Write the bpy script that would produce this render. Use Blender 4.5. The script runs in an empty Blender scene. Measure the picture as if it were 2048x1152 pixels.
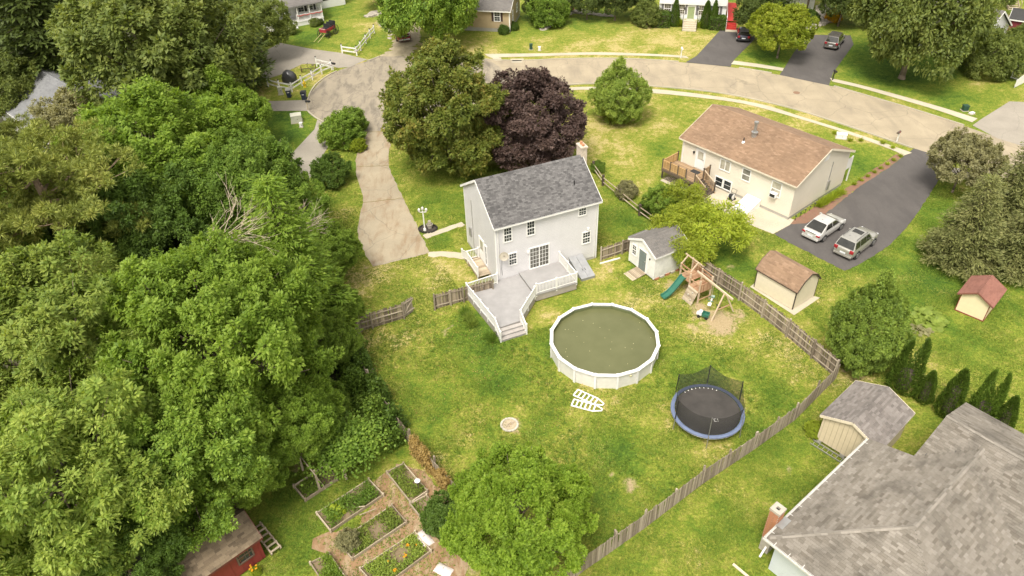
import bpy, math, random
import numpy as np
from mathutils import Vector, Matrix
random.seed(7); rng = np.random.default_rng(7)
SC = bpy.context.scene
COL = SC.collection
rad = math.radians
# ------------------------------------------------------------------ camera
F_PX, PITCH, ROLL, CAM_H = 1480.0, rad(38.2), rad(2.0), 36.0
_f = Vector((0, math.cos(PITCH), -math.sin(PITCH))); _r = Vector((1, 0, 0)); _d = _f.cross(_r)
_r2 = _r * math.cos(ROLL) + _d * math.sin(ROLL); _d2 = -_r * math.sin(ROLL) + _d * math.cos(ROLL)
cam_data = bpy.data.cameras.new('camera'); cam = bpy.data.objects.new('camera', cam_data); COL.objects.link(cam)
cam_data.sensor_width = 36; cam_data.lens = F_PX / 2048 * 36; cam_data.clip_start = 0.5; cam_data.clip_end = 3000
cam.matrix_world = Matrix(((_r2.x, -_d2.x, -_f.x, 0), (_r2.y, -_d2.y, -_f.y, 0), (_r2.z, -_d2.z, -_f.z, CAM_H), (0, 0, 0, 1)))
SC.camera = cam
# ------------------------------------------------------------------ sky, sun, exposure
SUN_EL, SUN_AZ = rad(60), rad(205)         # azimuth from +Y towards +X: high veiled sun behind the camera, a little left
w = bpy.data.worlds.new('World'); SC.world = w; w.use_nodes = True
nt = w.node_tree; nt.nodes.clear()
sky = nt.nodes.new('ShaderNodeTexSky'); sky.sky_type = 'NISHITA'; sky.sun_disc = False
sky.sun_elevation = SUN_EL; sky.sun_rotation = SUN_AZ; sky.air_density = 1.0; sky.dust_density = 5.0; sky.altitude = 100
hs = nt.nodes.new('ShaderNodeHueSaturation'); hs.inputs['Saturation'].default_value = 0.12
tint = nt.nodes.new('ShaderNodeMix'); tint.data_type = 'RGBA'; tint.blend_type = 'MULTIPLY'; tint.inputs[0].default_value = 1
tint.inputs[7].default_value = (1.0, 0.97, 0.915, 1)
bg = nt.nodes.new('ShaderNodeBackground'); bg.inputs[1].default_value = 0.15
wo = nt.nodes.new('ShaderNodeOutputWorld')
nt.links.new(sky.outputs[0], hs.inputs['Color']); nt.links.new(hs.outputs[0], tint.inputs[6])
nt.links.new(tint.outputs[2], bg.inputs[0]); nt.links.new(bg.outputs[0], wo.inputs[0])
sun_d = bpy.data.lights.new('sun', 'SUN'); sun_d.energy = 1.5; sun_d.angle = rad(18); sun_d.color = (1.0, 0.955, 0.87)
sun = bpy.data.objects.new('sun', sun_d); COL.objects.link(sun)
sun_dir = Vector((math.sin(SUN_AZ) * math.cos(SUN_EL), math.cos(SUN_AZ) * math.cos(SUN_EL), math.sin(SUN_EL)))
sun.rotation_euler = sun_dir.to_track_quat('Z', 'Y').to_euler(); sun.location = (0, 60, 80)
vs = SC.view_settings; vs.view_transform = 'Standard'; vs.look = 'None'; vs.gamma = 1; vs.use_curve_mapping = False
vs.exposure = 1.0

# ------------------------------------------------------------------ helpers
def ray(px, py):
    return _r2 * ((px - 1024) / F_PX) + _d2 * ((py - 576) / F_PX) + _f
def G(px, py, z=0.0):
    """survey point: where the sight line through a photo point meets height z"""
    d = ray(px, py); t = (CAM_H - z) / -d.z
    return Vector((d.x * t, d.y * t, z))
def G2(px, py, z=0.0):
    g = G(px, py, z); return (g.x, g.y)
def V(*a): return Vector(a)

class MB:
    def __init__(s): s.v = []; s.f = []; s.m = []
    def add(s, vs_, fs, mi=0):
        b = len(s.v); s.v += [tuple(p) for p in vs_]
        for q in fs: s.f.append(tuple(b + i for i in q)); s.m.append(mi)
        return s
    def box(s, c, sz, rz=0.0, mi=0, rx=0.0, ry=0.0):
        R = Matrix.Rotation(rz, 3, 'Z') @ Matrix.Rotation(ry, 3, 'Y') @ Matrix.Rotation(rx, 3, 'X'); c = Vector(c)
        vs_ = [c + R @ Vector((x * sz[0] / 2, y * sz[1] / 2, z * sz[2] / 2)) for x in (-1, 1) for y in (-1, 1) for z in (-1, 1)]
        return s.add(vs_, [(0, 1, 3, 2), (4, 6, 7, 5), (0, 4, 5, 1), (2, 3, 7, 6), (0, 2, 6, 4), (1, 5, 7, 3)], mi)
    def bb(s, x0, x1, y0, y1, z0, z1, mi=0):
        return s.box(((x0 + x1) / 2, (y0 + y1) / 2, (z0 + z1) / 2), (x1 - x0, y1 - y0, z1 - z0), 0, mi)
    def beam(s, a, b, w, h, mi=0):
        a = Vector(a); b = Vector(b); d = (b - a); d.normalize()
        up = Vector((0, 0, 1)) if abs(d.z) < 0.95 else Vector((0, 1, 0))
        x = d.cross(up).normalized(); y = x.cross(d).normalized()
        vs_ = [p + x * i * w / 2 + y * j * h / 2 for p in (a, b) for i in (-1, 1) for j in (-1, 1)]
        return s.add(vs_, [(0, 1, 3, 2), (4, 6, 7, 5), (0, 4, 5, 1), (2, 3, 7, 6), (0, 2, 6, 4), (1, 5, 7, 3)], mi)
    def tube(s, a, b, r0, r1=None, n=8, mi=0, cap=True):
        r1 = r0 if r1 is None else r1
        a = Vector(a); b = Vector(b); d = (b - a)
        if d.length < 1e-6: return s
        d.normalize(); up = Vector((0, 0, 1)) if abs(d.z) < 0.95 else Vector((0, 1, 0))
        x = d.cross(up).normalized(); y = x.cross(d).normalized()
        vs_ = []
        for p, r in ((a, r0), (b, r1)):
            for k in range(n):
                t = 2 * math.pi * k / n; vs_.append(p + x * math.cos(t) * r + y * math.sin(t) * r)
        fs = [(k, (k + 1) % n, n + (k + 1) % n, n + k) for k in range(n)]
        if cap: fs += [tuple(range(n))[::-1], tuple(range(n, 2 * n))]
        return s.add(vs_, fs, mi)
    def path(s, pts, r, n=6, mi=0):
        for i in range(len(pts) - 1):
            ra = r[i] if isinstance(r, (list, tuple)) else r; rb = r[i + 1] if isinstance(r, (list, tuple)) else r
            s.tube(pts[i], pts[i + 1], ra, rb, n, mi)
        return s
    def lathe(s, prof, n=16, c=(0, 0, 0), mi=0, axis='z', cap=True):
        vs_ = []
        for r, z in prof:
            for k in range(n):
                t = 2 * math.pi * k / n; p = (r * math.cos(t), r * math.sin(t), z)
                if axis == 'y': p = (p[0], p[2], p[1])
                if axis == 'x': p = (p[2], p[0], p[1])
                vs_.append((c[0] + p[0], c[1] + p[1], c[2] + p[2]))
        fs = []
        for i in range(len(prof) - 1):
            for k in range(n): fs.append((i * n + k, i * n + (k + 1) % n, (i + 1) * n + (k + 1) % n, (i + 1) * n + k))
        if cap: fs += [tuple(range(n))[::-1], tuple(range((len(prof) - 1) * n, len(prof) * n))]
        return s.add(vs_, fs, mi)
    def prism(s, poly, z0, z1, mi=0):
        n = len(poly); A = sum(poly[i][0] * poly[(i + 1) % n][1] - poly[(i + 1) % n][0] * poly[i][1] for i in range(n))
        if A < 0: poly = poly[::-1]
        vs_ = [(p[0], p[1], z0) for p in poly] + [(p[0], p[1], z1) for p in poly]
        fs = [(i, (i + 1) % n, n + (i + 1) % n, n + i) for i in range(n)] + [tuple(range(n))[::-1], tuple(range(n, 2 * n))]
        return s.add(vs_, fs, mi)
    def poly(s, pts, mi=0): return s.add(pts, [tuple(range(len(pts)))], mi)
    def sheet(s, poly, z, mi=0):
        n = len(poly); A = sum(poly[i][0] * poly[(i + 1) % n][1] - poly[(i + 1) % n][0] * poly[i][1] for i in range(n))
        if A < 0: poly = poly[::-1]
        return s.add([(p[0], p[1], z) for p in poly], [tuple(range(n))], mi)
    def mesh(s, name, mats, smooth=False):
        me = bpy.data.meshes.new(name); me.from_pydata(s.v, [], s.f)
        mats = mats if isinstance(mats, (list, tuple)) else [mats]
        for m in mats: me.materials.append(m)
        if len(mats) > 1: me.polygons.foreach_set('material_index', s.m)
        if smooth: me.polygons.foreach_set('use_smooth', [True] * len(me.polygons))
        me.update(); return me
    def build(s, name, mats, parent=None, smooth=False, **kw):
        return link(name, s.mesh(name, mats, smooth), parent, **kw)

def link(name, me, parent=None, loc=None, rz=None, rot=None, scale=None, label=None, cat=None, group=None, kind=None, mat=None):
    o = bpy.data.objects.new(name, me); COL.objects.link(o)
    if parent is not None: o.parent = parent
    if loc is not None: o.location = loc
    if rz is not None: o.rotation_euler = (0, 0, rz)
    if rot is not None: o.rotation_euler = rot
    if scale is not None: o.scale = (scale,) * 3 if isinstance(scale, (int, float)) else scale
    if label: o['label'] = label
    if cat: o['category'] = cat
    if group: o['group'] = group
    if kind: o['kind'] = kind
    if mat is not None and me is not None:
        o.material_slots[0].link = 'OBJECT'; o.material_slots[0].material = mat
    return o
def thing(name, label, cat, loc=(0, 0, 0), rz=0.0, group=None):
    return link(name, None, None, loc=loc, rz=rz, label=label, cat=cat, group=group)
def bevel(o, wd=0.02, seg=2):
    m = o.modifiers.new('bevel', 'BEVEL'); m.width = wd; m.segments = seg; m.limit_method = 'ANGLE'; return o
def subsurf(o, n=1):
    m = o.modifiers.new('sub', 'SUBSURF'); m.levels = n; m.render_levels = n; return o

# ------------------------------------------------------------------ materials
class N:
    def __init__(s, name):
        s.mat = bpy.data.materials.new(name); s.mat.use_nodes = True; s.t = s.mat.node_tree; s.t.nodes.clear()
        s.out = s.t.nodes.new('ShaderNodeOutputMaterial'); s.p = s.t.nodes.new('ShaderNodeBsdfPrincipled'); s.t.links.new(s.p.outputs[0], s.out.inputs[0])
    def n(s, ty, **kw):
        nd = s.t.nodes.new(ty)
        for k, v_ in kw.items(): setattr(nd, k, v_)
        return nd
    def l(s, a, b): s.t.links.new(a, b)
    def coord(s, which='Object'): return s.n('ShaderNodeTexCoord').outputs[which]
    def world(s): return s.n('ShaderNodeNewGeometry').outputs['Position']
    def noise(s, vec, scale, detail=4, rough=0.6, dist=0.0):
        nd = s.n('ShaderNodeTexNoise'); nd.inputs['Scale'].default_value = scale; nd.inputs['Detail'].default_value = detail
        nd.inputs['Roughness'].default_value = rough; nd.inputs['Distortion'].default_value = dist; s.l(vec, nd.inputs['Vector']); return nd.outputs[0]
    def ramp(s, fac, stops):
        nd = s.n('ShaderNodeValToRGB'); e = nd.color_ramp.elements
        while len(e) < len(stops): e.new(0.5)
        for i, (p, c) in enumerate(stops):
            e[i].position = p; e[i].color = (c[0], c[1], c[2], 1) if isinstance(c, (tuple, list)) else (c, c, c, 1)
        s.l(fac, nd.inputs[0]); return nd.outputs[0]
    def mix(s, fac, a, b, mode='MIX'):
        nd = s.n('ShaderNodeMix', data_type='RGBA', blend_type=mode)
        for sock, val in ((nd.inputs[0], fac), (nd.inputs[6], a), (nd.inputs[7], b)):
            if isinstance(val, (int, float)): sock.default_value = val
            elif isinstance(val, (tuple, list)): sock.default_value = (val[0], val[1], val[2], 1)
            else: s.l(val, sock)
        return nd.outputs[2]
    def math(s, op, a, b=None, c=None, clamp=False):
        nd = s.n('ShaderNodeMath', operation=op, use_clamp=clamp)
        for i, val in enumerate((a, b, c)):
            if val is None: continue
            if isinstance(val, (int, float)): nd.inputs[i].default_value = val
            else: s.l(val, nd.inputs[i])
        return nd.outputs[0]
    def sep(s, vec):
        nd = s.n('ShaderNodeSeparateXYZ'); s.l(vec, nd.inputs[0]); return nd.outputs
    def bump(s, h, strength=0.3, dist=0.02):
        nd = s.n('ShaderNodeBump'); nd.inputs['Strength'].default_value = strength; nd.inputs['Distance'].default_value = dist
        s.l(h, nd.inputs['Height']); s.l(nd.outputs[0], s.p.inputs['Normal'])
    def set(s, col=None, rough=0.7, metal=0.0, spec=None):
        if col is not None:
            if isinstance(col, (tuple, list)): s.p.inputs['Base Color'].default_value = (*col[:3], 1)
            else: s.l(col, s.p.inputs['Base Color'])
        if isinstance(rough, (int, float)): s.p.inputs['Roughness'].default_value = rough
        else: s.l(rough, s.p.inputs['Roughness'])
        s.p.inputs['Metallic'].default_value = metal
        if spec is not None: s.p.inputs['Specular IOR Level'].default_value = spec
        return s.mat
def mp(name, c, rough=0.7, metal=0.0, var=0.12, scale=3.0, bump=0.0, bscale=40):
    """painted / plain surface with gentle uneven tone"""
    k = N(name); co = k.coord()
    f = k.noise(co, scale, 5, 0.65)
    lo = tuple(x * (1 - var) for x in c); hi = tuple(min(1, x * (1 + var)) for x in c)
    colr = k.ramp(f, [(0.3, lo), (0.7, hi)])
    if bump: k.bump(k.noise(co, bscale, 3), bump, 0.01)
    return k.set(colr, rough, metal)
def m_siding(name, c, course=0.11, var=0.05, dirt=0.25):
    k = N(name); co = k.coord(); z = k.sep(co)[2]
    fr = k.math('FRACT', k.math('DIVIDE', z, course))
    f = k.noise(co, 0.7, 5, 0.6)
    col_ = k.ramp(f, [(0.3, tuple(x * (1 - var) for x in c)), (0.7, tuple(min(1, x * (1 + var)) for x in c))])
    line = k.ramp(fr, [(0.0, 0.66), (0.14, 1.0), (1.0, 0.97)])
    col_ = k.mix(1.0, col_, line, 'MULTIPLY')
    st = k.ramp(k.noise(co, 1.7, 6, 0.7), [(0.52, 0.0), (0.75, dirt)])
    col_ = k.mix(st, col_, tuple(x * 0.7 for x in c))
    k.bump(fr, 0.5, 0.015)
    return k.set(col_, 0.6)
def m_wood(name, c1, c2, scale=1.0, rough=0.85):
    """weathered boards: grain, plus a tone of its own for each board"""
    k = N(name); co = k.coord()
    mpn = k.n('ShaderNodeMapping'); mpn.inputs['Scale'].default_value = (7 * scale, 7 * scale, 1.0 * scale); k.l(co, mpn.inputs[0])
    g = k.noise(mpn.outputs[0], 3.0, 6, 0.7)
    oi = k.n('ShaderNodeObjectInfo').outputs['Random']; ri = k.n('ShaderNodeNewGeometry').outputs['Random Per Island']
    r = k.math('FRACT', k.math('ADD', oi, ri))
    f = k.math('ADD', k.math('MULTIPLY', g, 0.6), k.math('MULTIPLY', r, 0.45))
    col_ = k.ramp(f, [(0.25, c1), (0.8, c2)])
    k.bump(g, 0.4, 0.01)
    return k.set(col_, rough)
def m_shingle(name, cols, rough=0.92, streak=0.0):
    """asphalt shingle: each tab its own tone, grit, weather streaks"""
    k = N(name); co = k.world()
    oi = k.n('ShaderNodeObjectInfo').outputs['Random']; ri = k.n('ShaderNodeNewGeometry').outputs['Random Per Island']
    r = k.math('FRACT', k.math('ADD', k.math('MULTIPLY', oi, 7.31), ri))
    n_ = len(cols); base = k.ramp(r, [(i / (n_ - 1), c) for i, c in enumerate(cols)])
    grit = k.ramp(k.noise(co, 25, 3, 0.8), [(0.2, 0.78), (0.8, 1.18)])
    base = k.mix(1.0, base, grit, 'MULTIPLY')
    big = k.ramp(k.noise(co, 0.45, 4, 0.6), [(0.3, 0.82), (0.7, 1.12)])
    base = k.mix(1.0, base, big, 'MULTIPLY')
    if streak:
        s_ = k.ramp(k.noise(co, 0.55, 5, 0.6, 0.6), [(0.5, 0.0), (0.68, streak)])
        base = k.mix(s_, base, tuple(x * 0.45 for x in cols[0]))
    k.bump(k.noise(co, 60, 2), 0.3, 0.01)
    return k.set(base, rough)
def m_leaf(name, cols, trans=0.35, rough=0.55):
    k = N(name)
    ri = k.n('ShaderNodeNewGeometry').outputs['Random Per Island']; oi = k.n('ShaderNodeObjectInfo').outputs['Random']
    co = k.coord()
    patch = k.noise(co, 0.5, 3, 0.5)
    r = k.math('ADD', k.math('MULTIPLY', ri, 0.55), k.math('SUBTRACT', k.math('MULTIPLY', patch, 0.9), 0.22), clamp=True)
    n_ = len(cols); c = k.ramp(r, [(i / (n_ - 1), q) for i, q in enumerate(cols)])
    h = k.n('ShaderNodeHueSaturation'); k.l(c, h.inputs['Color'])
    k.l(k.math('ADD', 0.85, k.math('MULTIPLY', oi, 0.3)), h.inputs['Value'])
    c = h.outputs[0]
    k.set(c, rough, 0.0, 0.25)
    tb = k.n('ShaderNodeBsdfTranslucent'); ms = k.n('ShaderNodeMixShader'); ms.inputs[0].default_value = trans
    k.l(k.mix(1.0, c, (1.25, 1.2, 0.6), 'MULTIPLY'), tb.inputs[0])
    k.l(k.p.outputs[0], ms.inputs[1]); k.l(tb.outputs[0], ms.inputs[2]); k.l(ms.outputs[0], k.out.inputs[0])
    return k.mat
def m_glass(name, c=(0.03, 0.035, 0.035), rough=0.08):
    k = N(name); f = k.noise(k.coord(), 1.2, 3)
    return k.set(k.ramp(f, [(0.3, tuple(x * 0.6 for x in c)), (0.7, tuple(x * 1.5 for x in c))]), rough, 0.0, 0.6)
def m_concrete(name, c, crack=0.0, stain=None, scale=1.0, stainscale=0.25):
    k = N(name); co = k.world()
    a = k.noise(co, 0.35 * scale, 5, 0.6); b = k.noise(co, 9, 4, 0.75); fine = k.noise(co, 45, 2, 0.8)
    col_ = k.ramp(a, [(0.3, tuple(x * 0.86 for x in c)), (0.7, tuple(x * 1.1 for x in c))])
    col_ = k.mix(1.0, col_, k.ramp(b, [(0.25, 0.86), (0.75, 1.1)]), 'MULTIPLY')
    col_ = k.mix(1.0, col_, k.ramp(fine, [(0.2, 0.88), (0.8, 1.12)]), 'MULTIPLY')
    if stain:
        mpn = k.n('ShaderNodeMapping'); mpn.inputs['Scale'].default_value = (1.0, 0.3, 1); k.l(co, mpn.inputs[0])
        sf = k.ramp(k.noise(mpn.outputs[0], stainscale * 2.2, 5, 0.65, 0.4), [(0.47, 0.0), (0.68, 0.75)])
        col_ = k.mix(sf, col_, stain)
    if crack:
        vo = k.n('ShaderNodeTexVoronoi', feature='DISTANCE_TO_EDGE'); vo.inputs['Scale'].default_value = 0.22
        wv = k.n('ShaderNodeVectorMath', operation='ADD'); nz = k.n('ShaderNodeTexNoise'); nz.inputs['Scale'].default_value = 0.6; nz.inputs['Detail'].default_value = 5
        k.l(co, nz.inputs['Vector']); k.l(co, wv.inputs[0]); k.l(nz.outputs[1], wv.inputs[1]); k.l(wv.outputs[0], vo.inputs['Vector'])
        cr = k.ramp(vo.outputs['Distance'], [(0.0, crack), (0.012, 0.0)])
        col_ = k.mix(cr, col_, tuple(x * 0.5 for x in c))
    k.bump(fine, 0.35, 0.01)
    return k.set(col_, 0.9)
# ------------------------------------------------------------------ shared materials
M = {}
M['white'] = mp('white_vinyl', (0.72, 0.70, 0.66), 0.5, var=0.06, scale=2)
M['white_trim'] = mp('white_trim', (0.74, 0.72, 0.68), 0.55, var=0.05)
M['white_old'] = mp('old_white_paint', (0.66, 0.65, 0.60), 0.75, var=0.16, scale=1.6, bump=0.2)
M['siding_grey'] = m_siding('pale_grey_siding', (0.63, 0.61, 0.605), 0.14)
M['siding_cream'] = m_siding('cream_siding', (0.70, 0.635, 0.52), 0.14, 0.04, 0.12)
M['siding_tan'] = m_siding('tan_siding', (0.42, 0.32, 0.19), 0.12, 0.05, 0.1)
M['siding_white'] = m_siding('white_siding', (0.72, 0.71, 0.68), 0.12)
M['siding_blue'] = m_siding('pale_blue_siding', (0.52, 0.55, 0.57), 0.12)
M['foundation'] = m_concrete('grey_foundation', (0.36, 0.34, 0.30))
M['glass'] = m_glass('window_glass'); M['glass_pale'] = m_glass('window_with_blind', (0.36, 0.33, 0.26), 0.2)
M['dark'] = mp('dark_gap', (0.02, 0.02, 0.02), 0.9)
M['metal_dark'] = mp('dark_metal', (0.035, 0.033, 0.03), 0.45, 0.3)
M['metal_grey'] = mp('galvanised_metal', (0.42, 0.41, 0.39), 0.4, 0.7)
M['roof_deck'] = mp('roof_underlay', (0.06, 0.055, 0.05), 0.95)
M['sh_main'] = m_shingle('charcoal_shingle', [(0.07, 0.066, 0.064), (0.095, 0.09, 0.087), (0.12, 0.113, 0.109), (0.155, 0.147, 0.141), (0.105, 0.099, 0.096)])
M['sh_brown'] = m_shingle('brown_shingle', [(0.19, 0.118, 0.07), (0.25, 0.16, 0.097), (0.22, 0.138, 0.083), (0.29, 0.19, 0.12)])
M['sh_grey'] = m_shingle('weathered_grey_shingle', [(0.125, 0.106, 0.082), (0.17, 0.149, 0.12), (0.19, 0.167, 0.136), (0.215, 0.19, 0.157), (0.162, 0.14, 0.112), (0.245, 0.218, 0.182)], streak=0.55)
M['sh_beige'] = m_shingle('grey_brown_shingle', [(0.13, 0.112, 0.1), (0.175, 0.152, 0.135), (0.22, 0.195, 0.175), (0.15, 0.13, 0.115)])
M['sh_redshed'] = m_shingle('tan_shingle', [(0.11, 0.08, 0.05), (0.17, 0.125, 0.078), (0.22, 0.165, 0.105), (0.145, 0.105, 0.066)])
M['sh_red'] = m_shingle('red_brown_shingle', [(0.20, 0.085, 0.06), (0.25, 0.11, 0.08), (0.22, 0.095, 0.07)])
M['sh_dark'] = m_shingle('old_dark_shingle', [(0.13, 0.12, 0.11), (0.17, 0.155, 0.14), (0.15, 0.135, 0.12)])
M['fence'] = m_wood('weathered_fence_wood', (0.085, 0.062, 0.04), (0.36, 0.29, 0.205))
M['fence_pale'] = m_wood('pale_fence_wood', (0.16, 0.125, 0.085), (0.44, 0.37, 0.28))
M['plank'] = m_wood('grey_timber', (0.22, 0.17, 0.11), (0.52, 0.43, 0.31))
M['play_wood'] = m_wood('worn_cedar', (0.26, 0.125, 0.06), (0.46, 0.30, 0.18))
M['play_post'] = m_wood('pale_cedar_post', (0.42, 0.31, 0.2), (0.62, 0.50, 0.36))
M['deck_wood'] = m_wood('brown_deck_wood', (0.16, 0.105, 0.062), (0.40, 0.27, 0.15))
M['deck_new'] = m_wood('new_cedar_wood', (0.38, 0.23, 0.09), (0.58, 0.38, 0.17))
M['rail_dark'] = m_wood('dark_rail_wood', (0.045, 0.033, 0.025), (0.13, 0.095, 0.065))
M['composite'] = mp('grey_composite_decking', (0.285, 0.272, 0.262), 0.75, var=0.12, scale=1.1)
M['asphalt'] = m_concrete('dark_asphalt', (0.092, 0.082, 0.075), stain=(.07, .062, .058), stainscale=.5)
M['asphalt_old'] = m_concrete('old_grey_asphalt', (0.30, 0.265, 0.215), crack=0.35)
M['road'] = m_concrete('worn_tan_road', (0.34, 0.28, 0.19), crack=0.6, stain=(0.23, 0.19, 0.135))
M['circle'] = m_concrete('cracked_road', (0.285, 0.24, 0.175), crack=0.8, stain=(0.10, 0.087, 0.07), stainscale=0.5)
M['kerb'] = m_concrete('kerb_concrete', (0.38, 0.335, 0.25))
M['sidewalk'] = m_concrete('sidewalk_concrete', (0.45, 0.395, 0.29))
M['drive'] = m_concrete('stained_concrete', (0.33, 0.275, 0.19), crack=0.6, stain=(0.22, 0.14, 0.075), stainscale=.5)
M['patio'] = m_concrete('pale_patio_concrete', (0.46, 0.40, 0.30))
M['mulch'] = m_concrete('wood_chip_mulch', (0.25, 0.15, 0.075), stain=(0.40, 0.31, 0.2), scale=4, stainscale=1.0)
M['redmulch'] = m_concrete('red_mulch', (0.22, 0.115, 0.075), scale=4, stain=(.16, .12, .07), stainscale=1.2)
M['soil'] = m_concrete('dark_soil', (0.2, 0.145, 0.085), scale=4)
M['gravel'] = m_concrete('dusty_gravel', (0.40, 0.33, 0.22), scale=3, stain=(0.24, 0.2, 0.12))
M['stone'] = mp('pale_stone', (0.42, 0.38, 0.31), 0.9, var=0.25, scale=2, bump=0.5, bscale=8)
M['brick'] = mp('red_brick', (0.34, 0.15, 0.075), 0.9, var=0.25, scale=9)
M['mortar'] = mp('mortar', (0.38, 0.34, 0.28), 0.95)
M['chimney_pale'] = mp('pale_brick', (0.50, 0.42, 0.33), 0.9, var=0.22, scale=8)
M['barn_red'] = mp('barn_red_paint', (0.20, 0.028, 0.022), 0.7, var=0.14, scale=2)
M['door_grey'] = mp('blue_grey_paint', (0.15, 0.18, 0.17), 0.6)
M['black'] = mp('black_plastic', (0.018, 0.018, 0.019), 0.45)
M['rubber'] = mp('tyre_rubber', (0.02, 0.02, 0.02), 0.85)
M['green_plastic'] = mp('green_plastic', (0.03, 0.13, 0.085), 0.35)
M['bark'] = mp('grey_brown_bark', (0.20, 0.155, 0.11), 0.95, var=0.35, scale=4, bump=0.5, bscale=10)
M['bark_pale'] = mp('bleached_wood', (0.46, 0.37, 0.27), 0.95, var=0.25, scale=3)
M['bark_dark'] = mp('dark_bark', (0.085, 0.065, 0.045), 0.95, var=0.3, scale=4)
M['stone_grey'] = mp('grey_boulder', (0.36, 0.32, 0.26), 0.95, var=0.3, scale=1.5, bump=0.5, bscale=5)

# ------------------------------------------------------------------ ground cover colours, surveyed patches
def inpoly(xs, ys, poly):
    r = np.zeros(xs.shape, bool); n = len(poly)
    for i in range(n):
        x0, y0 = poly[i]; x1, y1 = poly[(i + 1) % n]
        if y0 == y1: continue
        c = ((y0 > ys) != (y1 > ys)) & (xs < (x1 - x0) * (ys - y0) / (y1 - y0) + x0); r ^= c
    return r
PAVED = []
def blob(xs, ys, lst):
    a = np.zeros(xs.shape)
    for px, py, r, val in lst:
        g = G(px, py); dist = math.sqrt(g.x ** 2 + g.y ** 2 + CAM_H ** 2); R = r * dist / F_PX
        d2 = ((xs - g.x) ** 2 + ((ys - g.y) / 1.25) ** 2) / (R * R)
        a = np.maximum(a, val * np.exp(-d2 * 1.1))
    return a
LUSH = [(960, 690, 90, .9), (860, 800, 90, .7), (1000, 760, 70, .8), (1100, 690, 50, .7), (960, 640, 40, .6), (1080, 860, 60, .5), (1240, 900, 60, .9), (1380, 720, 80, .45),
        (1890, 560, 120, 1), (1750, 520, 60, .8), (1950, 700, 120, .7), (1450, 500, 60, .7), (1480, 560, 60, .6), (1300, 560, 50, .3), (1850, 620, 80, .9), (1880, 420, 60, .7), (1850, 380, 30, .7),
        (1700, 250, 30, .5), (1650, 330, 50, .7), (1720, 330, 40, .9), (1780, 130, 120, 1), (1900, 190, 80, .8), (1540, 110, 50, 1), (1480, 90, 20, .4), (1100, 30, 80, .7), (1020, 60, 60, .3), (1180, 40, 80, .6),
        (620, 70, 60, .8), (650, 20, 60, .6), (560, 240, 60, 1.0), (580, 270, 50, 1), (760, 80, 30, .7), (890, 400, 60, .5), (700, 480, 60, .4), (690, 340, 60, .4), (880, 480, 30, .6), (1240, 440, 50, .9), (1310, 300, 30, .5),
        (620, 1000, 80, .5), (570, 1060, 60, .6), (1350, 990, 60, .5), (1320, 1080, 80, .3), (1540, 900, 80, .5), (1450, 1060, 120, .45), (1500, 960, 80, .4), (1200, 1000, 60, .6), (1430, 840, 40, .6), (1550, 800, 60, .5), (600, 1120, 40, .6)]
DRY = [(1200, 80, 100, .8), (1330, 75, 90, .9), (960, 100, 60, .8), (900, 105, 40, .9), (1170, 250, 60, .9), (1230, 290, 80, .8), (1280, 230, 40, .6), (1320, 250, 40, .6), (1160, 230, 30, .7),
       (740, 560, 60, .7), (760, 540, 50, .8), (860, 540, 60, .7), (720, 700, 40, .8), (830, 700, 60, .7), (900, 720, 50, .6), (700, 420, 30, .5), (1260, 600, 40, .6), (1220, 545, 40, .8), (1080, 590, 40, .7), (1060, 640, 30, .8), (1090, 620, 30, .7),
       (1340, 600, 60, .7), (1400, 650, 60, .9), (1480, 640, 60, .8), (1600, 720, 50, .8), (1560, 680, 40, .7), (1500, 800, 30, .5), (1180, 770, 40, .8), (1230, 790, 50, .6), (1130, 850, 40, .6), (920, 850, 50, .6), (830, 830, 40, .5),
       (1240, 970, 40, .9), (1440, 870, 50, .8), (1340, 850, 30, .7), (1020, 850, 40, .6), (1870, 720, 90, .8), (1950, 620, 60, .5), (2000, 740, 90, .8), (1830, 760, 50, .6), (1750, 820, 60, .4), (1420, 1000, 60, .35), (1300, 1100, 50, .5), (1500, 1000, 40, .4), (1450, 1100, 50, .3), (1560, 930, 30, .4),
       (1960, 200, 40, .8), (1940, 170, 40, .6), (1830, 190, 30, .4), (770, 60, 30, .8), (730, 50, 30, .8), (1600, 230, 60, .6), (1500, 190, 70, .7), (1720, 270, 40, .6), (1250, 172, 90, .6), (1100, 112, 140, .4), (1800, 215, 80, .6), (660, 160, 60, .6), (570, 170, 40, .5),
       (720, 130, 20, .8), (1400, 1130, 60, .5), (1130, 970, 40, .6), (870, 930, 40, .6), (780, 790, 30, .8), (1700, 760, 40, .7), (1060, 720, 60, .4), (1130, 640, 40, .4)]
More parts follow.
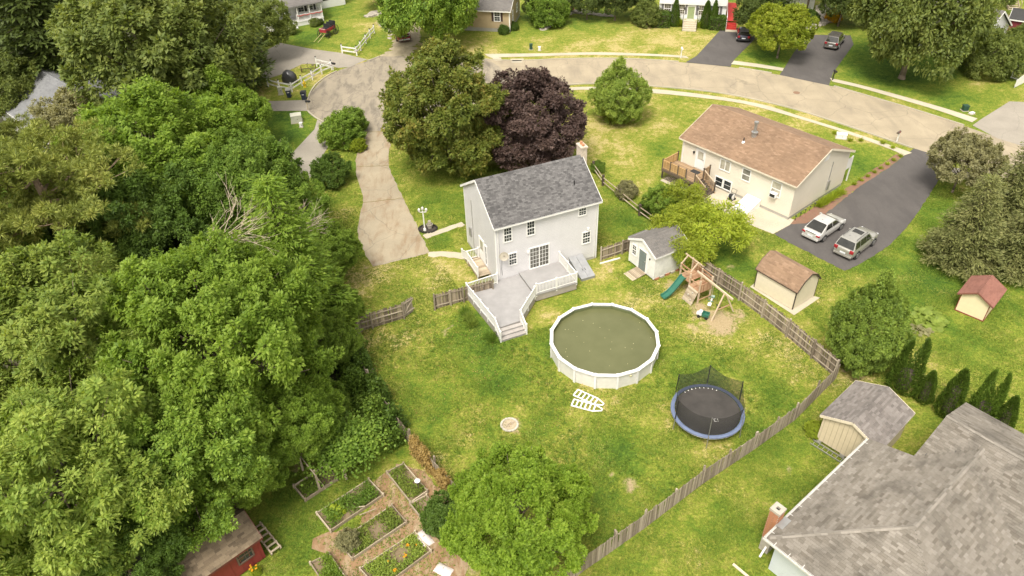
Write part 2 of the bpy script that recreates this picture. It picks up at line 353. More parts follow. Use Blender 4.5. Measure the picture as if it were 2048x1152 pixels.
DIRT = [(1440, 645, 42, 1.0), (1400, 620, 30, .8), (1480, 630, 22, .8), (1390, 655, 22, .7), (1335, 610, 22, .5), (735, 535, 14, .7), (1262, 972, 20, .9), (1228, 950, 10, .8), (1380, 580, 22, .9), (1340, 570, 18, .8), (1222, 545, 14, .7), (1215, 528, 14, .7), (512, 125, 40, 1.0), (545, 118, 26, .8), (590, 128, 14, .5),
        (800, 50, 24, .9), (780, 60, 18, .8), (760, 45, 20, .7), (880, 95, 22, .7), (845, 88, 18, .7), (600, 910, 22, .7), (590, 940, 20, .6), (1580, 940, 12, .8), (1500, 465, 18, .3), (1462, 535, 14, .7), (1030, 850, 24, .8), (1060, 755, 10, .3), (890, 665, 14, .7), (905, 652, 8, .7), (1335, 1010, 10, .2), (700, 830, 14, .7), (720, 745, 14, .8),
        (640, 880, 18, .6), (660, 850, 20, .7), (1690, 738, 18, .6), (1650, 790, 14, .4), (1820, 760, 10, .8), (1160, 1120, 24, .6), (930, 1120, 40, .8), (985, 92, 6, .6), (1068, 75, 8, .6), (1895, 790, 12, .4), (1325, 1065, 16, .5), (1440, 1060, 10, .3), (1030, 610, 8, .4), (1620, 905, 10, .5)]
k = N('lawn_grass'); co = k.world()
def att(nm):
    a = k.n('ShaderNodeAttribute', attribute_name=nm); return a.outputs['Fac']
n1 = k.noise(co, 0.28, 6, 0.62, 0.3); n2 = k.noise(co, 1.6, 6, 0.72, 0.2); n3 = k.noise(co, 7, 5, 0.85); n4 = k.noise(co, 30, 3, 0.9); n5 = k.noise(co, 3.6, 5, 0.75, 0.5)
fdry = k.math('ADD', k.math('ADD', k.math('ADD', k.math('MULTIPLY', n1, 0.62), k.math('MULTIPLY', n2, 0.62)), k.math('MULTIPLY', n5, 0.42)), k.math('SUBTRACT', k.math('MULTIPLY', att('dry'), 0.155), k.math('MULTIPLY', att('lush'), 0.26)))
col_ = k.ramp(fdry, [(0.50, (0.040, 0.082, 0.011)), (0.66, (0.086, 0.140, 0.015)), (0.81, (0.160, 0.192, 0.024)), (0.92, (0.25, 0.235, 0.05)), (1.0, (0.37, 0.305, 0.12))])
col_ = k.mix(1.0, col_, k.ramp(n3, [(0.3, 0.45), (0.5, 1.0), (0.7, 1.7)]), 'MULTIPLY')
col_ = k.mix(1.0, col_, k.ramp(n4, [(0.3, 0.6), (0.7, 1.45)]), 'MULTIPLY')
fd = k.ramp(k.math('ADD', k.math('MULTIPLY', att('dirt'), 1.0), k.math('MULTIPLY', k.math('SUBTRACT', n2, 0.5), 1.1)), [(0.42, 0.0), (0.72, 0.9)])
col_ = k.mix(fd, col_, k.ramp(n3, [(0.3, (0.25, 0.175, 0.10)), (0.7, (0.46, 0.36, 0.22))]))
k.bump(k.math('ADD', k.math('MULTIPLY', n3, 0.8), k.math('MULTIPLY', n2, 0.5)), 0.75, 0.09)
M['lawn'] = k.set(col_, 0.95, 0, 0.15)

# ------------------------------------------------------------------ ground sheet
far = [-900, -600, -400, -250, -160, -110]
gx = np.array(far + list(np.arange(-75, 75.1, 0.5)) + [-q for q in far[::-1]]); gy = np.array([-300, -150, -60, -20, 5] + list(np.arange(16, 126.1, 0.5)) + [140, 165, 200, 260, 350, 500, 800, 1400])
X, Y = np.meshgrid(gx, gy); nx, ny = len(gx), len(gy)
co_ = np.stack([X.ravel(), Y.ravel(), np.zeros(nx * ny)], 1).astype(np.float32)
ii = np.arange(nx * ny).reshape(ny, nx)
fa = np.stack([ii[:-1, :-1], ii[:-1, 1:], ii[1:, 1:], ii[1:, :-1]], -1).reshape(-1, 4).astype(np.int32)
def np_mesh(name, co, faces, mats):
    me = bpy.data.meshes.new(name); kf = faces.shape[1]; nf = len(faces)
    me.vertices.add(len(co)); me.vertices.foreach_set('co', np.ascontiguousarray(co, np.float32).ravel())
    me.loops.add(nf * kf); me.loops.foreach_set('vertex_index', np.ascontiguousarray(faces, np.int32).ravel())
    me.polygons.add(nf); me.polygons.foreach_set('loop_start', np.arange(0, nf * kf, kf, dtype=np.int32))
    me.update(calc_edges=True); me.validate()
    for m in (mats if isinstance(mats, (list, tuple)) else [mats]): me.materials.append(m)
    return me
me = np_mesh('lawn', co_, fa, M['lawn'])
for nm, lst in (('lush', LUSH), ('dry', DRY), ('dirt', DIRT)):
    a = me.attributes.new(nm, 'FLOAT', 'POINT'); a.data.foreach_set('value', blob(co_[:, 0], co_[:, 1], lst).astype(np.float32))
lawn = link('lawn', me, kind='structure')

def pv(lst, zf=0.0): return [G2(*p) for p in lst]
def smooth_line(pts, n=6):
    """Catmull-Rom through points"""
    out = []; P_ = [Vector((*p, 0)) for p in pts]; P_ = [P_[0] * 2 - P_[1]] + P_ + [P_[-1] * 2 - P_[-2]]
    for i in range(1, len(P_) - 2):
        for j in range(n):
            t = j / n; a, b, c, d = P_[i - 1:i + 3]
            q = 0.5 * ((2 * b) + (c - a) * t + (2 * a - 5 * b + 4 * c - d) * t * t + (3 * b - a - 3 * c + d) * t ** 3); out.append((q.x, q.y))
    out.append((P_[-2].x, P_[-2].y)); return out
def offset(line, d):
    out = []
    for i, p in enumerate(line):
        a = line[max(0, i - 1)]; b = line[min(len(line) - 1, i + 1)]; t = Vector((b[0] - a[0], b[1] - a[1])).normalized(); out.append((p[0] - t.y * d, p[1] + t.x * d))
    return out
def ribbon(mb, line, d0, d1, z0, z1, mi=0):
    """strip between two offsets of a line: a step of height z1-z0"""
    A = offset(line, d0); B = offset(line, d1); n = len(line)
    vs_ = [(*p, z1) for p in A] + [(*p, z1) for p in B] + [(*p, z0) for p in A] + [(*p, z0) for p in B]; fs = []
    for i in range(n - 1):
        fs += [(i, i + 1, n + i + 1, n + i), (2 * n + i, i, i + 1, 2 * n + i + 1)[::-1], (n + i, n + i + 1, 3 * n + i + 1, 3 * n + i)[::-1]]
    fs += [(0, n, 3 * n, 2 * n), (n - 1, 3 * n - 1, 4 * n - 1, 2 * n - 1)]
    mb.add(vs_, fs, mi)
def ragged(poly, amp, step=.35):
    out = []; n = len(poly)
    for i in range(n):
        a, b = Vector(poly[i]), Vector(poly[(i + 1) % n]); m = max(1, int((b - a).length / step)); t = (b - a).normalized() if (b - a).length > 1e-6 else Vector((1, 0))
        for j in range(m): q = a.lerp(b, j / m); e = random.gauss(0, amp); out.append((q.x - t.y * e, q.y + t.x * e))
    return out
def paved(name, poly, z, mat, rag=0.0):
    if rag: poly = ragged(poly, rag)
    PAVED.append(poly); return MB().sheet(poly, z).build(name, mat, kind='structure')
# road: far and near edge, surveyed along the kerbs
far_e = smooth_line(pv([(905, 113), (931, 116), (983, 120.5), (1046, 122), (1139, 118.5), (1248, 118.5), (1357, 124.4), (1461, 134.5), (1558.8, 150), (1653.8, 170), (1725, 190), (1826, 219.7), (1927, 251.8), (1995, 275), (2060, 297), (2150, 330), (2300, 390)]))
near_e = smooth_line(pv([(800, 266), (850, 250), (900, 226), (960, 203), (1040, 183), (1122, 172), (1182, 167.5), (1297, 172), (1440, 186), (1573, 214), (1677, 246), (1766, 276), (1835, 299), (1884, 314), (1960, 340), (2050, 373), (2150, 412), (2240, 450)]))
road_poly = far_e + near_e[::-1]
paved('road', road_poly, 0.010, M['road'])
cul = smooth_line(pv([(817, 112), (766, 112.5), (744, 119.6), (700, 133), (671, 144), (646.5, 158.7), (622, 185.5), (615, 205), (620, 224.6), (640, 240), (668, 254), (712, 262), (783, 263), (845, 256), (900, 230), (960, 207), (1000, 190), (1010, 160), (1000, 135), (960, 116.5), (900, 112.5), (817, 112)]))[:-1]
paved('turning_circle', cul, 0.014, M['circle'])
kb = MB()
def sub(line, x0, x1): return [p for p in line if x0 <= p[0] <= x1]
def gxy(px, py): return G2(px, py)[0]
for seg in (sub(far_e, gxy(915, 114), gxy(1368, 125)), sub(far_e, gxy(1462, 134), gxy(1556, 149)), sub(far_e, gxy(1662, 172), gxy(1930, 252))): ribbon(kb, seg, 0.0, 0.16, 0.0, 0.12)
for seg in (sub(near_e, gxy(1040, 184), gxy(1826, 296)), sub(near_e, gxy(1960, 340), 200)): ribbon(kb, seg, -0.16, 0.0, 0.0, 0.12)
cc = smooth_line(pv([(744, 119.6), (700, 133), (671, 144), (646.5, 158.7), (622, 185.5)])); 
ck = smooth_line(pv([(674, 143), (660, 150), (646.5, 158.7), (632, 171), (622, 186), (617, 200)])); ribbon(kb, ck, -0.16, 0.0, 0.0, 0.11)
ck = smooth_line(pv([(617, 222), (624, 229), (640, 240), (668, 254), (700, 261)])); ribbon(kb, ck, -0.16, 0.0, 0.0, 0.11)
ck = smooth_line(pv([(790, 263), (845, 256), (900, 230), (950, 208)])); ribbon(kb, ck, -0.16, 0.0, 0.0, 0.11)
ck = smooth_line(pv([(760, 113.5), (744, 119.6), (734, 122)])); ribbon(kb, ck, -0.16, 0, 0, .1)
kb.build('kerb', M['kerb'], kind='structure')
def strip(name, up, lo, z, mat):
    poly = smooth_line(pv(up), 5) + smooth_line(pv(lo), 5)[::-1]; return paved(name, poly, z, mat)
strip('sidewalk', [(1060, 188), (1126, 177), (1182, 174), (1297, 177.7), (1412, 190), (1523, 209), (1606, 234.6), (1692, 261), (1796, 296), (1824, 306)], [(1060, 194), (1128, 182.5), (1182, 180), (1297, 186), (1385, 194), (1480, 206.5), (1567, 228.6), (1677, 262), (1781, 299), (1806, 312)], 0.03, M['sidewalk'])
strip('sidewalk', [(969, 108), (1040, 107.5), (1111, 106.6), (1193, 104.7), (1303, 108), (1372, 112)], [(985, 115), (1057, 113.5), (1166, 110), (1275, 111.6), (1340, 114), (1378, 117)], 0.03, M['sidewalk'])
paved('sidewalk', pv([(969, 108.5), (985, 112), (1002, 116), (1004, 122), (990, 122), (985, 117), (975, 113)]), 0.034, M['sidewalk'])
strip('sidewalk', [(1468, 121.7), (1515, 128), (1567.7, 136.6)], [(1462, 128.5), (1510, 134), (1564.7, 142.5)], 0.03, M['sidewalk'])
strip('sidewalk', [(1659, 155.9), (1720, 170), (1790, 188.5), (1880, 214), (1955, 237.5)], [(1665, 163.5), (1720, 176), (1787, 195), (1875, 221), (1944, 245)], 0.03, M['sidewalk'])
main_drive = smooth_line(pv([(728, 262), (721, 289), (713, 312), (712, 338), (718, 368), (726, 397), (718, 440), (716, 470), (725, 497), (746, 533.6)]), 5) + pv([(814, 518)]) + smooth_line(pv([(858, 506), (850, 487), (834, 454), (814, 411), (791, 365), (779, 335), (778, 305), (784, 279), (787, 262.5)]), 5)
paved('driveway', main_drive, 0.022, M['drive'], .035)
jt = MB()
for a, b in (((728, 263), (787, 263.5)), ((713, 333), (777, 331)), ((726, 405), (806, 396))):
    p, q = G(*a, .028), G(*b, .028); n_ = 10; L = [p.lerp(q, i / n_) + V(0, random.uniform(-.06, .06), 0) for i in range(n_ + 1)]
    for i in range(n_): jt.beam(L[i], L[i + 1], 0.07, 0.004)
jt.build('driveway_joint', mp('mossy_joint', (0.16, 0.125, 0.04), 0.95), kind='structure')
paved('driveway', pv([(1439.6, 61.5), (1393, 112), (1371, 125), (1461, 134), (1468, 120), (1514, 74), (1484.5, 58), (1440, 56)]), 0.022, M['asphalt'])
paved('driveway', pv([(1627, 69.8), (1606, 86), (1588.5, 104), (1570, 134), (1559, 150), (1610, 161), (1658, 171), (1666, 146), (1707, 89), (1701, 71)]), 0.022, M['asphalt'])
near_drive = pv([(1827, 297), (1788, 328), (1712, 378), (1646, 430.7), (1580, 449), (1547, 468.6), (1616, 505), (1689, 542), (1700, 538)]) + smooth_line(pv([(1729, 523), (1775, 493), (1808, 460), (1841, 417), (1874, 365), (1893, 345), (1905, 335), (1890, 316)]), 4)
paved('driveway', near_drive, 0.022, M['asphalt'], .03)
paved('driveway', pv([(1945, 251), (1960, 240), (2019, 203), (2060, 205), (2200, 230), (2200, 330), (2060, 297), (1995, 277)]), 0.018, M['asphalt_old'])
paved('driveway', pv([(635, 238), (629, 259), (570, 322), (540, 360), (600, 385), (621, 355), (645, 312), (668, 275), (668, 254)]), 0.020, M['asphalt_old'])
paved('driveway', pv([(560, 86), (622, 98), (681, 106), (734, 119), (700, 134), (676, 136), (646, 128), (605, 128), (560, 150), (480, 175), (430, 175), (480, 130)]), 0.022, M['asphalt_old'])
paved('driveway', pv([(617, 200), (500, 204), (380, 220), (300, 225), (300, 245), (380, 240), (500, 222.5), (619, 222)]), 0.022, M['asphalt_old'])
paved('gravel_drive', pv([(764, 113), (782, 95), (795, 70), (800, 40), (840, 40), (838, 80), (822, 113)]), 0.018, M['gravel'], .25)
for p in (pv([(845, 470), (924, 444), (930, 450), (852, 478)]), pv([(856, 504), (890, 503), (930, 507), (932, 520), (890, 514), (858, 513)])): paved('footpath', p, 0.02, M['sidewalk'], .05)
paved('patio', pv([(1320, 361), (1336, 354), (1420, 370), (1588, 440), (1580, 450), (1546, 468.5), (1484, 444), (1412, 407)]), 0.03, M['patio'])
paved('mulch_bed', pv([(1646, 431), (1712, 378), (1788, 328), (1812, 306), (1800, 305), (1752, 335), (1700, 372), (1588, 440), (1580, 449), (1612, 447)]), 0.026, M['redmulch'], .05)
def garden(x, y): return (560 + x / 3.47, 820 + y / 3.47)
mulch_poly = pv([garden(*p) for p in [(640, 480), (740, 440), (860, 370), (1000, 430), (1150, 600), (1240, 900), (1320, 1180), (500, 1250), (350, 1000), (230, 960), (230, 900), (340, 850), (520, 840), (600, 700), (700, 600)]])
paved('garden_mulch', mulch_poly, 0.012, M['mulch'], .12)
paved('shed_gravel_pad', pv([(1500, 574), (1515, 562), (1640, 596), (1588, 631)]), 0.03, M['patio'])

# leaf litter under the wood, with tree shade put into its dark colour
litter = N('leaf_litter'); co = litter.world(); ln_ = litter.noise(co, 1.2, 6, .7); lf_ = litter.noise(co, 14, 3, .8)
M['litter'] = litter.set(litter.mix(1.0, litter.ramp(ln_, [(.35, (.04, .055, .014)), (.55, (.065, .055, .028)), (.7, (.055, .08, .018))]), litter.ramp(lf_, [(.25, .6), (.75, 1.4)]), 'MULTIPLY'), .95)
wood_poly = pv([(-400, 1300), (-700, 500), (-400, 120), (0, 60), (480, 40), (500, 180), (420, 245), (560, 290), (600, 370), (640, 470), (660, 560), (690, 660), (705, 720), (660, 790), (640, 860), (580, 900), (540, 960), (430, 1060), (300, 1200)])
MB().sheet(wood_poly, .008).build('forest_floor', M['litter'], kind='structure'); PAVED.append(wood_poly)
# ------------------------------------------------------------------ building helpers
CAMV = Vector((0, 0, CAM_H))
def to_px(p):
    q = Vector(p) - CAMV; zc = q.dot(_f)
    return (1024 + F_PX * q.dot(_r2) / zc, 576 + F_PX * q.dot(_d2) / zc) if zc > 0 else (-9999, -9999)
def tm(loc, rz): return Matrix.Translation(Vector(loc)) @ Matrix.Rotation(rz, 4, 'Z')
def wall_map(side, W, D):
    return {'f': lambda s, z, o: (s, -o, z), 'b': lambda s, z, o: (s, D + o, z), 'l': lambda s, z, o: (-o, s, z), 'r': lambda s, z, o: (W + o, s, z)}[side]
def wbox(mb, fm, s0, s1, z0, z1, o0, o1, mi=0):
    vs_ = [fm(s, z, o) for s in (s0, s1) for z in (z0, z1) for o in (o0, o1)]
    mb.add(vs_, [(0, 1, 3, 2), (4, 6, 7, 5), (0, 4, 5, 1), (2, 3, 7, 6), (0, 2, 6, 4), (1, 5, 7, 3)], mi)
def window(parent, fm, s0, s1, z0, z1, cols=2, rows=2, glass=None, frame=None, shutter=None, split='h', name='window', sill=True, mid=0.07):
    fw = 0.09; frame = frame or M['white_trim']; mb = MB()
    wbox(mb, fm, s0 - fw, s0, z0 - fw, z1 + fw, -0.02, 0.05); wbox(mb, fm, s1, s1 + fw, z0 - fw, z1 + fw, -0.02, 0.05)
    wbox(mb, fm, s0, s1, z1, z1 + fw, -0.02, 0.05); wbox(mb, fm, s0, s1, z0 - fw, z0, -0.02, 0.065)
    zm = (z0 + z1) / 2; sm = (s0 + s1) / 2
    if split == 'h': wbox(mb, fm, s0, s1, zm - mid / 2, zm + mid / 2, -0.01, 0.035)
    if split == 'v': wbox(mb, fm, sm - mid / 2, sm + mid / 2, z0, z1, -0.01, 0.035)
    fo = mb.build(name, frame, parent)
    g = glass or M['glass']
    if split == 'h': cells = [(s0, s1, z0, zm - mid / 2), (s0, s1, zm + mid / 2, z1)]
    elif split == 'v': cells = [(s0, sm - mid / 2, z0, z1), (sm + mid / 2, s1, z0, z1)]
    else: cells = [(s0, s1, z0, z1)]
    for a, b, c, d in cells:
        p = MB(); wbox(p, fm, a, b, c, d, 0.002, 0.012); p.build('pane', g, fo)
        if cols * rows > 1:
            t = 0.022
            for i in range(1, cols): q = MB(); x = a + (b - a) * i / cols; wbox(q, fm, x - t / 2, x + t / 2, c, d, 0.013, 0.024); q.build('muntin', frame, fo)
            for j in range(1, rows): q = MB(); z = c + (d - c) * j / rows; wbox(q, fm, a, b, z - t / 2, z + t / 2, 0.0135, 0.0245); q.build('muntin', frame, fo)
    if shutter:
        for a, b in ((s0 - fw - 0.32, s0 - fw - 0.02), (s1 + fw + 0.02, s1 + fw + 0.32)):
            q = MB(); wbox(q, fm, a, b, z0 - 0.05, z1 + 0.05, 0.0, 0.04)
            nsl = 10
            for j in range(nsl):
                z = z0 + (z1 - z0) * (j + .5) / nsl; wbox(q, fm, a + .04, b - .04, z - .03, z + .02, 0.041, 0.05)
            q.build('shutter', shutter, parent)
    return fo
def door(parent, fm, s0, s1, z0, z1, mat, frame=None, lite=False, name='door'):
    frame = frame or M['white_trim']; mb = MB(); fw = 0.09
    wbox(mb, fm, s0 - fw, s0, z0, z1 + fw, -0.02, 0.05); wbox(mb, fm, s1, s1 + fw, z0, z1 + fw, -0.02, 0.05); wbox(mb, fm, s0, s1, z1, z1 + fw, -0.02, 0.05)
    fo = mb.build('door_frame', frame, parent)
    d = MB(); wbox(d, fm, s0, s1, z0, z1, 0.0, 0.025)
    for a in (0.12, 0.56):
        for zz0, zz1 in ((0.08, 0.4), (0.47, 0.9)):
            if lite and zz0 > .4: continue
            wbox(d, fm, s0 + (s1 - s0) * a, s0 + (s1 - s0) * (a + .32), z0 + (z1 - z0) * zz0, z0 + (z1 - z0) * zz1, 0.026, 0.035)
    do = d.build(name, mat, parent)
    if lite:
        p = MB(); wbox(p, fm, s0 + .15, s1 - .15, z0 + (z1 - z0) * .5, z1 - .15, 0.028, 0.034); p.build('pane', M['glass_pale'], do)
    h = MB(); wbox(h, fm, s1 - .12, s1 - .06, z0 + 0.95, z0 + 1.05, 0.03, 0.09); h.build('handle', M['metal_grey'], do)
    return do
UNIT_SH = {}
def shingles(parent, wm, O, u, v, poly, tab, course, mat, indiv=0, lift=0.022, name='shingle', rv=0.25):
    """lapped courses of tabs on a roof plane; poly in (along eave, up slope); the largest-looking ones are objects, the rest one mesh"""
    O = Vector(O); u = Vector(u).normalized(); v = Vector(v).normalized(); n = u.cross(v).normalized()
    if n.z < 0: n = -n
    tmax = max(p[1] for p in poly); tmin = min(p[1] for p in poly); cells = []
    j = 0; t = tmin
    while t < tmax - 0.02:
        tm_ = t + course * 0.5; xs = []
        for i in range(len(poly)):
            a, b = poly[i], poly[(i + 1) % len(poly)]
            if (a[1] > tm_) != (b[1] > tm_): xs.append(a[0] + (b[0] - a[0]) * (tm_ - a[1]) / (b[1] - a[1]))
        xs.sort()
        for a, b in zip(xs[::2], xs[1::2]):
            s = a - random.uniform(0, tab) * (1 if j else 0)
            while s < b:
                wd = tab * random.uniform(1 - rv, 1 + rv); s0, s1 = max(a, s), min(b, s + wd)
                if s1 - s0 > 0.03: cells.append((s0, s1 - 0.008, t, min(t + course * 1.3, tmax + .02), random.uniform(0, 0.004)))
                s += wd
        t += course; j += 1
    def vis(c):
        p = wm @ (O + u * (c[0] + c[1]) / 2 + v * (c[2] + c[3]) / 2); x, y = to_px(p)
        return ((x > -10) and (x < 2058) and (y > -10) and (y < 1162), -(p - CAMV).length)
    order = sorted(range(len(cells)), key=lambda i: vis(cells[i]), reverse=True) if indiv else list(range(len(cells)))
    one = set(order[:indiv]); mb = MB(); key = (mat.name,)
    if indiv and key not in UNIT_SH:
        q = MB(); q.add([(0, 0, 0), (1, 0, 0), (0, 1, -.7), (1, 1, -.7), (0, 0, 1), (1, 0, 1), (0, 1, 0.1), (1, 1, 0.1)], [(0, 1, 5, 4), (4, 5, 7, 6), (0, 4, 6, 2), (1, 3, 7, 5), (2, 6, 7, 3), (0, 2, 3, 1)]); UNIT_SH[key] = q.mesh('shingle', mat)
    for i, (s0, s1, t0, t1, dz) in enumerate(cells):
        lf = lift + dz
        if i in one:
            o = bpy.data.objects.new(name, UNIT_SH[key]); COL.objects.link(o); o.parent = parent
            p = O + u * s0 + v * t0 + n * 0.004; cx_, cy_, cz_ = u * (s1 - s0), v * (t1 - t0), n * lf
            o.matrix_basis = Matrix(((cx_.x, cy_.x, cz_.x, p.x), (cx_.y, cy_.y, cz_.y, p.y), (cx_.z, cy_.z, cz_.z, p.z), (0, 0, 0, 1)))
        else:
            A = lambda s, t, h: O + u * s + v * t + n * h
            mb.add([A(s0, t0, .003), A(s1, t0, .003), A(s0, t1, -.01), A(s1, t1, -.01), A(s0, t0, lf), A(s1, t0, lf), A(s0, t1, .006), A(s1, t1, .006)],
                   [(0, 1, 5, 4), (4, 5, 7, 6), (0, 4, 6, 2), (1, 3, 7, 5)])
    if mb.v: mb.build('shingles', mat, parent, kind='stuff')
def slab(mb, pts, th, mi=0):
    """roof slab under a quad/tri given by its upper corners"""
    P_ = [Vector(p) for p in pts]; n = (P_[1] - P_[0]).cross(P_[2] - P_[0]).normalized()
    if n.z < 0: n = -n
    k_ = len(P_); mb.add(P_ + [p - V(0, 0, th) for p in P_], [tuple(range(k_)), tuple(range(2 * k_ - 1, k_ - 1, -1))] + [(i, k_ + i, k_ + (i + 1) % k_, (i + 1) % k_) for i in range(k_)], mi)
def gable(parent, wm, W, D, h, rise, wall_mat, oh=0.25, rk=0.15, sh=None, tab=0.3, course=0.14, trim=None, axis='x', indiv=0, z0=0.0, found=0.0, gambrel=None, th=0.12, ridge_cap=True):
    """walls with gable ends, trimmed roof with laid shingles. axis: direction of the ridge"""
    if axis == 'x': T = lambda a, b, z: (a, b, z); L, B = W, D
    else: T = lambda a, b, z: (b, a, z); L, B = D, W
    prof = [(0, h), (B / 2, h + rise), (B, h)] if not gambrel else [(0, h), (B * gambrel[0], h + rise * gambrel[1]), (B / 2, h + rise), (B * (1 - gambrel[0]), h + rise * gambrel[1]), (B, h)]
    mb = MB(); b0 = z0 + found
    mb.poly([T(0, 0, b0), T(L, 0, b0), T(L, 0, h), T(0, 0, h)]); mb.poly([T(0, B, b0), T(L, B, b0), T(L, B, h), T(0, B, h)])
    for a in (0, L): mb.poly([T(a, 0, b0)] + [T(a, b, z) for b, z in prof] + [T(a, B, b0)])
    mb.build('wall', wall_mat, parent)
    if found: q = MB(); q.bb(0.03, W - .03, 0.03, D - .03, z0 - .05, b0); q.build('foundation', M['foundation'], parent)
    trim = trim or M['white_trim']
    roof = MB(); pr = [(b, z + 0.03) for b, z in prof]
    e0 = (pr[1][1] - pr[0][1]) / (pr[1][0] - pr[0][0])
    pr[0] = (pr[0][0] - oh, pr[0][1] - oh * e0); pr[-1] = (pr[-1][0] + oh, pr[-1][1] - oh * e0)
    for (b1, z1), (b2, z2) in zip(pr[:-1], pr[1:]): slab(roof, [T(-rk, b1, z1 + th), T(L + rk, b1, z1 + th), T(L + rk, b2, z2 + th), T(-rk, b2, z2 + th)], th)
    ro = roof.build('roof', M['roof_deck'], parent)
    for (b1, z1), (b2, z2) in zip(pr[:-1], pr[1:]):
        upw = z2 > z1
        lo, hi = ((b1, z1), (b2, z2)) if upw else ((b2, z2), (b1, z1))
        sl = math.hypot(hi[0] - lo[0], hi[1] - lo[1]); O = Vector(T(-rk, lo[0], lo[1] + th)); vv = Vector(T(0, hi[0] - lo[0], hi[1] - lo[1])); uu = Vector(T(1, 0, 0))
        shingles(ro, wm, O, uu, vv, [(-.03, -.03), (L + 2 * rk + .03, -.03), (L + 2 * rk + .03, sl), (-.03, sl)], tab, course, sh, indiv)
    tr = MB()
    for b, z in (pr[0], pr[-1]):
        s_ = -1 if b < B / 2 else 1; tr.beam(T(-rk - .02, b + s_ * .012, z + th * .42), T(L + rk + .02, b + s_ * .012, z + th * .42), 0.03, th + .05)
    for a, s_ in ((-rk, -1), (L + rk, 1)):
        for (b1, z1), (b2, z2) in zip(pr[:-1], pr[1:]): tr.beam(T(a + s_ * .016, b1, z1 + th * .4), T(a + s_ * .016, b2, z2 + th * .4), 0.032, th + .06)
    tr.build('fascia', trim, parent)
    if ridge_cap:
        rc = MB(); n_ = int((L + 2 * rk) / .3) + 1; zr = h + rise + .03 + th
        for i in range(n_):
            x0 = -rk + (L + 2 * rk) * i / n_; x1 = -rk + (L + 2 * rk) * (i + 1) / n_ - .01
            y = B / 2; e = (pr[len(pr) // 2][1] - pr[len(pr) // 2 - 1][1]) / (pr[len(pr) // 2][0] - pr[len(pr) // 2 - 1][0])
            for s_ in (-1, 1): rc.poly([T(x0, y, zr + .045), T(x1, y, zr + .04), T(x1, y + s_ * .16, zr + .035 - .16 * e), T(x0, y + s_ * .16, zr + .04 - .16 * e)])
        rc.build('ridge_cap', sh, ro, kind='stuff')
    return ro
def corner_boards(parent, W, D, h, mat, z0=0.0, wd=0.1):
    for x in (0, W):
        for y in (0, D): mb = MB(); mb.bb(x - (.012 if x == 0 else wd - .012), x + (wd - .012 if x == 0 else .012), y - (.012 if y == 0 else wd - .012), y + (wd - .012 if y == 0 else .012), z0, h - .02); mb.build('corner_board', mat, parent)
_bal = {}
def railing(parent, a, b, h=0.9, mat=None, post=True, spacing=0.12, pw=0.1, post_n=None, bot=0.1, balw=0.035, rail_mat=None, first=True, last=True, postmat=None):
    """posts with caps, two rails and single balusters from a to b (deck-level points)"""
    a = Vector(a); b = Vector(b); L = (b - a).length; mat = mat or M['white']
    k_ = post_n if post_n is not None else max(1, int(round(L / 1.6)))
    for i in range(k_ + 1):
        if (i == 0 and not first) or (i == k_ and not last): continue
        p = a.lerp(b, i / k_); q = MB(); q.bb(-pw / 2, pw / 2, -pw / 2, pw / 2, -.25, h + .08); q.bb(-pw / 2 - .02, pw / 2 + .02, -pw / 2 - .02, pw / 2 + .02, h + .08, h + .11); q.bb(-pw * .3, pw * .3, -pw * .3, pw * .3, h + .11, h + .15)
        q.build('post', postmat or mat, parent, loc=p)
    q = MB(); q.beam(a + V(0, 0, h), b + V(0, 0, h), 0.07, 0.06); q.build('top_rail', rail_mat or mat, parent)
    q = MB(); q.beam(a + V(0, 0, bot), b + V(0, 0, bot), 0.05, 0.05); q.build('bottom_rail', mat, parent)
    key = (mat.name, round(h, 2), bot, balw)
    if key not in _bal: q = MB(); q.bb(-balw / 2, balw / 2, -balw / 2, balw / 2, bot + .026, h - .031); _bal[key] = q.mesh('baluster', mat)
    n_ = max(2, int(L / spacing)); ang = math.atan2(b.y - a.y, b.x - a.x)
    for i in range(1, n_): link('baluster', _bal[key], parent, loc=a.lerp(b, i / n_), rz=ang)

# ------------------------------------------------------------------ main house
A_ = rad(22.1); Fh = G(987.6, 458.0, 5.62); uu = V(math.cos(A_), math.sin(A_), 0); vv = V(-math.sin(A_), math.cos(A_), 0)
OH = Fh + uu * 0.15 + vv * 0.26; OH.z = 0
HW, HD, HH, HR = 8.8, 6.65, 5.6, 2.15
house = thing('house', 'two storey pale grey house with charcoal shingle roof beside the pool', 'house', OH, A_)
hm = tm(OH, A_)
gable(house, hm, HW, HD, HH, HR, M['siding_grey'], 0.26, 0.15, M['sh_main'], 0.24, 0.13, found=0.25)
corner_boards(house, HW, HD, HH, M['white_trim'], .1)
fm = wall_map('f', HW, HD)
window(house, fm, .75, 1.33, 4.02, 5.2, 3, 2); window(house, fm, 2.66, 3.24, 4.06, 5.25, 3, 2)
window(house, fm, 7.08, 7.68, 4.62, 5.33, 3, 2); window(house, fm, 7.5, 8.12, 1.85, 2.85, 3, 2); window(house, fm, 1.1, 1.68, 1.75, 2.75, 3, 2)
window(house, fm, 2.86, 4.45, .85, 2.72, 3, 5, glass=m_glass('patio_door_glass', (0.10, 0.095, 0.08)), split='v', name='sliding_door')
q = MB(); q.lathe([(0.03, 0), (0.24, .03), (.36, .08), (.35, .085), (.23, .04), (.02, .012)], 20, axis='y', c=(0, 0, 0), cap=False); q.tube((0, .05, 0), (.0, .3, -.2), .025); q.tube((0, 0.05, -.38), (.05, -.55, -.12), .015); q.box((.05, -.57, -.1), (.12, .08, .08))
q.build('satellite_dish', mp('weathered_dish', (.36, .32, .25), .6), house, loc=(.52, -.38, 3.0), rot=(rad(160), 0, rad(-20)))
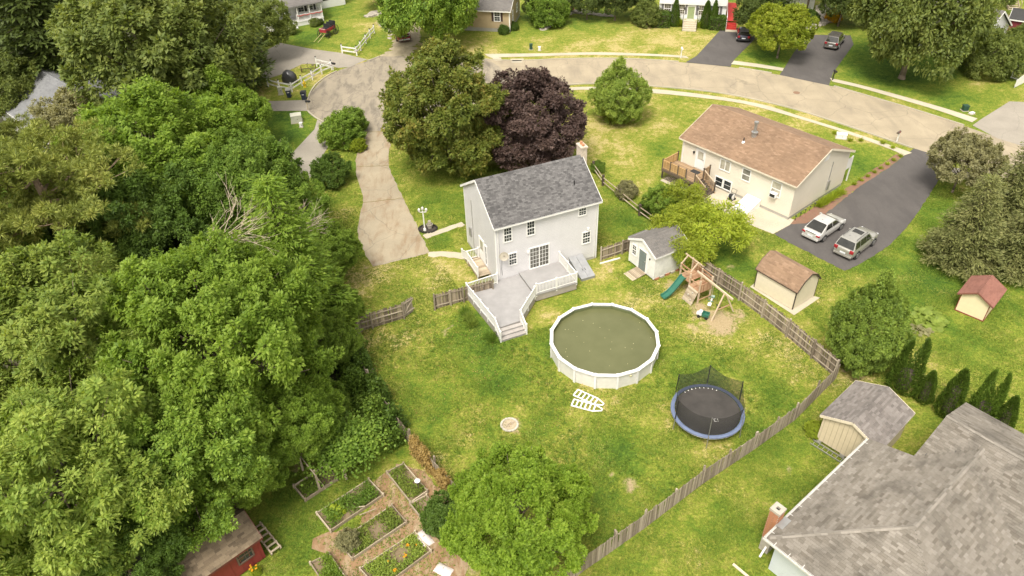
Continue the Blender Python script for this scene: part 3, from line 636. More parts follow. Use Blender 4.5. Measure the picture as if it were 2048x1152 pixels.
for s, z in ((2.68, 2.55), (7.95, 3.2)): q = MB(); wbox(q, fm, s - .07, s + .07, z - .14, z + .06, 0, .13); q.build('wall_lamp', M['white'], house)
q = MB(); q.tube((.22, -.06, 5.4), (.22, -.06, .9), .035); q.build('downspout', M['white'], house)
q = MB(); q.tube((8.55, -.06, 5.4), (8.55, -.06, .2), .035); q.build('downspout', M['white'], house)
q = MB(); q.path([(.5, -.03, 2.7), (.42, -.03, 1.6), (.47, -.03, .95)], .012); q.build('cable', M['black'], house)
# pale brick chimney on the far gable, plumbing vent
q = MB(); nz = 34
for i in range(nz):
    z0 = 0.0 + i * .25
    q.bb(-.25 - .003 * (i % 2), .25 + .003 * (i % 2), -.42 - .003 * (i % 2), .42 + .003 * (i % 2), z0, z0 + .243)
q.bb(-.3, .3, -.48, .48, 8.5, 8.62)
ch = q.build('chimney', M['chimney_pale'], house, loc=(HW + .27, 3.55, 0))
q = MB(); q.tube((-.0, .15, 8.62), (0, .15, 8.86), .11, n=10); q.tube((0, -.18, 8.62), (0, -.18, 8.78), .11, n=10); q.build('flue', mp('clay_flue', (.42, .2, .1), .8), ch)
q = MB(); q.tube((7.3, 1.35, HH + .85), (7.3, 1.35, HH + 1.4), .05); q.build('vent_pipe', M['black'], house)
# entrance on the left gable side
fl = wall_map('l', HW, HD)
door(house, fl, 2.6, 3.5, .55, 2.6, M['white'], lite=True)
window(house, fl, 2.0, 2.25, .7, 2.5, 1, 3, split='n')
q = MB(); wbox(q, fl, 5.3, 5.6, 1.5, 2.3, 0, .14); q.build('electric_meter', M['metal_grey'], house)
q = MB(); wbox(q, fl, 4.9, 4.95, .1, 5.2, 0, .04); q.build('conduit', M['metal_grey'], house)
sp = thing('side_porch', 'grey wooden side landing with white railing at house gable', 'porch', OH, A_)
for i in range(17): q = MB(); y = 1.2 + i * .145; q.bb(-1.15, -.03, y, y + .135, .44, .48); q.build('plank', M['plank'], sp)
q = MB()
for x in (-1.1, -.1):
    for y in (1.25, 3.5): q.bb(x - .05, x + .05, y - .05, y + .05, 0, .44)
q.bb(-1.15, -1.1, 1.2, 3.66, .28, .44); q.build('frame', M['plank'], sp)
railing(sp, (-1.12, 1.25, .48), (-1.12, 3.6, .48), .85, M['white'], post_n=1); railing(sp, (-1.12, 3.62, .48), (-1.12, 4.9, -.1), .85, M['white'], post_n=1, first=False)
railing(sp, (-1.05, 3.72, .48), (-.1, 3.72, .48), .85, M['white'], post_n=1, first=False)
for i in range(3): q = MB(); q.bb(-1.1, -.1, 3.7 + i * .28, 3.98 + i * .28, .2 - i * .14, .34 - i * .14); q.build('step', M['plank'], sp)
# white deck in two levels with stairs towards the lawn
dk = thing('deck', 'grey two level deck with white railings and stairs', 'deck', OH, A_)
dl = [(-2.75, -.45), (-.1, -.3), (0, -.03), (1.85, -.03), (1.85, -3.12), (-.28, -5.2), (-2.3, -5.25)]
q = MB(); q.prism(dl, .5, .6); q.build('lower_deck', M['composite'], dk)
q = MB(); q.prism([(1.86, -.03), (5.45, -.03), (5.45, -3.15), (1.86, -3.15)], .66, .78); q.build('upper_deck', M['composite'], dk)
q = MB(); q.prism([(x * .995 + .0, y * .995 - .02) for x, y in dl], .06, .5); q.bb(1.9, 5.4, -3.1, -.1, .1, .66); q.build('skirt', mp('deck_skirt', (.33, .29, .25), .8), dk)
for i in range(3):
    q = MB(); q.bb(-2.28, -.24, -5.27 - .3 * (i + 1), -5.27 - .3 * i, 0.0, .45 - .15 * i); q.build('riser', M['composite'], dk)
    q = MB(); q.bb(-2.3, -.22, -5.27 - .3 * (i + 1) - .025, -5.27 - .3 * i, .45 - .15 * i, .485 - .15 * i); q.build('tread', mp('tread_%d' % i, (.36 - .02 * i, .33 - .02 * i, .3 - .02 * i), .8), dk)
R6 = .9
railing(dk, (-2.7, -.5, .6), (-.12, -.34, .6), R6, post_n=1); railing(dk, (-2.7, -.5, .6), (-2.27, -5.2, .6), R6, post_n=4, first=False)
railing(dk, (-2.27, -5.25, .6), (-2.27, -6.15, .02), R6, post_n=1, first=False); railing(dk, (-.26, -5.2, .6), (-.24, -6.15, .02), R6, post_n=1)
railing(dk, (-.26, -5.15, .6), (1.82, -3.12, .6), R6, post_n=2, first=False); railing(dk, (1.98, -3.08, .78), (5.38, -3.08, .78), R6, post_n=2)
railing(dk, (5.38, -3.0, .78), (5.38, -.12, .78), R6, post_n=2, first=False)
# bulkhead hatch
bh = thing('bulkhead', 'grey steel cellar bulkhead doors against the house wall', 'cellar hatch', OH, A_)
x0, x1 = 6.28, 7.45
q = MB(); q.add([(x0, -.02, 0), (x1, -.02, 0), (x1, -2.3, 0), (x0, -2.3, 0), (x0, -.02, .85), (x1, -.02, .85), (x1, -2.3, .22), (x0, -2.3, .22)], [(0, 4, 7, 3), (1, 2, 6, 5), (3, 7, 6, 2), (4, 5, 6, 7), (0, 1, 5, 4)]); q.build('frame', mp('grey_steel', (.27, .27, .27), .5, .2), bh)
for a, b in ((x0 - .03, (x0 + x1) / 2 - .012), ((x0 + x1) / 2 + .012, x1 + .03)):
    q = MB(); slab(q, [(a, -.05, .885), (b, -.05, .885), (b, -2.33, .255), (a, -2.33, .255)], .03); do = q.build('hatch_door', mp('grey_steel_door', (.31, .31, .31), .45, .2), bh)
    q = MB(); xm = b - .1 if a < x0 else a + .1; q.beam((xm, -1.4, .53), (xm, -1.6, .475), .03, .03); q.build('handle', M['metal_dark'], do)

# ------------------------------------------------------------------ brown roofed raised ranch
EZ = 3.55
Fb = G(1593.0, 374.0, EZ); Lb = G(1359.4, 275.8, EZ); db = (Fb - Lb); Bang = math.atan2(db.y, db.x); bu = V(math.cos(Bang), math.sin(Bang), 0); bv = V(-bu.y, bu.x, 0)
BW = db.length - .4; BD = 8.7; OB = Lb + bu * .2 + bv * .3; OB.z = 0
bm_ = tm(OB, Bang)
bh2 = thing('house', 'cream raised ranch house with brown shingle roof and wooden back deck', 'house', OB, Bang)
gable(bh2, bm_, BW, BD, EZ, 1.75, M['siding_cream'], .3, .25, M['sh_brown'], .3, .14, found=.3, trim=mp('cream_trim', (.66, .58, .45), .6))
fb = wall_map('f', BW, BD); fr_ = wall_map('r', BW, BD)
door(bh2, fb, 1.75, 2.65, 1.15, 3.05, M['white'], lite=True)
window(bh2, fb, 4.45, 5.45, 2.1, 3.05, 1, 1, glass=M['glass_pale'], split='v'); window(bh2, fb, 6.85, 7.6, 2.0, 3.05, 1, 1, glass=m_glass('screened_glass', (.2, .19, .16)))
w3 = window(bh2, fb, 9.9, 10.75, 1.75, 3.05, 1, 1, glass=M['glass_pale'])
window(bh2, fb, 4.2, 4.95, .3, 1.15, 1, 2, split='n'); window(bh2, fb, 5.15, 5.9, .3, 1.15, 1, 2, split='n')
q = MB(); wbox(q, fb, 10.0, 10.6, 1.72, 2.1, -.05, .42); ac = q.build('air_conditioner', M['white'], w3)
q = MB(); wbox(q, fb, 10.05, 10.55, 1.77, 2.05, .421, .43); q.build('grille', M['metal_dark'], ac)
for s, z in ((1.45, 2.6),): q = MB(); wbox(q, fb, s - .07, s + .07, z - .1, z + .1, 0, .14); q.build('wall_lamp', M['black'], bh2)
q = MB(); q.tube((.2, -.05, 3.3), (.2, -.05, .2), .04); q.build('downspout', M['white'], bh2)
def roof_z(y, D=BD, h=EZ, r=1.75): return h + .15 + r * (y if y < D / 2 else D - y) / (D / 2)
q = MB(); y = 2.75; z = roof_z(y); q.tube((5.65, y, z - .1), (5.65, y, z + .35), .24, n=14); q.tube((5.65, y, z + .35), (5.65, y, z + .42), .3, n=14); q.tube((5.65, y, z + .4), (5.65, y, z + 1.25), .13, n=14); q.tube((5.65, y, z + 1.22), (5.65, y, z + 1.4), .2, n=14); q.build('flue_pipe', M['metal_grey'], bh2, smooth=False)
q = MB(); y = 1.75; z = roof_z(y); q.lathe([(.17, z - .05), (.12, z + .1), (.05, z + .12)], 12, (5.3, y, 0)); q.build('vent_boot', M['white'], bh2); q = MB(); q.tube((5.3, y, z), (5.3, y, z + .45), .05); q.build('vent_pipe', M['black'], bh2)
q = MB(); wbox(q, fr_, BD / 2 - .35, BD / 2 + .35, EZ + .7, EZ + 1.25, 0, .04); q.build('gable_vent', M['white_trim'], bh2)
q = MB(); wbox(q, fr_, 5.6, 5.9, .8, 1.7, 0, .15); wbox(q, fr_, 5.72, 5.78, 1.7, 3.6, 0, .06); q.build('electric_meter', M['metal_grey'], bh2)
# front porch end seen past the corner
q = MB(); q.bb(BW - 1.6, BW - .1, BD, BD + 1.2, 1.5, 1.62); q.bb(BW - .2, BW - .1, BD + 1.1, BD + 1.2, 0, 2.6); q.bb(BW - .15, BW - .1, BD + .05, BD + 1.1, 1.62, 2.6); q.build('front_stoop', M['white'], bh2)
# back deck with stairs
bd = thing('deck', 'raised brown wooden deck with stairs behind the cream house', 'deck', OB, Bang)
zd = 1.08; dx0, dx1, dy = -.35, 3.5, -2.35
nb = 26
for i in range(nb):
    q = MB(); y = dy + (-.04 - dy) * i / nb; q.bb(dx0, dx1, y, y + (-.04 - dy) / nb - .012, zd - .04, zd); q.build('deck_board', M['deck_wood'], bd)
q = MB(); q.bb(dx0, dx1, dy - .01, dy + .04, zd - .3, zd - .042); q.bb(dx0, dx0 + .05, dy + .05, -.05, zd - .3, zd - .042); q.bb(dx1 - .05, dx1, dy + .05, -.05, zd - .3, zd - .042)
for x in (dx0 + .07, 1.4, dx1 - .07): q.bb(x - .06, x + .06, dy + .05, dy + .17, 0, zd - .3)
q.build('frame', M['rail_dark'], bd)
for i in range(13):
    x = dx0 + .2 + i * .16; q = MB(); q.beam((x, dy - .02, .06), (min(x + .75, dx1), dy - .02, zd - .32), .02, .06); q.build('lattice_slat', M['rail_dark'], bd)
railing(bd, (dx0 + .05, dy + .05, zd), (2.45, dy + .05, zd), .85, M['deck_new'], post_n=3, spacing=.1, balw=.05, rail_mat=M['deck_new'], postmat=M['rail_dark'])
railing(bd, (dx0 + .05, dy + .1, zd), (dx0 + .05, -.08, zd), .85, M['deck_new'], post_n=1, first=False, spacing=.1, balw=.05, postmat=M['rail_dark'])
railing(bd, (dx1 - .05, -.95, zd), (dx1 - .05, -.08, zd), .85, M['deck_wood'], post_n=1, spacing=.1, balw=.04, postmat=M['rail_dark'])
ns = 5
for i in range(ns):
    q = MB(); z = zd - (i + 1) * zd / (ns + 1) ; x = dx1 + i * .27; q.bb(x, x + .29, dy + .1, -1.0, z - .04, z); q.build('tread', M['rail_dark'], bd)
for y in (dy + .08, -.98):
    q = MB(); q.beam((dx1, y, zd - .12), (dx1 + ns * .27 + .1, y, .02), .05, .22); q.build('stringer', M['deck_wood'], bd)
    railing(bd, (dx1 - .02, y, zd - .03), (dx1 + ns * .27, y, .18), .85, M['deck_wood'], post_n=1, spacing=.1, balw=.04, rail_mat=M['play_post'], postmat=M['rail_dark'])
q = MB(); q.bb(1.85, 2.75, -.95, -.35, zd + .004, zd + .02); q.build('door_mat', M['black'], None, loc=OB, rz=Bang, label='dark door mat on the wooden deck of the cream house', cat='door mat')
bh3 = thing('bulkhead', 'white cellar bulkhead doors on the concrete patio', 'cellar hatch', OB, Bang)
x0, x1 = 7.75, 9.15
q = MB(); q.add([(x0, -.02, 0), (x1, -.02, 0), (x1, -2.0, 0), (x0, -2.0, 0), (x0, -.02, .8), (x1, -.02, .8), (x1, -2.0, .2), (x0, -2.0, .2)], [(0, 4, 7, 3), (1, 2, 6, 5), (3, 7, 6, 2), (4, 5, 6, 7)]); q.build('frame', M['white'], bh3)
for a, b in ((x0 - .03, (x0 + x1) / 2 - .01), ((x0 + x1) / 2 + .01, x1 + .03)):
    q = MB(); slab(q, [(a, -.05, .835), (b, -.05, .835), (b, -2.03, .235), (a, -2.03, .235)], .03); do = q.build('hatch_door', M['white'], bh3)
q = MB(); q.tube((x1 - .55, -1.6, .37), (x1 - .55, -1.6, .42), .06); q.build('handle', mp('brass', (.4, .3, .1), .4, .6), bh3)
hr_ = thing('hose_reel', 'garden hose reel cart standing on the patio by the cellar windows', 'hose reel', OB + bu * 6.6 - bv * .75, Bang)
q = MB(); q.lathe([(.16, -.2), (.2, -.15), (.2, .15), (.16, .2)], 14, (0, 0, .38), axis='x'); q.build('hose', M['rubber'], hr_)
for x in (-.22, .22): q = MB(); q.lathe([(.27, -.012), (.27, .012)], 16, (x, 0, .38), axis='x'); q.build('reel_side', M['white'], hr_)
q = MB(); q.path([(-.25, .1, .05), (-.25, .15, .5), (-.25, .35, .95), (.25, .35, .95), (.25, .15, .5), (.25, .1, .05)], .018); q.bb(-.28, .28, -.25, .25, .02, .07); q.build('cart_frame', M['metal_dark'], hr_)
for x in (-.3, .3): q = MB(); q.lathe([(.1, -.03), (.12, 0), (.1, .03)], 12, (x, .18, .12), axis='x'); q.build('wheel', M['rubber'], hr_)
# solar stakes along the gable
for i in range(5):
    p = OB + bu * (BW + .45) + bv * (.4 + i * .75); t_ = thing('path_light', '%s black garden stake light from the white sedan along the cream house' % ['first', 'second', 'third', 'fourth', 'fifth'][i], 'garden light', p, 0, 'garden lights beside the cream house')
    q = MB(); q.tube((0, 0, 0), (0, 0, .42), .015, n=6); q.build('stake', M['black'], t_); q = MB(); q.lathe([(.02, .4), (.07, .44), (.075, .5), (.03, .54)], 10); q.build('lamp_head', M['black'], t_)
# ------------------------------------------------------------------ weathered grey hip roof house (lower right)
Or = G(1532.5, 1076.4, 2.75); Ra = rad(38.5); rm_ = tm((Or.x, Or.y, 0), Ra)
gh = thing('house', 'pale blue house under a large weathered grey hip roof, lower right', 'house', (Or.x, Or.y, 0), Ra)
pz, e0 = .36, 2.75
zL = lambda b: e0 + pz * b
def L3(a, b, z): return V(a, -b, z)
planes = [([(0, 0), (9.75, 0), (9.6, 2.4), (11.9, 4.7), (4.7, 4.7)], lambda a, b: e0 + pz * b, (1, 0), (0, 1)),
          ([(0, 0), (4.7, 4.7), (0, 9.4)], lambda a, b: e0 + pz * a, (0, 1), (1, 0)),
          ([(4.7, 4.7), (11.9, 4.7), (7.2, 9.4), (0, 9.4)], lambda a, b: e0 + pz * (9.4 - b), (1, 0), (0, -1)),
          ([(9.6, 2.4), (12.5, 2.4), (12.5, 14), (2.6, 14), (11.9, 4.7)], lambda a, b: e0 + pz * (a - 7.2) , (0, 1), (1, 0)),
          ([(12.5, 2.4), (15.6, 2.4), (15.6, 14), (12.5, 14)], lambda a, b: e0 + pz * (5.3 - (a - 12.5)), (0, 1), (-1, 0))]
rf = MB()
for pl, zf, _u, _v in planes: slab(rf, [L3(a, b, zf(a, b)) for a, b in pl], .14)
rfo = rf.build('roof', M['roof_deck'], gh)
nshow = [190, 40, 30, 40, 0]
for (pl, zf, ud, vd), ns_ in zip(planes, nshow):
    c_ = 1 / math.sqrt(1 + pz * pz)
    st = [(a * ud[0] + b * ud[1], (a * vd[0] + b * vd[1]) / c_) for a, b in pl]
    z_at0 = zf(0, 0)
    # plane origin where along=0 and up=0
    O = L3(0, 0, z_at0); u3 = L3(ud[0], ud[1], 0); v3 = L3(vd[0], vd[1], pz)
    shingles(rfo, rm_, O, u3, v3, st, .34, .15, M['sh_grey'], ns_, .026)
rc = MB()
def cap_line(p, q, n_):
    p = Vector(p); q = Vector(q); d = (q - p).normalized(); x = d.cross(V(0, 0, 1)).normalized()
    for i in range(n_):
        a = p.lerp(q, i / n_); b = p.lerp(q, (i + 1.15) / n_)
        for s_ in (-1, 1): rc.poly([a + V(0, 0, .055), b + V(0, 0, .04), b + x * s_ * .11 + V(0, 0, .005), a + x * s_ * .11 + V(0, 0, .02)])
cap_line(L3(.1, .1, zL(.1) + .02), L3(4.7, 4.7, zL(4.7) + .02), 22); cap_line(L3(4.7, 4.7, zL(4.7) + .02), L3(11.9, 4.7, zL(4.7) + .02), 24); cap_line(L3(12.5, 2.4, zL(5.3) + .02), L3(12.5, 13, zL(5.3) + .02), 34)
rc.build('ridge_cap', m_shingle('ridge_shingle', [(.16, .14, .113), (.225, .2, .165), (.26, .23, .193)]), rfo, kind='stuff')
wl = MB(); wl.bb(.45, 9.5, -9.0, -.4, 0, 2.68); wl.bb(9.6, 15.2, -13.5, -2.7, 0, 2.72); wl.poly([L3(9.7, 2.69, 2.7), L3(12.5, 2.69, 4.5), L3(15.3, 2.69, 2.7)]); wl.build('wall', M['siding_blue'], gh)
sf = MB(); sf.bb(.05, 9.7, -9.3, -.05, 2.62, 2.66); sf.build('soffit', M['white_trim'], gh)
gt = MB()
def gutter(p, q, out):
    p = Vector(p); q = Vector(q); o_ = Vector(out); d = (q - p)
    gt.beam(p + o_ * .07 + V(0, 0, -.09), q + o_ * .07 + V(0, 0, -.09), .13, .015); gt.beam(p + o_ * .13 + V(0, 0, -.04), q + o_ * .13 + V(0, 0, -.04), .015, .11); gt.beam(p + o_ * .008 + V(0, 0, -.06), q + o_ * .008 + V(0, 0, -.06), .015, .13)
gutter(L3(-.02, 0, e0), L3(9.75, 0, e0), (0, 1, 0)); gutter(L3(0, -.12, e0), L3(0, 9.4, e0), (-1, 0, 0)); gt.build('gutter', mp('aged_gutter', (.5, .48, .44), .6), gh)
for i in range(12): q = MB(); x = .5 + i * .8; q.beam((x, -.16, e0 + .06), (x, .13, e0 + .005), .02, .015); q.build('gutter_bracket', M['white'], gh)
for i in range(5): q = MB(); y = -.5 - i * .8; q.beam((.16, y, e0 + .06), (-.13, y, e0 + .005), .02, .015); q.build('gutter_bracket', M['white'], gh)
# exterior brick chimney: single bricks
cp = G(1560, 1030, 3.2); lp = rm_.inverted() @ cp
chm = MB(); chm.bb(-.26, .26, -.26, .26, 0, 3.42); cho = chm.build('chimney', M['mortar'], gh, loc=(lp.x, max(lp.y, .4), 0))
bk = MB(); bk.bb(-.108, .108, -.05, .05, -.032, .032); bkm = bk.mesh('brick', M['brick']); nb_ = 0
for r in range(30):
    z = 3.42 - r * .077 - .04; off = (r % 2) * .05
    for s_ in range(4):
        for i in range(2):
            a = s_ * math.pi / 2; lx = -.15 + i * .235 + off - .02; x, y = lx * math.cos(a) + .235 * math.sin(a), lx * math.sin(a) - .235 * math.cos(a)
            link('brick', bkm, cho, loc=(x, y, z), rz=a, scale=random.uniform(.97, 1.02))
q = MB()
for a in range(4):
    c_, s_ = math.cos(a * math.pi / 2), math.sin(a * math.pi / 2); q.box((.2 * s_ + .0, -.2 * c_, 3.5 + .003 * (a % 2)), (.6 if a % 2 else .2, .2, .16), a * math.pi / 2)
q.build('chimney_cap', M['mortar'], cho); q = MB(); q.bb(-.11, .11, -.11, .11, 3.41, 3.43); q.build('flue', M['dark'], cho)
q = MB(); q.bb(-.4, .4, -.75, -.3, 2.8, 2.86); q.build('flashing', M['metal_grey'], cho)
q = MB(); q.beam((1.9, .42, .7), (.45, .2, .35), .1, .1); q.build('downspout', M['white'], gh)
lb = link('timber_board', (lambda q: q.beam(G(1466, 1128, .06), G(1497, 1154, .06), .14, .05).mesh('timber_board', M['play_post']))(MB()), label='pale timber board lying on grass near the pale blue wall', cat='board')

# ------------------------------------------------------------------ sheds
def shed_frame(px, py, ang, z=0):
    g = G(px, py, z); return V(g.x, g.y, 0), rad(ang)
# beige shed beside the grey roof
o, a = shed_frame(1631.5, 881, -49.5)
sb = thing('shed', 'beige board shed with grey brown shingle roof beside the weathered roof', 'shed', o, a); sbm = tm(o, a)
gable(sb, sbm, 3.4, 3.75, 2.25, .75, mp('beige_boards', (.55, .46, .31), .7, var=.06), .15, .2, M['sh_beige'], .3, .14, axis='y', z0=.2, indiv=140, trim=mp('beige_trim', (.6, .52, .38), .7))
for i in range(12):
    q = MB(); x = .14 + i * .28; q.bb(x - .015, x + .015, -.022, -.002, .22, 2.25 + (min(x, 3.4 - x)) * .44 - .03); q.build('batten', mp('beige_batten', (.42, .35, .24), .8), sb)
q = MB()
for x in (.15, 1.7, 3.2):
    for y in (.15, 1.8, 3.5): q.bb(x - .15, x + .15, y - .15, y + .15, 0, .2)
q.build('block', M['foundation'], sb)
ld = thing('ladder', 'aluminium extension ladder stored along the base of the beige shed', 'ladder', o, a)
for y, z in ((-.16, .12), (-.5, .08)): q = MB(); q.beam((-.1, y, z), (3.2, y, z), .04, .08); q.build('rail', M['metal_grey'], ld)
for i in range(11): q = MB(); x = .05 + i * .3; q.tube((x, -.16, .12), (x, -.5, .08), .02, n=6); q.build('rung', M['metal_grey'], ld)
# tan barn shed
o, a = shed_frame(1507.3, 574.2, -54.6)
st_ = thing('shed', 'cream barn shed with brown gambrel roof behind the picket fence', 'shed', o, a); stm = tm(o, a)
gable(st_, stm, 3.57, 2.6, 1.78, .95, mp('cream_panel', (.66, .58, .43), .7, var=.05), .1, .1, M['sh_brown'], .3, .13, axis='x', z0=.06, gambrel=(.2, .62), trim=mp('dark_brown_trim', (.06, .04, .03), .6), th=.06)
corner_boards(st_, 3.57, 2.6, 1.78, mp('brown_corner', (.05, .035, .028), .6), .06, .07)
for x, y in ((1.6, .95), (2.2, .45)): q = MB(); q.box((x, y, 2.62 - (1 - y) * .55), (.08, .08, .02)); q.build('roof_patch', M['white'], st_)
# white shed
o, a = shed_frame(1257, 523, -60)
sw = thing('shed', 'old white shed with grey roof and dark door beside the playset', 'shed', o, a); swm = tm(o, a)
gable(sw, swm, 3.1, 3.3, 2.2, .8, M['white_old'], .12, .1, M['sh_dark'], .3, .14, axis='y', z0=.15)
fs_ = wall_map('f', 3.1, 3.3)
door(sw, fs_, 1.25, 2.1, .2, 2.05, M['door_grey']); window(sw, fs_, .4, .82, 1.1, 1.95, 2, 2)
corner_boards(sw, 3.1, 3.3, 2.2, M['white_trim'], .12)
q = MB(); q.box((2.5, -.03, 1.75), (.1, .06, .14)); q.build('wall_lamp', M['metal_dark'], sw)
for i in range(6): q = MB(); y = .15 + i * .55; q.bb(3.02, 3.18, y, y + .38, 0, .16); q.build('block', [M['brick'], M['stone']][i % 2], sw)
rp = thing('ramp', 'weathered plank ramp leading up to the white shed door', 'ramp', o, a)
for i in range(10): q = MB(); y = -.03 - i * .135; z = .2 - i * .018; q.bb(1.1, 2.25, y - .125, y, z - .04, z); q.build('plank', M['plank'], rp)
lt = thing('lean_to', 'dark lean-to roof on posts between the white shed and fence', 'lean-to', o, a)
q = MB(); slab(q, [(-1.15, .7, 1.55), (-.02, .7, 1.9), (-.02, 3.2, 1.9), (-1.15, 3.2, 1.55)], .05); q.build('roof', M['sh_dark'], lt)
for y in (.8, 3.1): q = MB(); q.bb(-1.1, -1.02, y, y + .08, 0, 1.5); q.build('post', M['fence'], lt)
# small tan shed with red roof
o, a = shed_frame(1909, 620, -46)
s5 = thing('shed', 'small cream shed with red brown gable roof on the right lawn', 'shed', o, a)
gable(s5, tm(o, a), 1.95, 2.45, 1.6, .55, mp('pale_yellow_panel', (.70, .60, .38), .7, var=.05), .22, .18, M['sh_red'], .28, .13, axis='y', z0=.08, trim=mp('rust_trim', (.2, .08, .055), .7), th=.06)
q = MB(); q.bb(-.02, 1.97, -.02, 2.47, 0, .09); q.build('base', M['barn_red'], s5); corner_boards(s5, 1.95, 2.45, 1.6, M['barn_red'], .09, .05)
# barn red shed, lower left, half under the trees
b_ = G(532.5, 1115.6); a = rad(43); o = V(b_.x, b_.y, 0) - V(math.cos(a), math.sin(a), 0) * 4.6
sr = thing('shed', 'barn red shed with tan shingle roof half under the trees', 'shed', o, a)
gable(sr, tm(o, a), 4.6, 2.6, 1.95, .7, M['barn_red'], .2, .15, M['sh_redshed'], .32, .14, axis='x', z0=.1, indiv=240, trim=mp('dark_red_trim', (.12, .03, .025), .7))
f6 = wall_map('f', 4.6, 2.6); window(sr, f6, 3.3, 4.05, .95, 1.75, 2, 1, frame=mp('brown_frame', (.12, .08, .06), .7))
for i in range(9): q = MB(); x = .25 + i * .52; wbox(q, f6, x - .012, x + .012, .12, 1.98, 0, .018); q.build('batten', M['barn_red'], sr)
pl_ = thing('wood_rack', 'grey timber rack of lattice frames at the red shed corner', 'wood rack', o, a)
for i in range(6): q = MB(); y = -.15 + i * .4; q.bb(4.85, 5.5, y, y + .09, .28, .34); q.build('slat', M['plank'], pl_)
for x in (4.9, 5.45):
    q = MB(); q.bb(x - .04, x + .04, -.2, 2.1, .2, .28); q.build('rail', M['plank'], pl_)
    for y in (-.1, 1.9): q = MB(); q.bb(x - .04, x + .04, y, y + .08, 0, .2); q.build('leg', M['plank'], pl_)
# ------------------------------------------------------------------ far houses along the street
def whit(px, py, O, u):
    d = ray(px, py); n = V(-u.y, u.x, 0); t = (n.dot(Vector((O.x, O.y, 0)))) / n.dot(Vector((d.x, d.y, 0))); p = CAMV + d * t
    return ((p - O).xy.dot(u.xy), p.z)
def facing(px, py, z, ang):
    g = G(px, py, z); return V(g.x, g.y, 0), rad(ang), V(math.cos(rad(ang)), math.sin(rad(ang)), 0)
zt = lambda x, y: (1290 + x / 8.533, y / 8.533)
# white house with green door
p0, a, u_ = facing(1381, 38, .95, -14)
sL = whit(1318, 20, p0, u_)[0]; sR = whit(1452, 25, p0, u_)[0]; o = p0 + u_ * sL; W_ = sR - sL
wh = thing('house', 'white two storey house with pale green front door and clipped hedges', 'house', o, a); D_ = 7.5
gable(wh, tm(o, a), W_, D_, 5.4, 2.0, M['siding_white'], .3, .2, M['sh_dark'], .35, .16, found=.35)
f7 = wall_map('f', W_, D_)
def pxw(x0, y0, x1, y1, O, u):
    a_ = whit(*zt(x0, y0), O, u); b_ = whit(*zt(x1, y1), O, u); return a_[0], b_[0], b_[1], a_[1]
for x0, y0, x1, y1 in ((340, 65, 430, 220), (590, 80, 665, 235), (930, 100, 1015, 255), (1165, 110, 1250, 265)):
    s0, s1, z0, z1 = pxw(x0, y0, x1, y1, o, u_); window(wh, f7, s0, s1, z0, z1, 3, 2, shutter=mp('grey_shutter', (.16, .15, .15), .7), glass=m_glass('white_house_glass', (.10, .085, .06)))
s0, s1, z0, z1 = pxw(740, 110, 830, 320, o, u_); door(wh, f7, s0, s1, z0, z1, mp('sage_green_door', (.25, .30, .14), .6)); sd = (s0 + s1) / 2; zd0 = z0
zb = whit(*zt(800, 72), o, u_)[1]
q = MB(); wbox(q, f7, .0, W_, zb, 5.35, -.02, .28); q.build('overhang', M['siding_white'], wh)
for s_ in (s0 - .45, s1 + .45): q = MB(); wbox(q, f7, s_ - .08, s_ + .08, z1 - .45, z1 - .1, 0, .15); q.build('wall_lamp', M['metal_dark'], wh)
stp = thing('steps', 'concrete front steps with thin black handrails at the green door', 'steps', o, a)
q = MB(); q.bb(sd - .95, sd + .95, -1.0, -.05, 0, zd0 - .04); q.build('landing', M['sidewalk'], stp)
for i in range(4): q = MB(); z = zd0 - .04 - (i + 1) * (zd0 / 5); q.bb(sd - .95, sd + .95, -1.0 - .32 * (i + 1), -1.0 - .32 * i, 0, z); q.build('step', M['sidewalk'], stp)
for x in (sd - .95, sd + .95):
    q = MB(); q.path([(x, -.1, zd0), (x, -.1, zd0 + .9), (x, -1.0, zd0 + .9), (x, -2.3, .85), (x, -2.3, 0)], .022); q.build('handrail', M['metal_dark'], stp)
# red stairs at the side of the white house
rsp = thing('stairs', 'red painted ramp and steps at the side of the white house', 'stairs', o, a)
redp = mp('red_deck_paint', (.42, .035, .025), .6)
sx = W_ + .25
for i in range(24): q = MB(); y = .2 + i * .27; z = .9 + max(0, i) * .02; q.bb(sx, sx + 1.35, y, y + .26, z - .05, z); q.build('plank', redp, rsp)
for i in range(4): q = MB(); z = .85 - (i + 1) * .19; q.bb(sx, sx + 1.35, .2 - .3 * (i + 1), .2 - .3 * i, 0, z); q.build('step', redp, rsp)
for x in (sx + .0, sx + 1.4): q = MB(); q.beam((x, -1.0, .6), (x, .2, 1.7), .07, .07); q.beam((x, .2, 1.7), (x, 6.5, 2.2), .07, .07); q.beam((x, -1.0, 0), (x, -1.0, .65), .08, .08); q.build('handrail', M['white'] if x == sx else mp('orange_rail', (.5, .16, .06), .6), rsp)
q = MB(); q.bb(sx - .05, sx + 1.5, -1.75, -1.02, 0, .08); q.build('landing', M['sidewalk'], rsp)
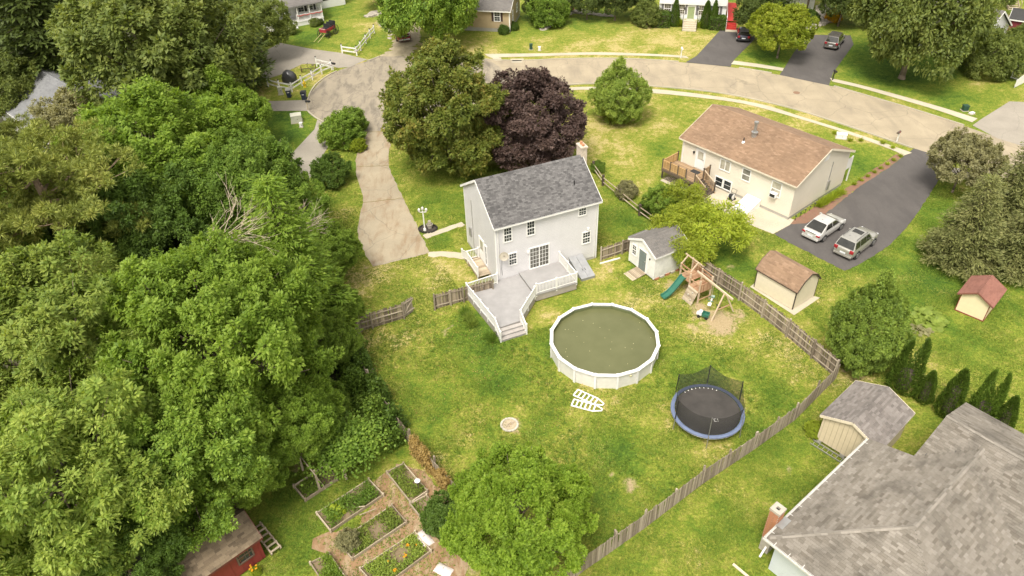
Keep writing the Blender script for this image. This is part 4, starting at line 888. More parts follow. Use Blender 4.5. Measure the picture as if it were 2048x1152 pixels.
# tan house
g1 = G(958, 62); g2 = G(1020.5, 64.8); d_ = g2 - g1; a = math.atan2(d_.y, d_.x); u_ = d_.normalized(); W_ = 9.0; o = V(g2.x, g2.y, 0) - u_ * W_
th_ = thing('house', 'tan ranch house with dark brown shutters at the top of the street', 'house', o, a)
gable(th_, tm(o, a), W_, 7.0, 3.0, 1.7, M['siding_tan'], .35, .2, M['sh_dark'], .35, .16, found=.5)
f8 = wall_map('f', W_, 7.0); f8r = wall_map('r', W_, 7.0)
zq = lambda x, y: (760 + x / 6.827, 20 + y / 6.827)
a_ = whit(*zq(1560, 28), o, u_); b_ = whit(*zq(1638, 150), o, u_); window(th_, f8, a_[0], b_[0], b_[1], a_[1], 2, 2, shutter=mp('brown_shutter', (.045, .022, .018), .6))
window(th_, f8, a_[0] - 4.2, b_[0] - 4.2, b_[1], a_[1], 2, 2, shutter=M['metal_dark']); corner_boards(th_, W_, 7, 3.0, M['white_trim'], .4, .14)
window(th_, f8r, 1.6, 2.1, 1.0, 2.4, 1, 1); window(th_, f8r, 4.5, 5.3, 1.4, 2.4, 1, 1)
# white porch house
zp_ = lambda x, y: (500 + x / 8.533, y / 8.533)
e1 = G(*zp_(430, 165), 2.9); e2 = G(*zp_(1200, 25), 2.9); d_ = e2 - e1; a = math.atan2(d_.y, d_.x); u_ = d_.normalized(); W_ = 11.0; o = V(e2.x, e2.y, 0) - u_ * (W_ - .1)
ph = thing('house', 'white house with a columned front porch at the upper left', 'house', o, a); pm_ = tm(o, a)
sub_ = thing  # porch: floor, posts, rail and steps are parts of this house
q = MB(); q.bb(0, W_, 2.2, 9, .3, 3.0); q.build('wall', M['siding_white'], ph)
rf = MB(); slab(rf, [(-.2, -.15, 2.9), (W_ + .2, -.15, 2.9), (W_ + .2, 5.6, 5.0), (-.2, 5.6, 5.0)], .14); slab(rf, [(-.2, 11.3, 2.9), (W_ + .2, 11.3, 2.9), (W_ + .2, 5.6, 5.0), (-.2, 5.6, 5.0)], .14); pro = rf.build('roof', mp('porch_roof_deck', (.2, .19, .18), .9), ph)
shingles(pro, pm_, (-.2, -.15, 2.9), (1, 0, 0), (0, 5.75, 2.1), [(0, 0), (W_ + .4, 0), (W_ + .4, 6.1), (0, 6.1)], .5, .2, M['sh_dark'])
q = MB(); q.bb(0, W_, 0, 2.2, .55, .7); q.bb(.05, W_ - .05, .05, 2.15, 0, .55); q.build('porch_floor', M['white'], ph)
for i in range(7): q = MB(); x = .12 + (W_ - .24) * i / 6; q.bb(x - .07, x + .07, .05, .19, .7, 2.78); q.build('column', M['white'], ph)
railing(ph, (W_ - 3.9, .12, .7), (W_ - .15, .12, .7), .85, M['white'], post_n=1, spacing=.13); railing(ph, (W_ - .12, .15, .7), (W_ - .12, 2.1, .7), .85, M['white'], post_n=1, first=False, spacing=.13)
for i in range(3): q = MB(); q.bb(W_ - 7.2, W_ - 4.2, -.32 * (i + 1), -.32 * i, 0, .55 - .18 * i); q.build('step', M['white'], ph)
f9 = lambda s, z, o_: (s, 2.2 - o_, z)
for s in (W_ - 1.6, W_ - 3.0): window(ph, f9, s, s + .8, 1.3, 2.6, 2, 2, shutter=M['metal_dark'])
door(ph, f9, W_ - 5.4, W_ - 4.5, .7, 2.7, M['metal_dark'])
q = MB()
for i in range(20): x = W_ - 3.8 + i * .19; q.beam((x, .05, 1.5 - .12 * math.sin((i % 5) / 5 * math.pi)), (x + .19, .05, 1.5 - .12 * math.sin(((i + 1) % 5) / 5 * math.pi)), .05, .09)
q.build('bunting', mp('red_bunting', (.5, .09, .07), .8), ph)
q = MB(); q.bb(0, 5, 0, 4, 0, 2.8); q2 = thing('garage', 'white outbuilding beyond the porch house at the top edge', 'garage', o + u_ * (W_ + .3) + V(-u_.y, u_.x, 0) * 6, a); q.build('wall', M['siding_white'], q2); q = MB(); slab(q, [(-.2, -.2, 2.85), (5.2, -.2, 2.85), (5.2, 2, 3.8), (-.2, 2, 3.8)], .1); slab(q, [(-.2, 4.2, 2.85), (5.2, 4.2, 2.85), (5.2, 2, 3.8), (-.2, 2, 3.8)], .1); q.build('roof', M['sh_dark'], q2)
q = MB(); q.bb(1.5, 2.4, -.03, .0, 1.1, 1.9); q.build('window', M['glass'], q2)
# house behind the big tree, right
zr_ = lambda x, y: (1860 + x / 5.76, y / 5.76)
c_ = G(*zr_(470, 740)); l_ = G(*zr_(130, 650)); a = math.atan2(c_.y - l_.y, c_.x - l_.x); u_ = V(math.cos(a), math.sin(a), 0); W_ = 12; o = V(c_.x, c_.y, 0) - u_ * W_
rh = thing('house', 'white gabled house behind the large oak at upper right', 'house', o, a)
gable(rh, tm(o, a), W_, 8.6, 2.7, 2.6, M['siding_white'], .3, .25, M['sh_dark'], .35, .16, found=.4)
f10 = wall_map('f', W_, 8.6); f10r = wall_map('r', W_, 8.6)
window(rh, f10, W_ - 2.3, W_ - 1.5, 1.0, 2.3, 1, 2); window(rh, f10, W_ - 6, W_ - 5, 1.0, 2.3, 1, 2); window(rh, f10r, 3.0, 3.6, 2.6, 3.7, 1, 1); window(rh, f10r, 4.1, 4.7, 2.6, 3.7, 1, 1); corner_boards(rh, W_, 8.6, 2.7, M['white_trim'], .3, .16)
# red shed behind it
c_ = G(*zr_(840, 450)); o = V(c_.x, c_.y, 0); a = rad(-35)
r2 = thing('shed', 'dark red garden shed with black roof and white window at right edge', 'shed', o, a)
gable(r2, tm(o, a), 3.6, 3.0, 2.6, .8, mp('maroon_paint', (.16, .02, .03), .7), .2, .2, mp('black_roof', (.04, .038, .036), .8), .4, .2)
window(r2, wall_map('f', 3.6, 3), 1.5, 2.6, 1.2, 2.1, 2, 1, split='v')
# left house half hidden by the forest
o = G(20, 222, 3.2); o = V(o.x, o.y, 0); e1 = G(64, 133, 5.6); e2 = G(131, 170, 5.6); a = math.atan2(e2.y - e1.y, e2.x - e1.x)
lh = thing('house', 'grey roofed house half hidden by trees at the far left', 'house', V(e1.x, e1.y, 0) - V(-math.sin(a), math.cos(a), 0) * 5.0, a)
gable(lh, tm(V(e1.x, e1.y, 0) - V(-math.sin(a), math.cos(a), 0) * 5.0, a), 13, 10, 3.2, 2.4, M['siding_white'], .3, .2, m_shingle('blue_grey_shingle', [(.14, .14, .142), (.18, .18, .18), (.16, .16, .16)]), .4, .2)
q = MB(); q.bb(-.1, .6, 4.4, 5.2, 3, 6.6); q.build('chimney', M['brick'], lh)
# buildings at the top edge
g_ = G(1566, 16); q2 = thing('outbuilding', 'white outbuilding corner behind the yellow green tree', 'outbuilding', V(g_.x, g_.y, 0), rad(-15)); q = MB(); q.bb(0, 4.2, 0, 5, 0, 3); q.build('wall', M['siding_white'], q2); q = MB(); slab(q, [(-.2, -.2, 3), (4.4, -.2, 3), (4.4, 2.5, 4), (-.2, 2.5, 4)], .1); slab(q, [(-.2, 5.2, 3), (4.4, 5.2, 3), (4.4, 2.5, 4), (-.2, 2.5, 4)], .1); q.build('roof', M['sh_dark'], q2)
q = MB(); q.bb(2.0, 2.06, -.03, 0, 0, 2.9); q.build('downspout', M['metal_dark'], q2)
g_ = G(2016, 20); sx_ = thing('stairs', 'weathered wooden outdoor stairs at the top right corner', 'stairs', V(g_.x, g_.y, 0), rad(-5))
for i in range(9): q = MB(); q.bb(0, 1.6, i * .28, i * .28 + .3, i * .18, i * .18 + .06); q.build('tread', M['plank'], sx_)
for x in (0, 1.6): q = MB(); q.beam((x, 0, .05), (x, 2.5, 1.7), .06, .25); q.beam((x, 0, .9), (x, 2.5, 2.55), .05, .08); q.beam((x, .02, 0), (x, .02, .9), .08, .08); q.beam((x, 2.5, 0), (x, 2.5, 2.55), .08, .08); q.build('stringer', M['plank'], sx_)
# ------------------------------------------------------------------ fences
_pk = {}
def picket_mesh(mat, h, wd, kind):
    key = (mat.name, round(h, 2), wd, kind)
    if key not in _pk:
        q = MB(); t = .016; a = wd / 2 - .004; hh = h + [0, .03, -.04, .015][kind]; pt = [0.05, .06, .04, .0][kind]
        prof = [(-a, .02), (a, .02), (a, hh - pt), (a * .3, hh), (-a * .3, hh), (-a, hh - pt)]
        n = len(prof); q.add([(x, -t / 2, z) for x, z in prof] + [(x, t / 2, z) for x, z in prof], [tuple(range(n)), tuple(range(2 * n - 1, n - 1, -1))] + [(i, n + i, n + (i + 1) % n, (i + 1) % n) for i in range(n)]); _pk[key] = q.mesh('picket', mat)
    return _pk[key]
def picket_fence(label, pts, h=1.5, wd=.11, mat=None, side=1, post_gap=2.4, group=None, name='picket_fence', post_h=.12, posts=True, wob=.02):
    """board fence along surveyed points; rails and posts stand on `side` (+1 left of travel)"""
    mat = mat or M['fence']; P_ = [Vector((p[0], p[1], 0)) for p in pts]; t = thing(name, label, 'fence', P_[0])
    O = P_[0]
    for A, B in zip(P_[:-1], P_[1:]):
        d = B - A; L = d.length; d.normalize(); nrm = V(-d.y, d.x, 0) * side; ang = math.atan2(d.y, d.x)
        n = max(1, int(round(L / wd)))
        for i in range(n):
            p = A + d * (L * (i + .5) / n) - O + V(0, 0, random.uniform(-.03, .02)) + nrm * random.uniform(-.004, .004)
            link('picket', picket_mesh(mat, h, wd, random.choice((0, 0, 1, 2, 3))), t, loc=p, rot=(random.gauss(0, .012), random.gauss(0, wob), ang), scale=(1, 1, random.uniform(.97, 1.03)))
        m = max(1, int(round(L / post_gap)))
        for i in range(m):
            a, b = A + d * L * i / m - O, A + d * L * (i + 1) / m - O
            for z in ((.3, h * .55, h - .2) if h > 1.4 else (.3, h - .22)):
                q = MB(); q.beam(a + nrm * .045 + V(0, 0, z + random.uniform(-.03, .03)), b + nrm * .045 + V(0, 0, z + random.uniform(-.03, .03)), .04, .085); q.build('rail', M['fence_pale'], t)
        if posts:
            for i in range(m + 1):
                a = A + d * L * i / m - O + nrm * .11; q = MB(); q.bb(-.05, .05, -.045, .045, 0, h + post_h + random.uniform(-.05, .08)); q.build('post', M['fence_pale'], t, loc=a, rot=(random.gauss(0, .02), random.gauss(0, .02), ang))
    return t
def wp(*pp): return [G2(*p) for p in pp]
picket_fence('weathered picket fence between the playset and the cream barn shed', wp((1400, 548), (1435, 570), (1479, 600), (1525, 634), (1574, 673), (1624, 716), (1668, 753)), 1.55, .12, side=-1)
picket_fence('long grey picket fence running down from the yard corner to the bottom edge', wp((1672, 757), (1590, 840), (1508, 899.5), (1405, 968), (1291, 1055)), 1.4, .1, M['fence_pale'], side=-1)
picket_fence('lower end of the grey picket fence beside the bright bottom tree', wp((1290, 1056), (1232, 1097), (1166, 1143), (1120, 1178)), 1.4, .1, M['fence_pale'], side=-1)
picket_fence('short weathered picket fence linking the house to the white shed', wp((1200, 521), (1243, 507), (1300, 486)), 1.25, .12, side=-1)
picket_fence('short picket fence panel beside the open gate', wp((722, 662), (745, 655.5), (808, 637)), 1.45, .12, side=-1)
picket_fence('weathered picket fence joining the gate opening to the white deck', wp((869, 619), (901, 609.5), (927, 603), (985, 588)), 1.4, .12, side=-1, wob=.01)
a_, b_ = G(808.5, 636.5), G(829, 622)
gt_ = thing('gate', 'grey wooden gate leaf standing open beside the picket panel', 'gate', (a_.x, a_.y, 0), math.atan2(b_.y - a_.y, b_.x - a_.x)); gl = (b_ - a_).length
for i in range(int(gl / .12)): link('picket', picket_mesh(M['fence_pale'], 1.45, .12, i % 4), gt_, loc=(.06 + i * .12, 0, .05))
for z in (.3, 1.25): q = MB(); q.bb(0, gl, -.06, -.015, z, z + .09); q.build('rail', M['fence_pale'], gt_)
q = MB(); q.beam((.03, -.035, .35), (gl - .03, -.035, 1.25), .035, .08); q.build('brace', M['fence_pale'], gt_)
VINE_LINE = wp((722, 662), (706, 700), (738, 772), (780, 838), (820, 890), (868, 948), (918, 1003), (965, 1065))
picket_fence('vine covered picket fence along the left side of the yard', VINE_LINE, 1.35, .14, side=1)
# split rail fence
sp_pts = wp((1186, 343), (1205.7, 371), (1240.4, 400), (1278.6, 431), (1309, 452))
t = thing('split_rail_fence', 'old split rail fence between the house and the shrubs', 'fence', (*sp_pts[0], 0)); O = V(*sp_pts[0], 0)
for i, p in enumerate(sp_pts):
    q = MB(); q.bb(-.09, .09, -.09, .09, 0, 1.15); q.build('post', M['rail_dark'], t, loc=V(*p, 0) - O, rz=random.uniform(0, .5))
    if i:
        for z in (.4, .85): q = MB(); q.tube(V(*sp_pts[i - 1], z) - O, V(*p, z + random.uniform(-.05, .05)) - O, .05, .045, 6); q.build('rail', M['plank'], t)
def rail_fence(label, pts, h=1.15, bow=()):
    P_ = [G(*p) for p in pts]; O = P_[0].copy(); t = thing('rail_fence', label, 'fence', O, group='white rail fences at the turning circle')
    for i, p in enumerate(P_):
        q = MB(); q.bb(-.07, .07, -.07, .07, 0, h); q.bb(-.09, .09, -.09, .09, h, h + .04); po = q.build('post', M['white'], t, loc=p - O)
        q = MB(); q.lathe([(.05, h + .04), (.08, h + .1), (.07, h + .2), (.02, h + .24)], 8); q.build('post_cap', M['metal_dark'], po)
        if i:
            for z in (.42, .92): q = MB(); q.beam(P_[i - 1] - O + V(0, 0, z), p - O + V(0, 0, z), .05, .15); q.build('rail', M['white'], t)
        if i in bow:
            q = MB()
            for k_ in range(7):
                a0, a1 = math.pi * k_ / 7, math.pi * (k_ + 1) / 7; q.beam((.3 * math.cos(a0), -.1, .95 - .3 * math.sin(a0)), (.3 * math.cos(a1), -.1, .95 - .3 * math.sin(a1)), .03, .1)
            q.build('bunting', mp('patriotic_cloth', (.5, .42, .45), .9, var=.5, scale=9), po)
rail_fence('white rail fence with bunting beside the bins and yellow hydrant', [(537, 174), (560, 180), (584.6, 184), (604.7, 171.5), (625.5, 160), (644, 148), (664, 140), (634, 133)], bow=(2, 4, 6))
rail_fence('white rail fence bending along the lawn of the porch house', [(685, 107), (714, 111), (722, 101), (732.6, 87), (741, 76), (749, 67)], bow=(1, 3))
# white lattice fence and gate at the right edge
g1, g2 = G(2021, 155), G(2062, 168)
lf = thing('lattice_fence', 'white lattice fence section at the right edge', 'fence', g1, math.atan2((g2 - g1).y, (g2 - g1).x)); Lf = (g2 - g1).length
q = MB(); q.bb(0, Lf, -.03, .03, 0, .1); q.bb(0, Lf, -.03, .03, 1.4, 1.5); q.bb(0, .1, -.05, .05, 0, 1.6); q.bb(Lf - .1, Lf, -.05, .05, 0, 1.6); q.build('frame', M['white'], lf)
for i in range(14):
    for s_ in (1, -1): q = MB(); x = i * .24; q.beam((x, .012 * s_, .1 if s_ > 0 else 1.4), (min(x + 1.3, Lf), .012 * s_, (.1 + (min(x + 1.3, Lf) - x)) if s_ > 0 else 1.4 - (min(x + 1.3, Lf) - x)), .012, .04); q.build('lattice_slat', M['white'], lf)
g1, g2 = G(2028, 176), G(2070, 155)
wf_ = thing('panel_fence', 'solid white panel fence end at the right edge', 'fence', g1, math.atan2((g2 - g1).y, (g2 - g1).x))
for i in range(18): q = MB(); q.bb(i * .2, i * .2 + .19, -.02, .02, .05, 1.0 + .03 * i); q.build('board', M['white'], wf_)
q = MB(); q.bb(0, 3.6, .021, .06, .3, .4); q.bb(0, 3.6, .021, .06, .8, .9); q.build('rail', M['white'], wf_)
g1, g2 = G(1978, 46), G(2014, 60)
tf = thing('panel_fence', 'tan vinyl privacy fence beside the dark red shed', 'fence', g1, math.atan2((g2 - g1).y, (g2 - g1).x))
tanv = mp('tan_vinyl', (.40, .31, .19), .6)
for i in range(int((g2 - g1).length / .3)): q = MB(); q.bb(i * .3, i * .3 + .292, -.02, .02, .05, 1.8); q.build('board', tanv, tf)
for x in (0, (g2 - g1).length): q = MB(); q.bb(x - .06, x + .06, -.06, .06, 0, 1.95); q.build('post', tanv, tf)

# ------------------------------------------------------------------ pool
pc = V(6.30, 38.2, 0); PR, PHt = 3.72, 1.27
pool = thing('swimming_pool', 'round white above ground pool of murky green water', 'pool', pc)
NS = 16; wallm = mp('pool_wall', (.62, .60, .54), .5, var=.07); rimm = M['white']
vp = lambda r, i, z, off=.0: (r * math.cos(2 * math.pi * (i + off) / NS + .12), r * math.sin(2 * math.pi * (i + off) / NS + .12), z)
for i in range(NS):
    q = MB(); q.add([vp(PR, i, .0), vp(PR, i + 1, .0), vp(PR, i + 1, PHt - .05), vp(PR, i, PHt - .05), vp(PR - .03, i, .0), vp(PR - .03, i + 1, .0), vp(PR - .03, i + 1, PHt - .05), vp(PR - .03, i, PHt - .05)], [(0, 1, 2, 3), (5, 4, 7, 6)]); q.build('wall_panel', wallm, pool)
    q = MB(); a = 2 * math.pi * i / NS + .12; q.box(((PR + .05) * math.cos(a), (PR + .05) * math.sin(a), (PHt - .06) / 2), (.07, .15, PHt - .06), a); q.build('upright', rimm, pool)
    q = MB(); q.add([vp(PR - .1, i, PHt), vp(PR - .1, i + 1, PHt), vp(PR + .13, i + 1, PHt), vp(PR + .13, i, PHt), vp(PR - .1, i, PHt - .05), vp(PR - .1, i + 1, PHt - .05), vp(PR + .13, i + 1, PHt - .08), vp(PR + .13, i, PHt - .08)], [(0, 3, 2, 1), (0, 1, 5, 4), (2, 3, 7, 6), (4, 5, 6, 7)]); q.build('top_rail', rimm, pool)
    q = MB(); q.box(((PR + .015) * math.cos(a), (PR + .015) * math.sin(a), PHt + .012), (.27, .16, .03), a); q.build('rail_cap', rimm, pool)
k = N('pool_liner'); z_ = k.sep(k.coord())[2]
lin = k.ramp(k.math('ADD', k.math('DIVIDE', z_, 1.3), k.math('MULTIPLY', k.math('SUBTRACT', k.noise(k.coord(), 3, 4), .5), .06)), [(.6, (.10, .115, .045)), (.80, (.12, .135, .055)), (.84, (.20, .225, .17)), (.93, (.26, .29, .33)), (1.0, (.16, .18, .3))])
linm = k.set(lin, .5)
q = MB(); q.add([vp(PR - .035, i, z) for z in (.05, .7, .95, 1.0, 1.1, 1.215) for i in range(NS)], [(r * NS + i, (r + 1) * NS + i, (r + 1) * NS + (i + 1) % NS, r * NS + (i + 1) % NS) for r in range(5) for i in range(NS)]); q.build('liner', linm, pool)
k = N('murky_water'); co = k.world(); n_ = k.noise(co, .5, 4, .6); n2_ = k.noise(co, 14, 3, .7)
wc = k.mix(1.0, k.ramp(n_, [(.3, (.102, .106, .045)), (.7, (.13, .132, .06))]), k.ramp(n2_, [(.2, .93), (.8, 1.07)]), 'MULTIPLY')
k.bump(n2_, .08, .01); watm = k.set(wc, .28, 0, .35)
q = MB(); q.sheet([vp(PR - .037, i, 0)[:2] for i in range(NS)], .86); q.build('water', watm, pool)
q = MB()
for i in range(26):
    a, r = random.uniform(0, 6.28), 3.5 * math.sqrt(random.random()); q.box((r * math.cos(a), r * math.sin(a), .868), (random.uniform(.03, .07), random.uniform(.02, .05), .006), random.uniform(0, 3))
q.build('floating_leaves', mp('pale_leaf', (.5, .45, .25), .8), pool, kind='stuff')
q = MB(); q.box((-1.0, PR - .1, 1.03), (.3, .2, .36), .2); q.build('skimmer', M['white'], pool)
q = MB(); q.tube((1.35, -PR + .3, .87), (1.35, -PR + .3, .95), .09, n=10); q.build('chlorine_float', mp('cream_float', (.55, .5, .3), .6), pool)
# white ladder halves on the grass
def ladder_half(label, a, b):
    A, B = G(*a), G(*b); d = B - A; L = d.length; t = thing('pool_ladder', label, 'ladder', A, math.atan2(d.y, d.x), 'pool ladder halves on the grass')
    for s_ in (-1, 1): q = MB(); q.path([(0, s_ * .3, .07), (L * .72, s_ * .3, .08), (L * .98, s_ * .08, .1)], .045, 8); q.build('rail', M['white'], t)
    q = MB(); q.path([(L * .98, -.08, .1), (L * .98, .08, .1)], .045, 8); q.build('end_cap', M['white'], t)
    for i in range(6): q = MB(); x = .02 + i * L * .72 / 5; q.bb(x - .05, x + .05, -.29, .29, .05, .09); q.build('step', M['white'], t)
ladder_half('upper of the two white pool ladder halves on the grass', (1151, 786), (1207.5, 811.5)); ladder_half('lower of the two white pool ladder halves on the grass', (1145, 806), (1205, 822))

# ------------------------------------------------------------------ trampoline
tc = V(12.02, 31.55, 0); TR, TZ = 2.28, .86
tr = thing('trampoline', 'round trampoline with blue edge pad and black safety net', 'trampoline', tc)
q = MB(); n = 40
cir = lambda r, z, n=40: [(r * math.cos(2 * math.pi * i / n), r * math.sin(2 * math.pi * i / n), z) for i in range(n)]
def ring(q, loops, n=40, mi=0):
    for A, B in zip(loops[:-1], loops[1:]): q.add(A + B, [(i, (i + 1) % n, n + (i + 1) % n, n + i) for i in range(n)], mi)
ring(q, [cir(TR, TZ - .06), cir(TR, TZ), cir(TR - .15, TZ + .03), cir(TR - .24, TZ + .01), cir(TR - .24, TZ - .03)])
q.build('edge_pad', mp('blue_pad', (.12, .15, .235), .6, var=.15, scale=3), tr, smooth=True)
q = MB(); q.sheet([p[:2] for p in cir(TR - .28, 0)], TZ - .01); bed = q.build('jump_mat', mp('black_mat', (.05, .044, .038), .6, var=.25, scale=1.2), tr)
q = MB(); q.bb(.2, .24, -.95, -.72, TZ - .004, TZ + .002); q.bb(.245, .36, -.95, -.915, TZ - .004, TZ + .002); q.bb(.245, .36, -.755, -.72, TZ - .004, TZ + .002); q.bb(.42, .46, -.85, -.72, TZ - .004, TZ + .002); q.bb(.42, .46, -.95, -.9, TZ - .004, TZ + .002); q.build('printed_mark', M['white'], bed)
q = MB()
for i in range(9): a = rad(60 + i * 8); q.box(((TR - .34) * math.cos(a), (TR - .34) * math.sin(a), TZ), (.09, .04, .006), a)
q.build('printed_dashes', M['white'], bed)
netm = N('safety_net'); tb = netm.n('ShaderNodeBsdfTransparent'); ms = netm.n('ShaderNodeMixShader'); ms.inputs[0].default_value = .55; netm.set((.025, .024, .022), .8); netm.l(tb.outputs[0], ms.inputs[1]); netm.l(netm.p.outputs[0], ms.inputs[2]); netm.l(ms.outputs[0], netm.out.inputs[0])
NP = 6; top = 1.75
def net_z(a):
    f_ = (a / (2 * math.pi) * NP) % 1.0; return TZ + top - .32 * math.sin(math.pi * f_)
q = MB(); n = 72; A = []; B = []
for i in range(n):
    a = 2 * math.pi * i / n + rad(18); r = TR - .28; f_ = ((a - rad(18)) / (2 * math.pi) * NP) % 1.0; sag = .25 * math.sin(math.pi * f_)
    A.append((r * math.cos(a), r * math.sin(a), TZ)); B.append(((TR - .05 - sag) * math.cos(a), (TR - .05 - sag) * math.sin(a), net_z(a - rad(18))))
q.add(A + B, [(i, (i + 1) % n, n + (i + 1) % n, n + i) for i in range(n)]); q.build('net', netm.mat, tr)
for i in range(NP):
    a = 2 * math.pi * i / NP + rad(18); c_, s_ = math.cos(a), math.sin(a)
    q = MB(); q.tube(((TR + .06) * c_, (TR + .06) * s_, .0), ((TR + .02) * c_, (TR + .02) * s_, TZ + .1), .03); q.build('leg', M['metal_grey'], tr)
    q = MB(); q.tube(((TR + .02) * c_, (TR + .02) * s_, TZ + .1), ((TR - .03) * c_, (TR - .03) * s_, TZ + top), .035 if i < 4 else .022); q.build('net_pole', M['black'] if i < 4 else M['metal_grey'], tr)
q = MB(); q.path([((TR - .02) * math.cos(2 * math.pi * i / 40), (TR - .02) * math.sin(2 * math.pi * i / 40), TZ - .08) for i in range(41)], .03, 6); q.build('frame_ring', M['metal_grey'], tr)

# ------------------------------------------------------------------ playset
g_ = G(1394.6, 607); ps = thing('playset', 'weathered wooden playset with green slide, climbing wall and swing beam', 'playset', (g_.x, g_.y, 0), rad(28))
PW, PL = 1.15, 2.25
for x in (0, PW):
    for y in (0, 1.12, PL): q = MB(); q.bb(x - .05, x + .05, y - .05, y + .05, 0, 2.15 if y < 2 else 2.45); q.build('post', M['play_post'], ps)
for i in range(8): q = MB(); y = .0 + i * .14; q.bb(-.04, PW + .04, y, y + .13, 1.13, 1.17); q.build('floor_board', M['play_wood'], ps)
for i in range(8): q = MB(); y = 1.14 + i * .14; q.bb(-.04, PW + .04, y, y + .13, 1.36, 1.4); q.build('floor_board', M['play_wood'], ps)
for x in (-.07, PW + .07):
    for y0, y1, z in ((0, 1.1, 1.1), (1.12, PL, 1.33), (1.12, PL, 2.05), (0, 1.1, 1.72)): q = MB(); q.bb(x - .02, x + .02, y0, y1, z - .06, z + .06); q.build('rail', M['play_wood'], ps)
for x, y0, y1, z0, z1 in ((PW + .1, 0, 1.1, 1.05, 1.75), (PW + .1, 1.15, PL, 1.3, 2.1)):
    n = 9
    for i in range(n): q = MB(); y = y0 + (y1 - y0) * (i + .5) / n; q.bb(x - .01, x + .01, y - .04, y + .04, z0, z1); q.build('slat', M['play_wood'], ps)
for i in range(9): q = MB(); x = .02 + i * .125; q.bb(x, x + .09, -.08, -.06, 1.08, 1.78); q.build('slat', M['play_wood'], ps)
q = MB(); q.bb(0, PW, -.09, -.05, 1.7, 1.8); q.bb(0, PW, -.09, -.05, 1.06, 1.14); q.bb(0, PW, -.09, -.05, .35, .43); q.build('rail', M['play_wood'], ps)
# bare roof frame
for y in (1.12, PL): q = MB(); q.beam((-.05, y, 2.3), (PW / 2, y, 2.9), .06, .1); q.beam((PW / 2, y, 2.9), (PW + .05, y, 2.3), .06, .1); q.build('rafter', M['play_post'], ps)
q = MB(); q.beam((PW / 2, .7, 2.9), (PW / 2, PL + .3, 2.9), .06, .1); q.build('ridge_beam', M['play_post'], ps)
q = MB(); q.beam((PW, .0, 2.1), (PW, 1.12, 2.1), .06, .1); q.beam((0, 1.1, 2.35), (0, PL, 2.35), .06, .1); q.beam((PW, 1.1, 2.35), (PW, PL, 2.35), .06, .1); q.build('top_beam', M['play_wood'], ps)
# slide
q = MB(); prof = [(-.05, 1.42), (-.25, 1.38), (-.6, 1.02), (-1.0, .62), (-1.4, .33), (-1.75, .2), (-1.95, .2)]; ys = 1.75; cs = [(-.27, .16), (-.25, .15), (-.21, .0), (.21, .0), (.25, .15), (.27, .16), (.27, .0), (.2, -.04), (-.2, -.04), (-.27, .0)]
m = len(cs); q.add([(x, ys + c[0], z + c[1]) for x, z in prof for c in cs], [(i * m + j, i * m + (j + 1) % m, (i + 1) * m + (j + 1) % m, (i + 1) * m + j) for i in range(len(prof) - 1) for j in range(m)] + [tuple(range(m)), tuple(range(len(prof) * m - 1, (len(prof) - 1) * m - 1, -1))]); q.build('slide', M['green_plastic'], ps, smooth=False)
q = MB(); q.tube((-1.7, 1.6, 0), (-1.7, 1.6, .18), .03); q.tube((-1.7, 1.9, 0), (-1.7, 1.9, .18), .03); q.build('slide_foot', M['green_plastic'], ps)
# climbing wall
for i in range(8): q = MB(); t0, t1 = i / 8, (i + .92) / 8; A = V(-.62, 0, 0).lerp(V(-.08, 0, 1.15), t0); B = V(-.62, 0, 0).lerp(V(-.08, 0, 1.15), t1); q.add([(A.x, .02, A.z), (B.x, .02, B.z), (B.x, 1.08, B.z), (A.x, 1.08, A.z), (A.x + .03, .02, A.z), (B.x + .03, .02, B.z), (B.x + .03, 1.08, B.z), (A.x + .03, 1.08, A.z)], [(0, 1, 2, 3), (0, 4, 5, 1), (3, 2, 6, 7), (1, 5, 6, 2), (0, 3, 7, 4)]); q.build('climbing_board', M['plank'], ps)
for y, t0 in ((.3, .3), (.7, .5), (.4, .75)): q = MB(); q.box((-.62 + .54 * t0 - .04, y, 1.15 * t0), (.08, .12, .1)); q.build('climbing_hold', M['stone'], ps)
# swing beam and A frame
q = MB(); q.beam((.6, 1.1, 2.12), (.6, -2.75, 2.05), .1, .14); q.build('swing_beam', M['play_post'], ps)
for s_ in (-1, 1): q = MB(); q.beam((.6 + s_ * .05, -1.95, 2.1), (.6 + s_ * 1.05, -2.1, 0), .09, .09); q.build('swing_leg', M['play_post'], ps)
q = MB(); q.beam((.6 - .62, -2.03, .8), (.6 + .62, -2.03, .8), .05, .09); q.build('cross_bar', M['play_wood'], ps)
# glider swing and belt swing
gl_ = thing('glider_swing', 'white and green plastic glider hanging under the swing beam', 'swing', V(g_.x, g_.y, 0) + Matrix.Rotation(rad(28), 3, 'Z') @ V(.6, -.75, 0), rad(28 + 35))
q = MB(); q.beam((-.55, 0, .5), (.55, 0, .5), .1, .07); q.build('beam', M['white'], gl_)
for x in (-.5, .5): q = MB(); q.bb(x - .16, x + .16, -.13, .13, .54, .6); q.build('seat', M['white'] if x < 0 else mp('pale_green', (.4, .5, .42), .5), gl_); q = MB(); q.beam((x * .5, -.22, .7), (x * .5, .22, .7), .04, .04); q.build('handle', M['green_plastic'], gl_); q = MB(); q.tube((x * .55, 0, .5), (x * .25, 0, 2.05), .012, n=5); q.build('rope', M['plank'], gl_)
bs = thing('belt_swing', 'black belt swing hanging beside the A frame', 'swing', V(g_.x, g_.y, 0) + Matrix.Rotation(rad(28), 3, 'Z') @ V(.6, -1.55, 0), rad(28 + 90))
q = MB(); q.path([(-.2, 0, .62), (-.1, 0, .5), (.1, 0, .5), (.2, 0, .62)], .05, 6); q.build('seat', M['black'], bs)
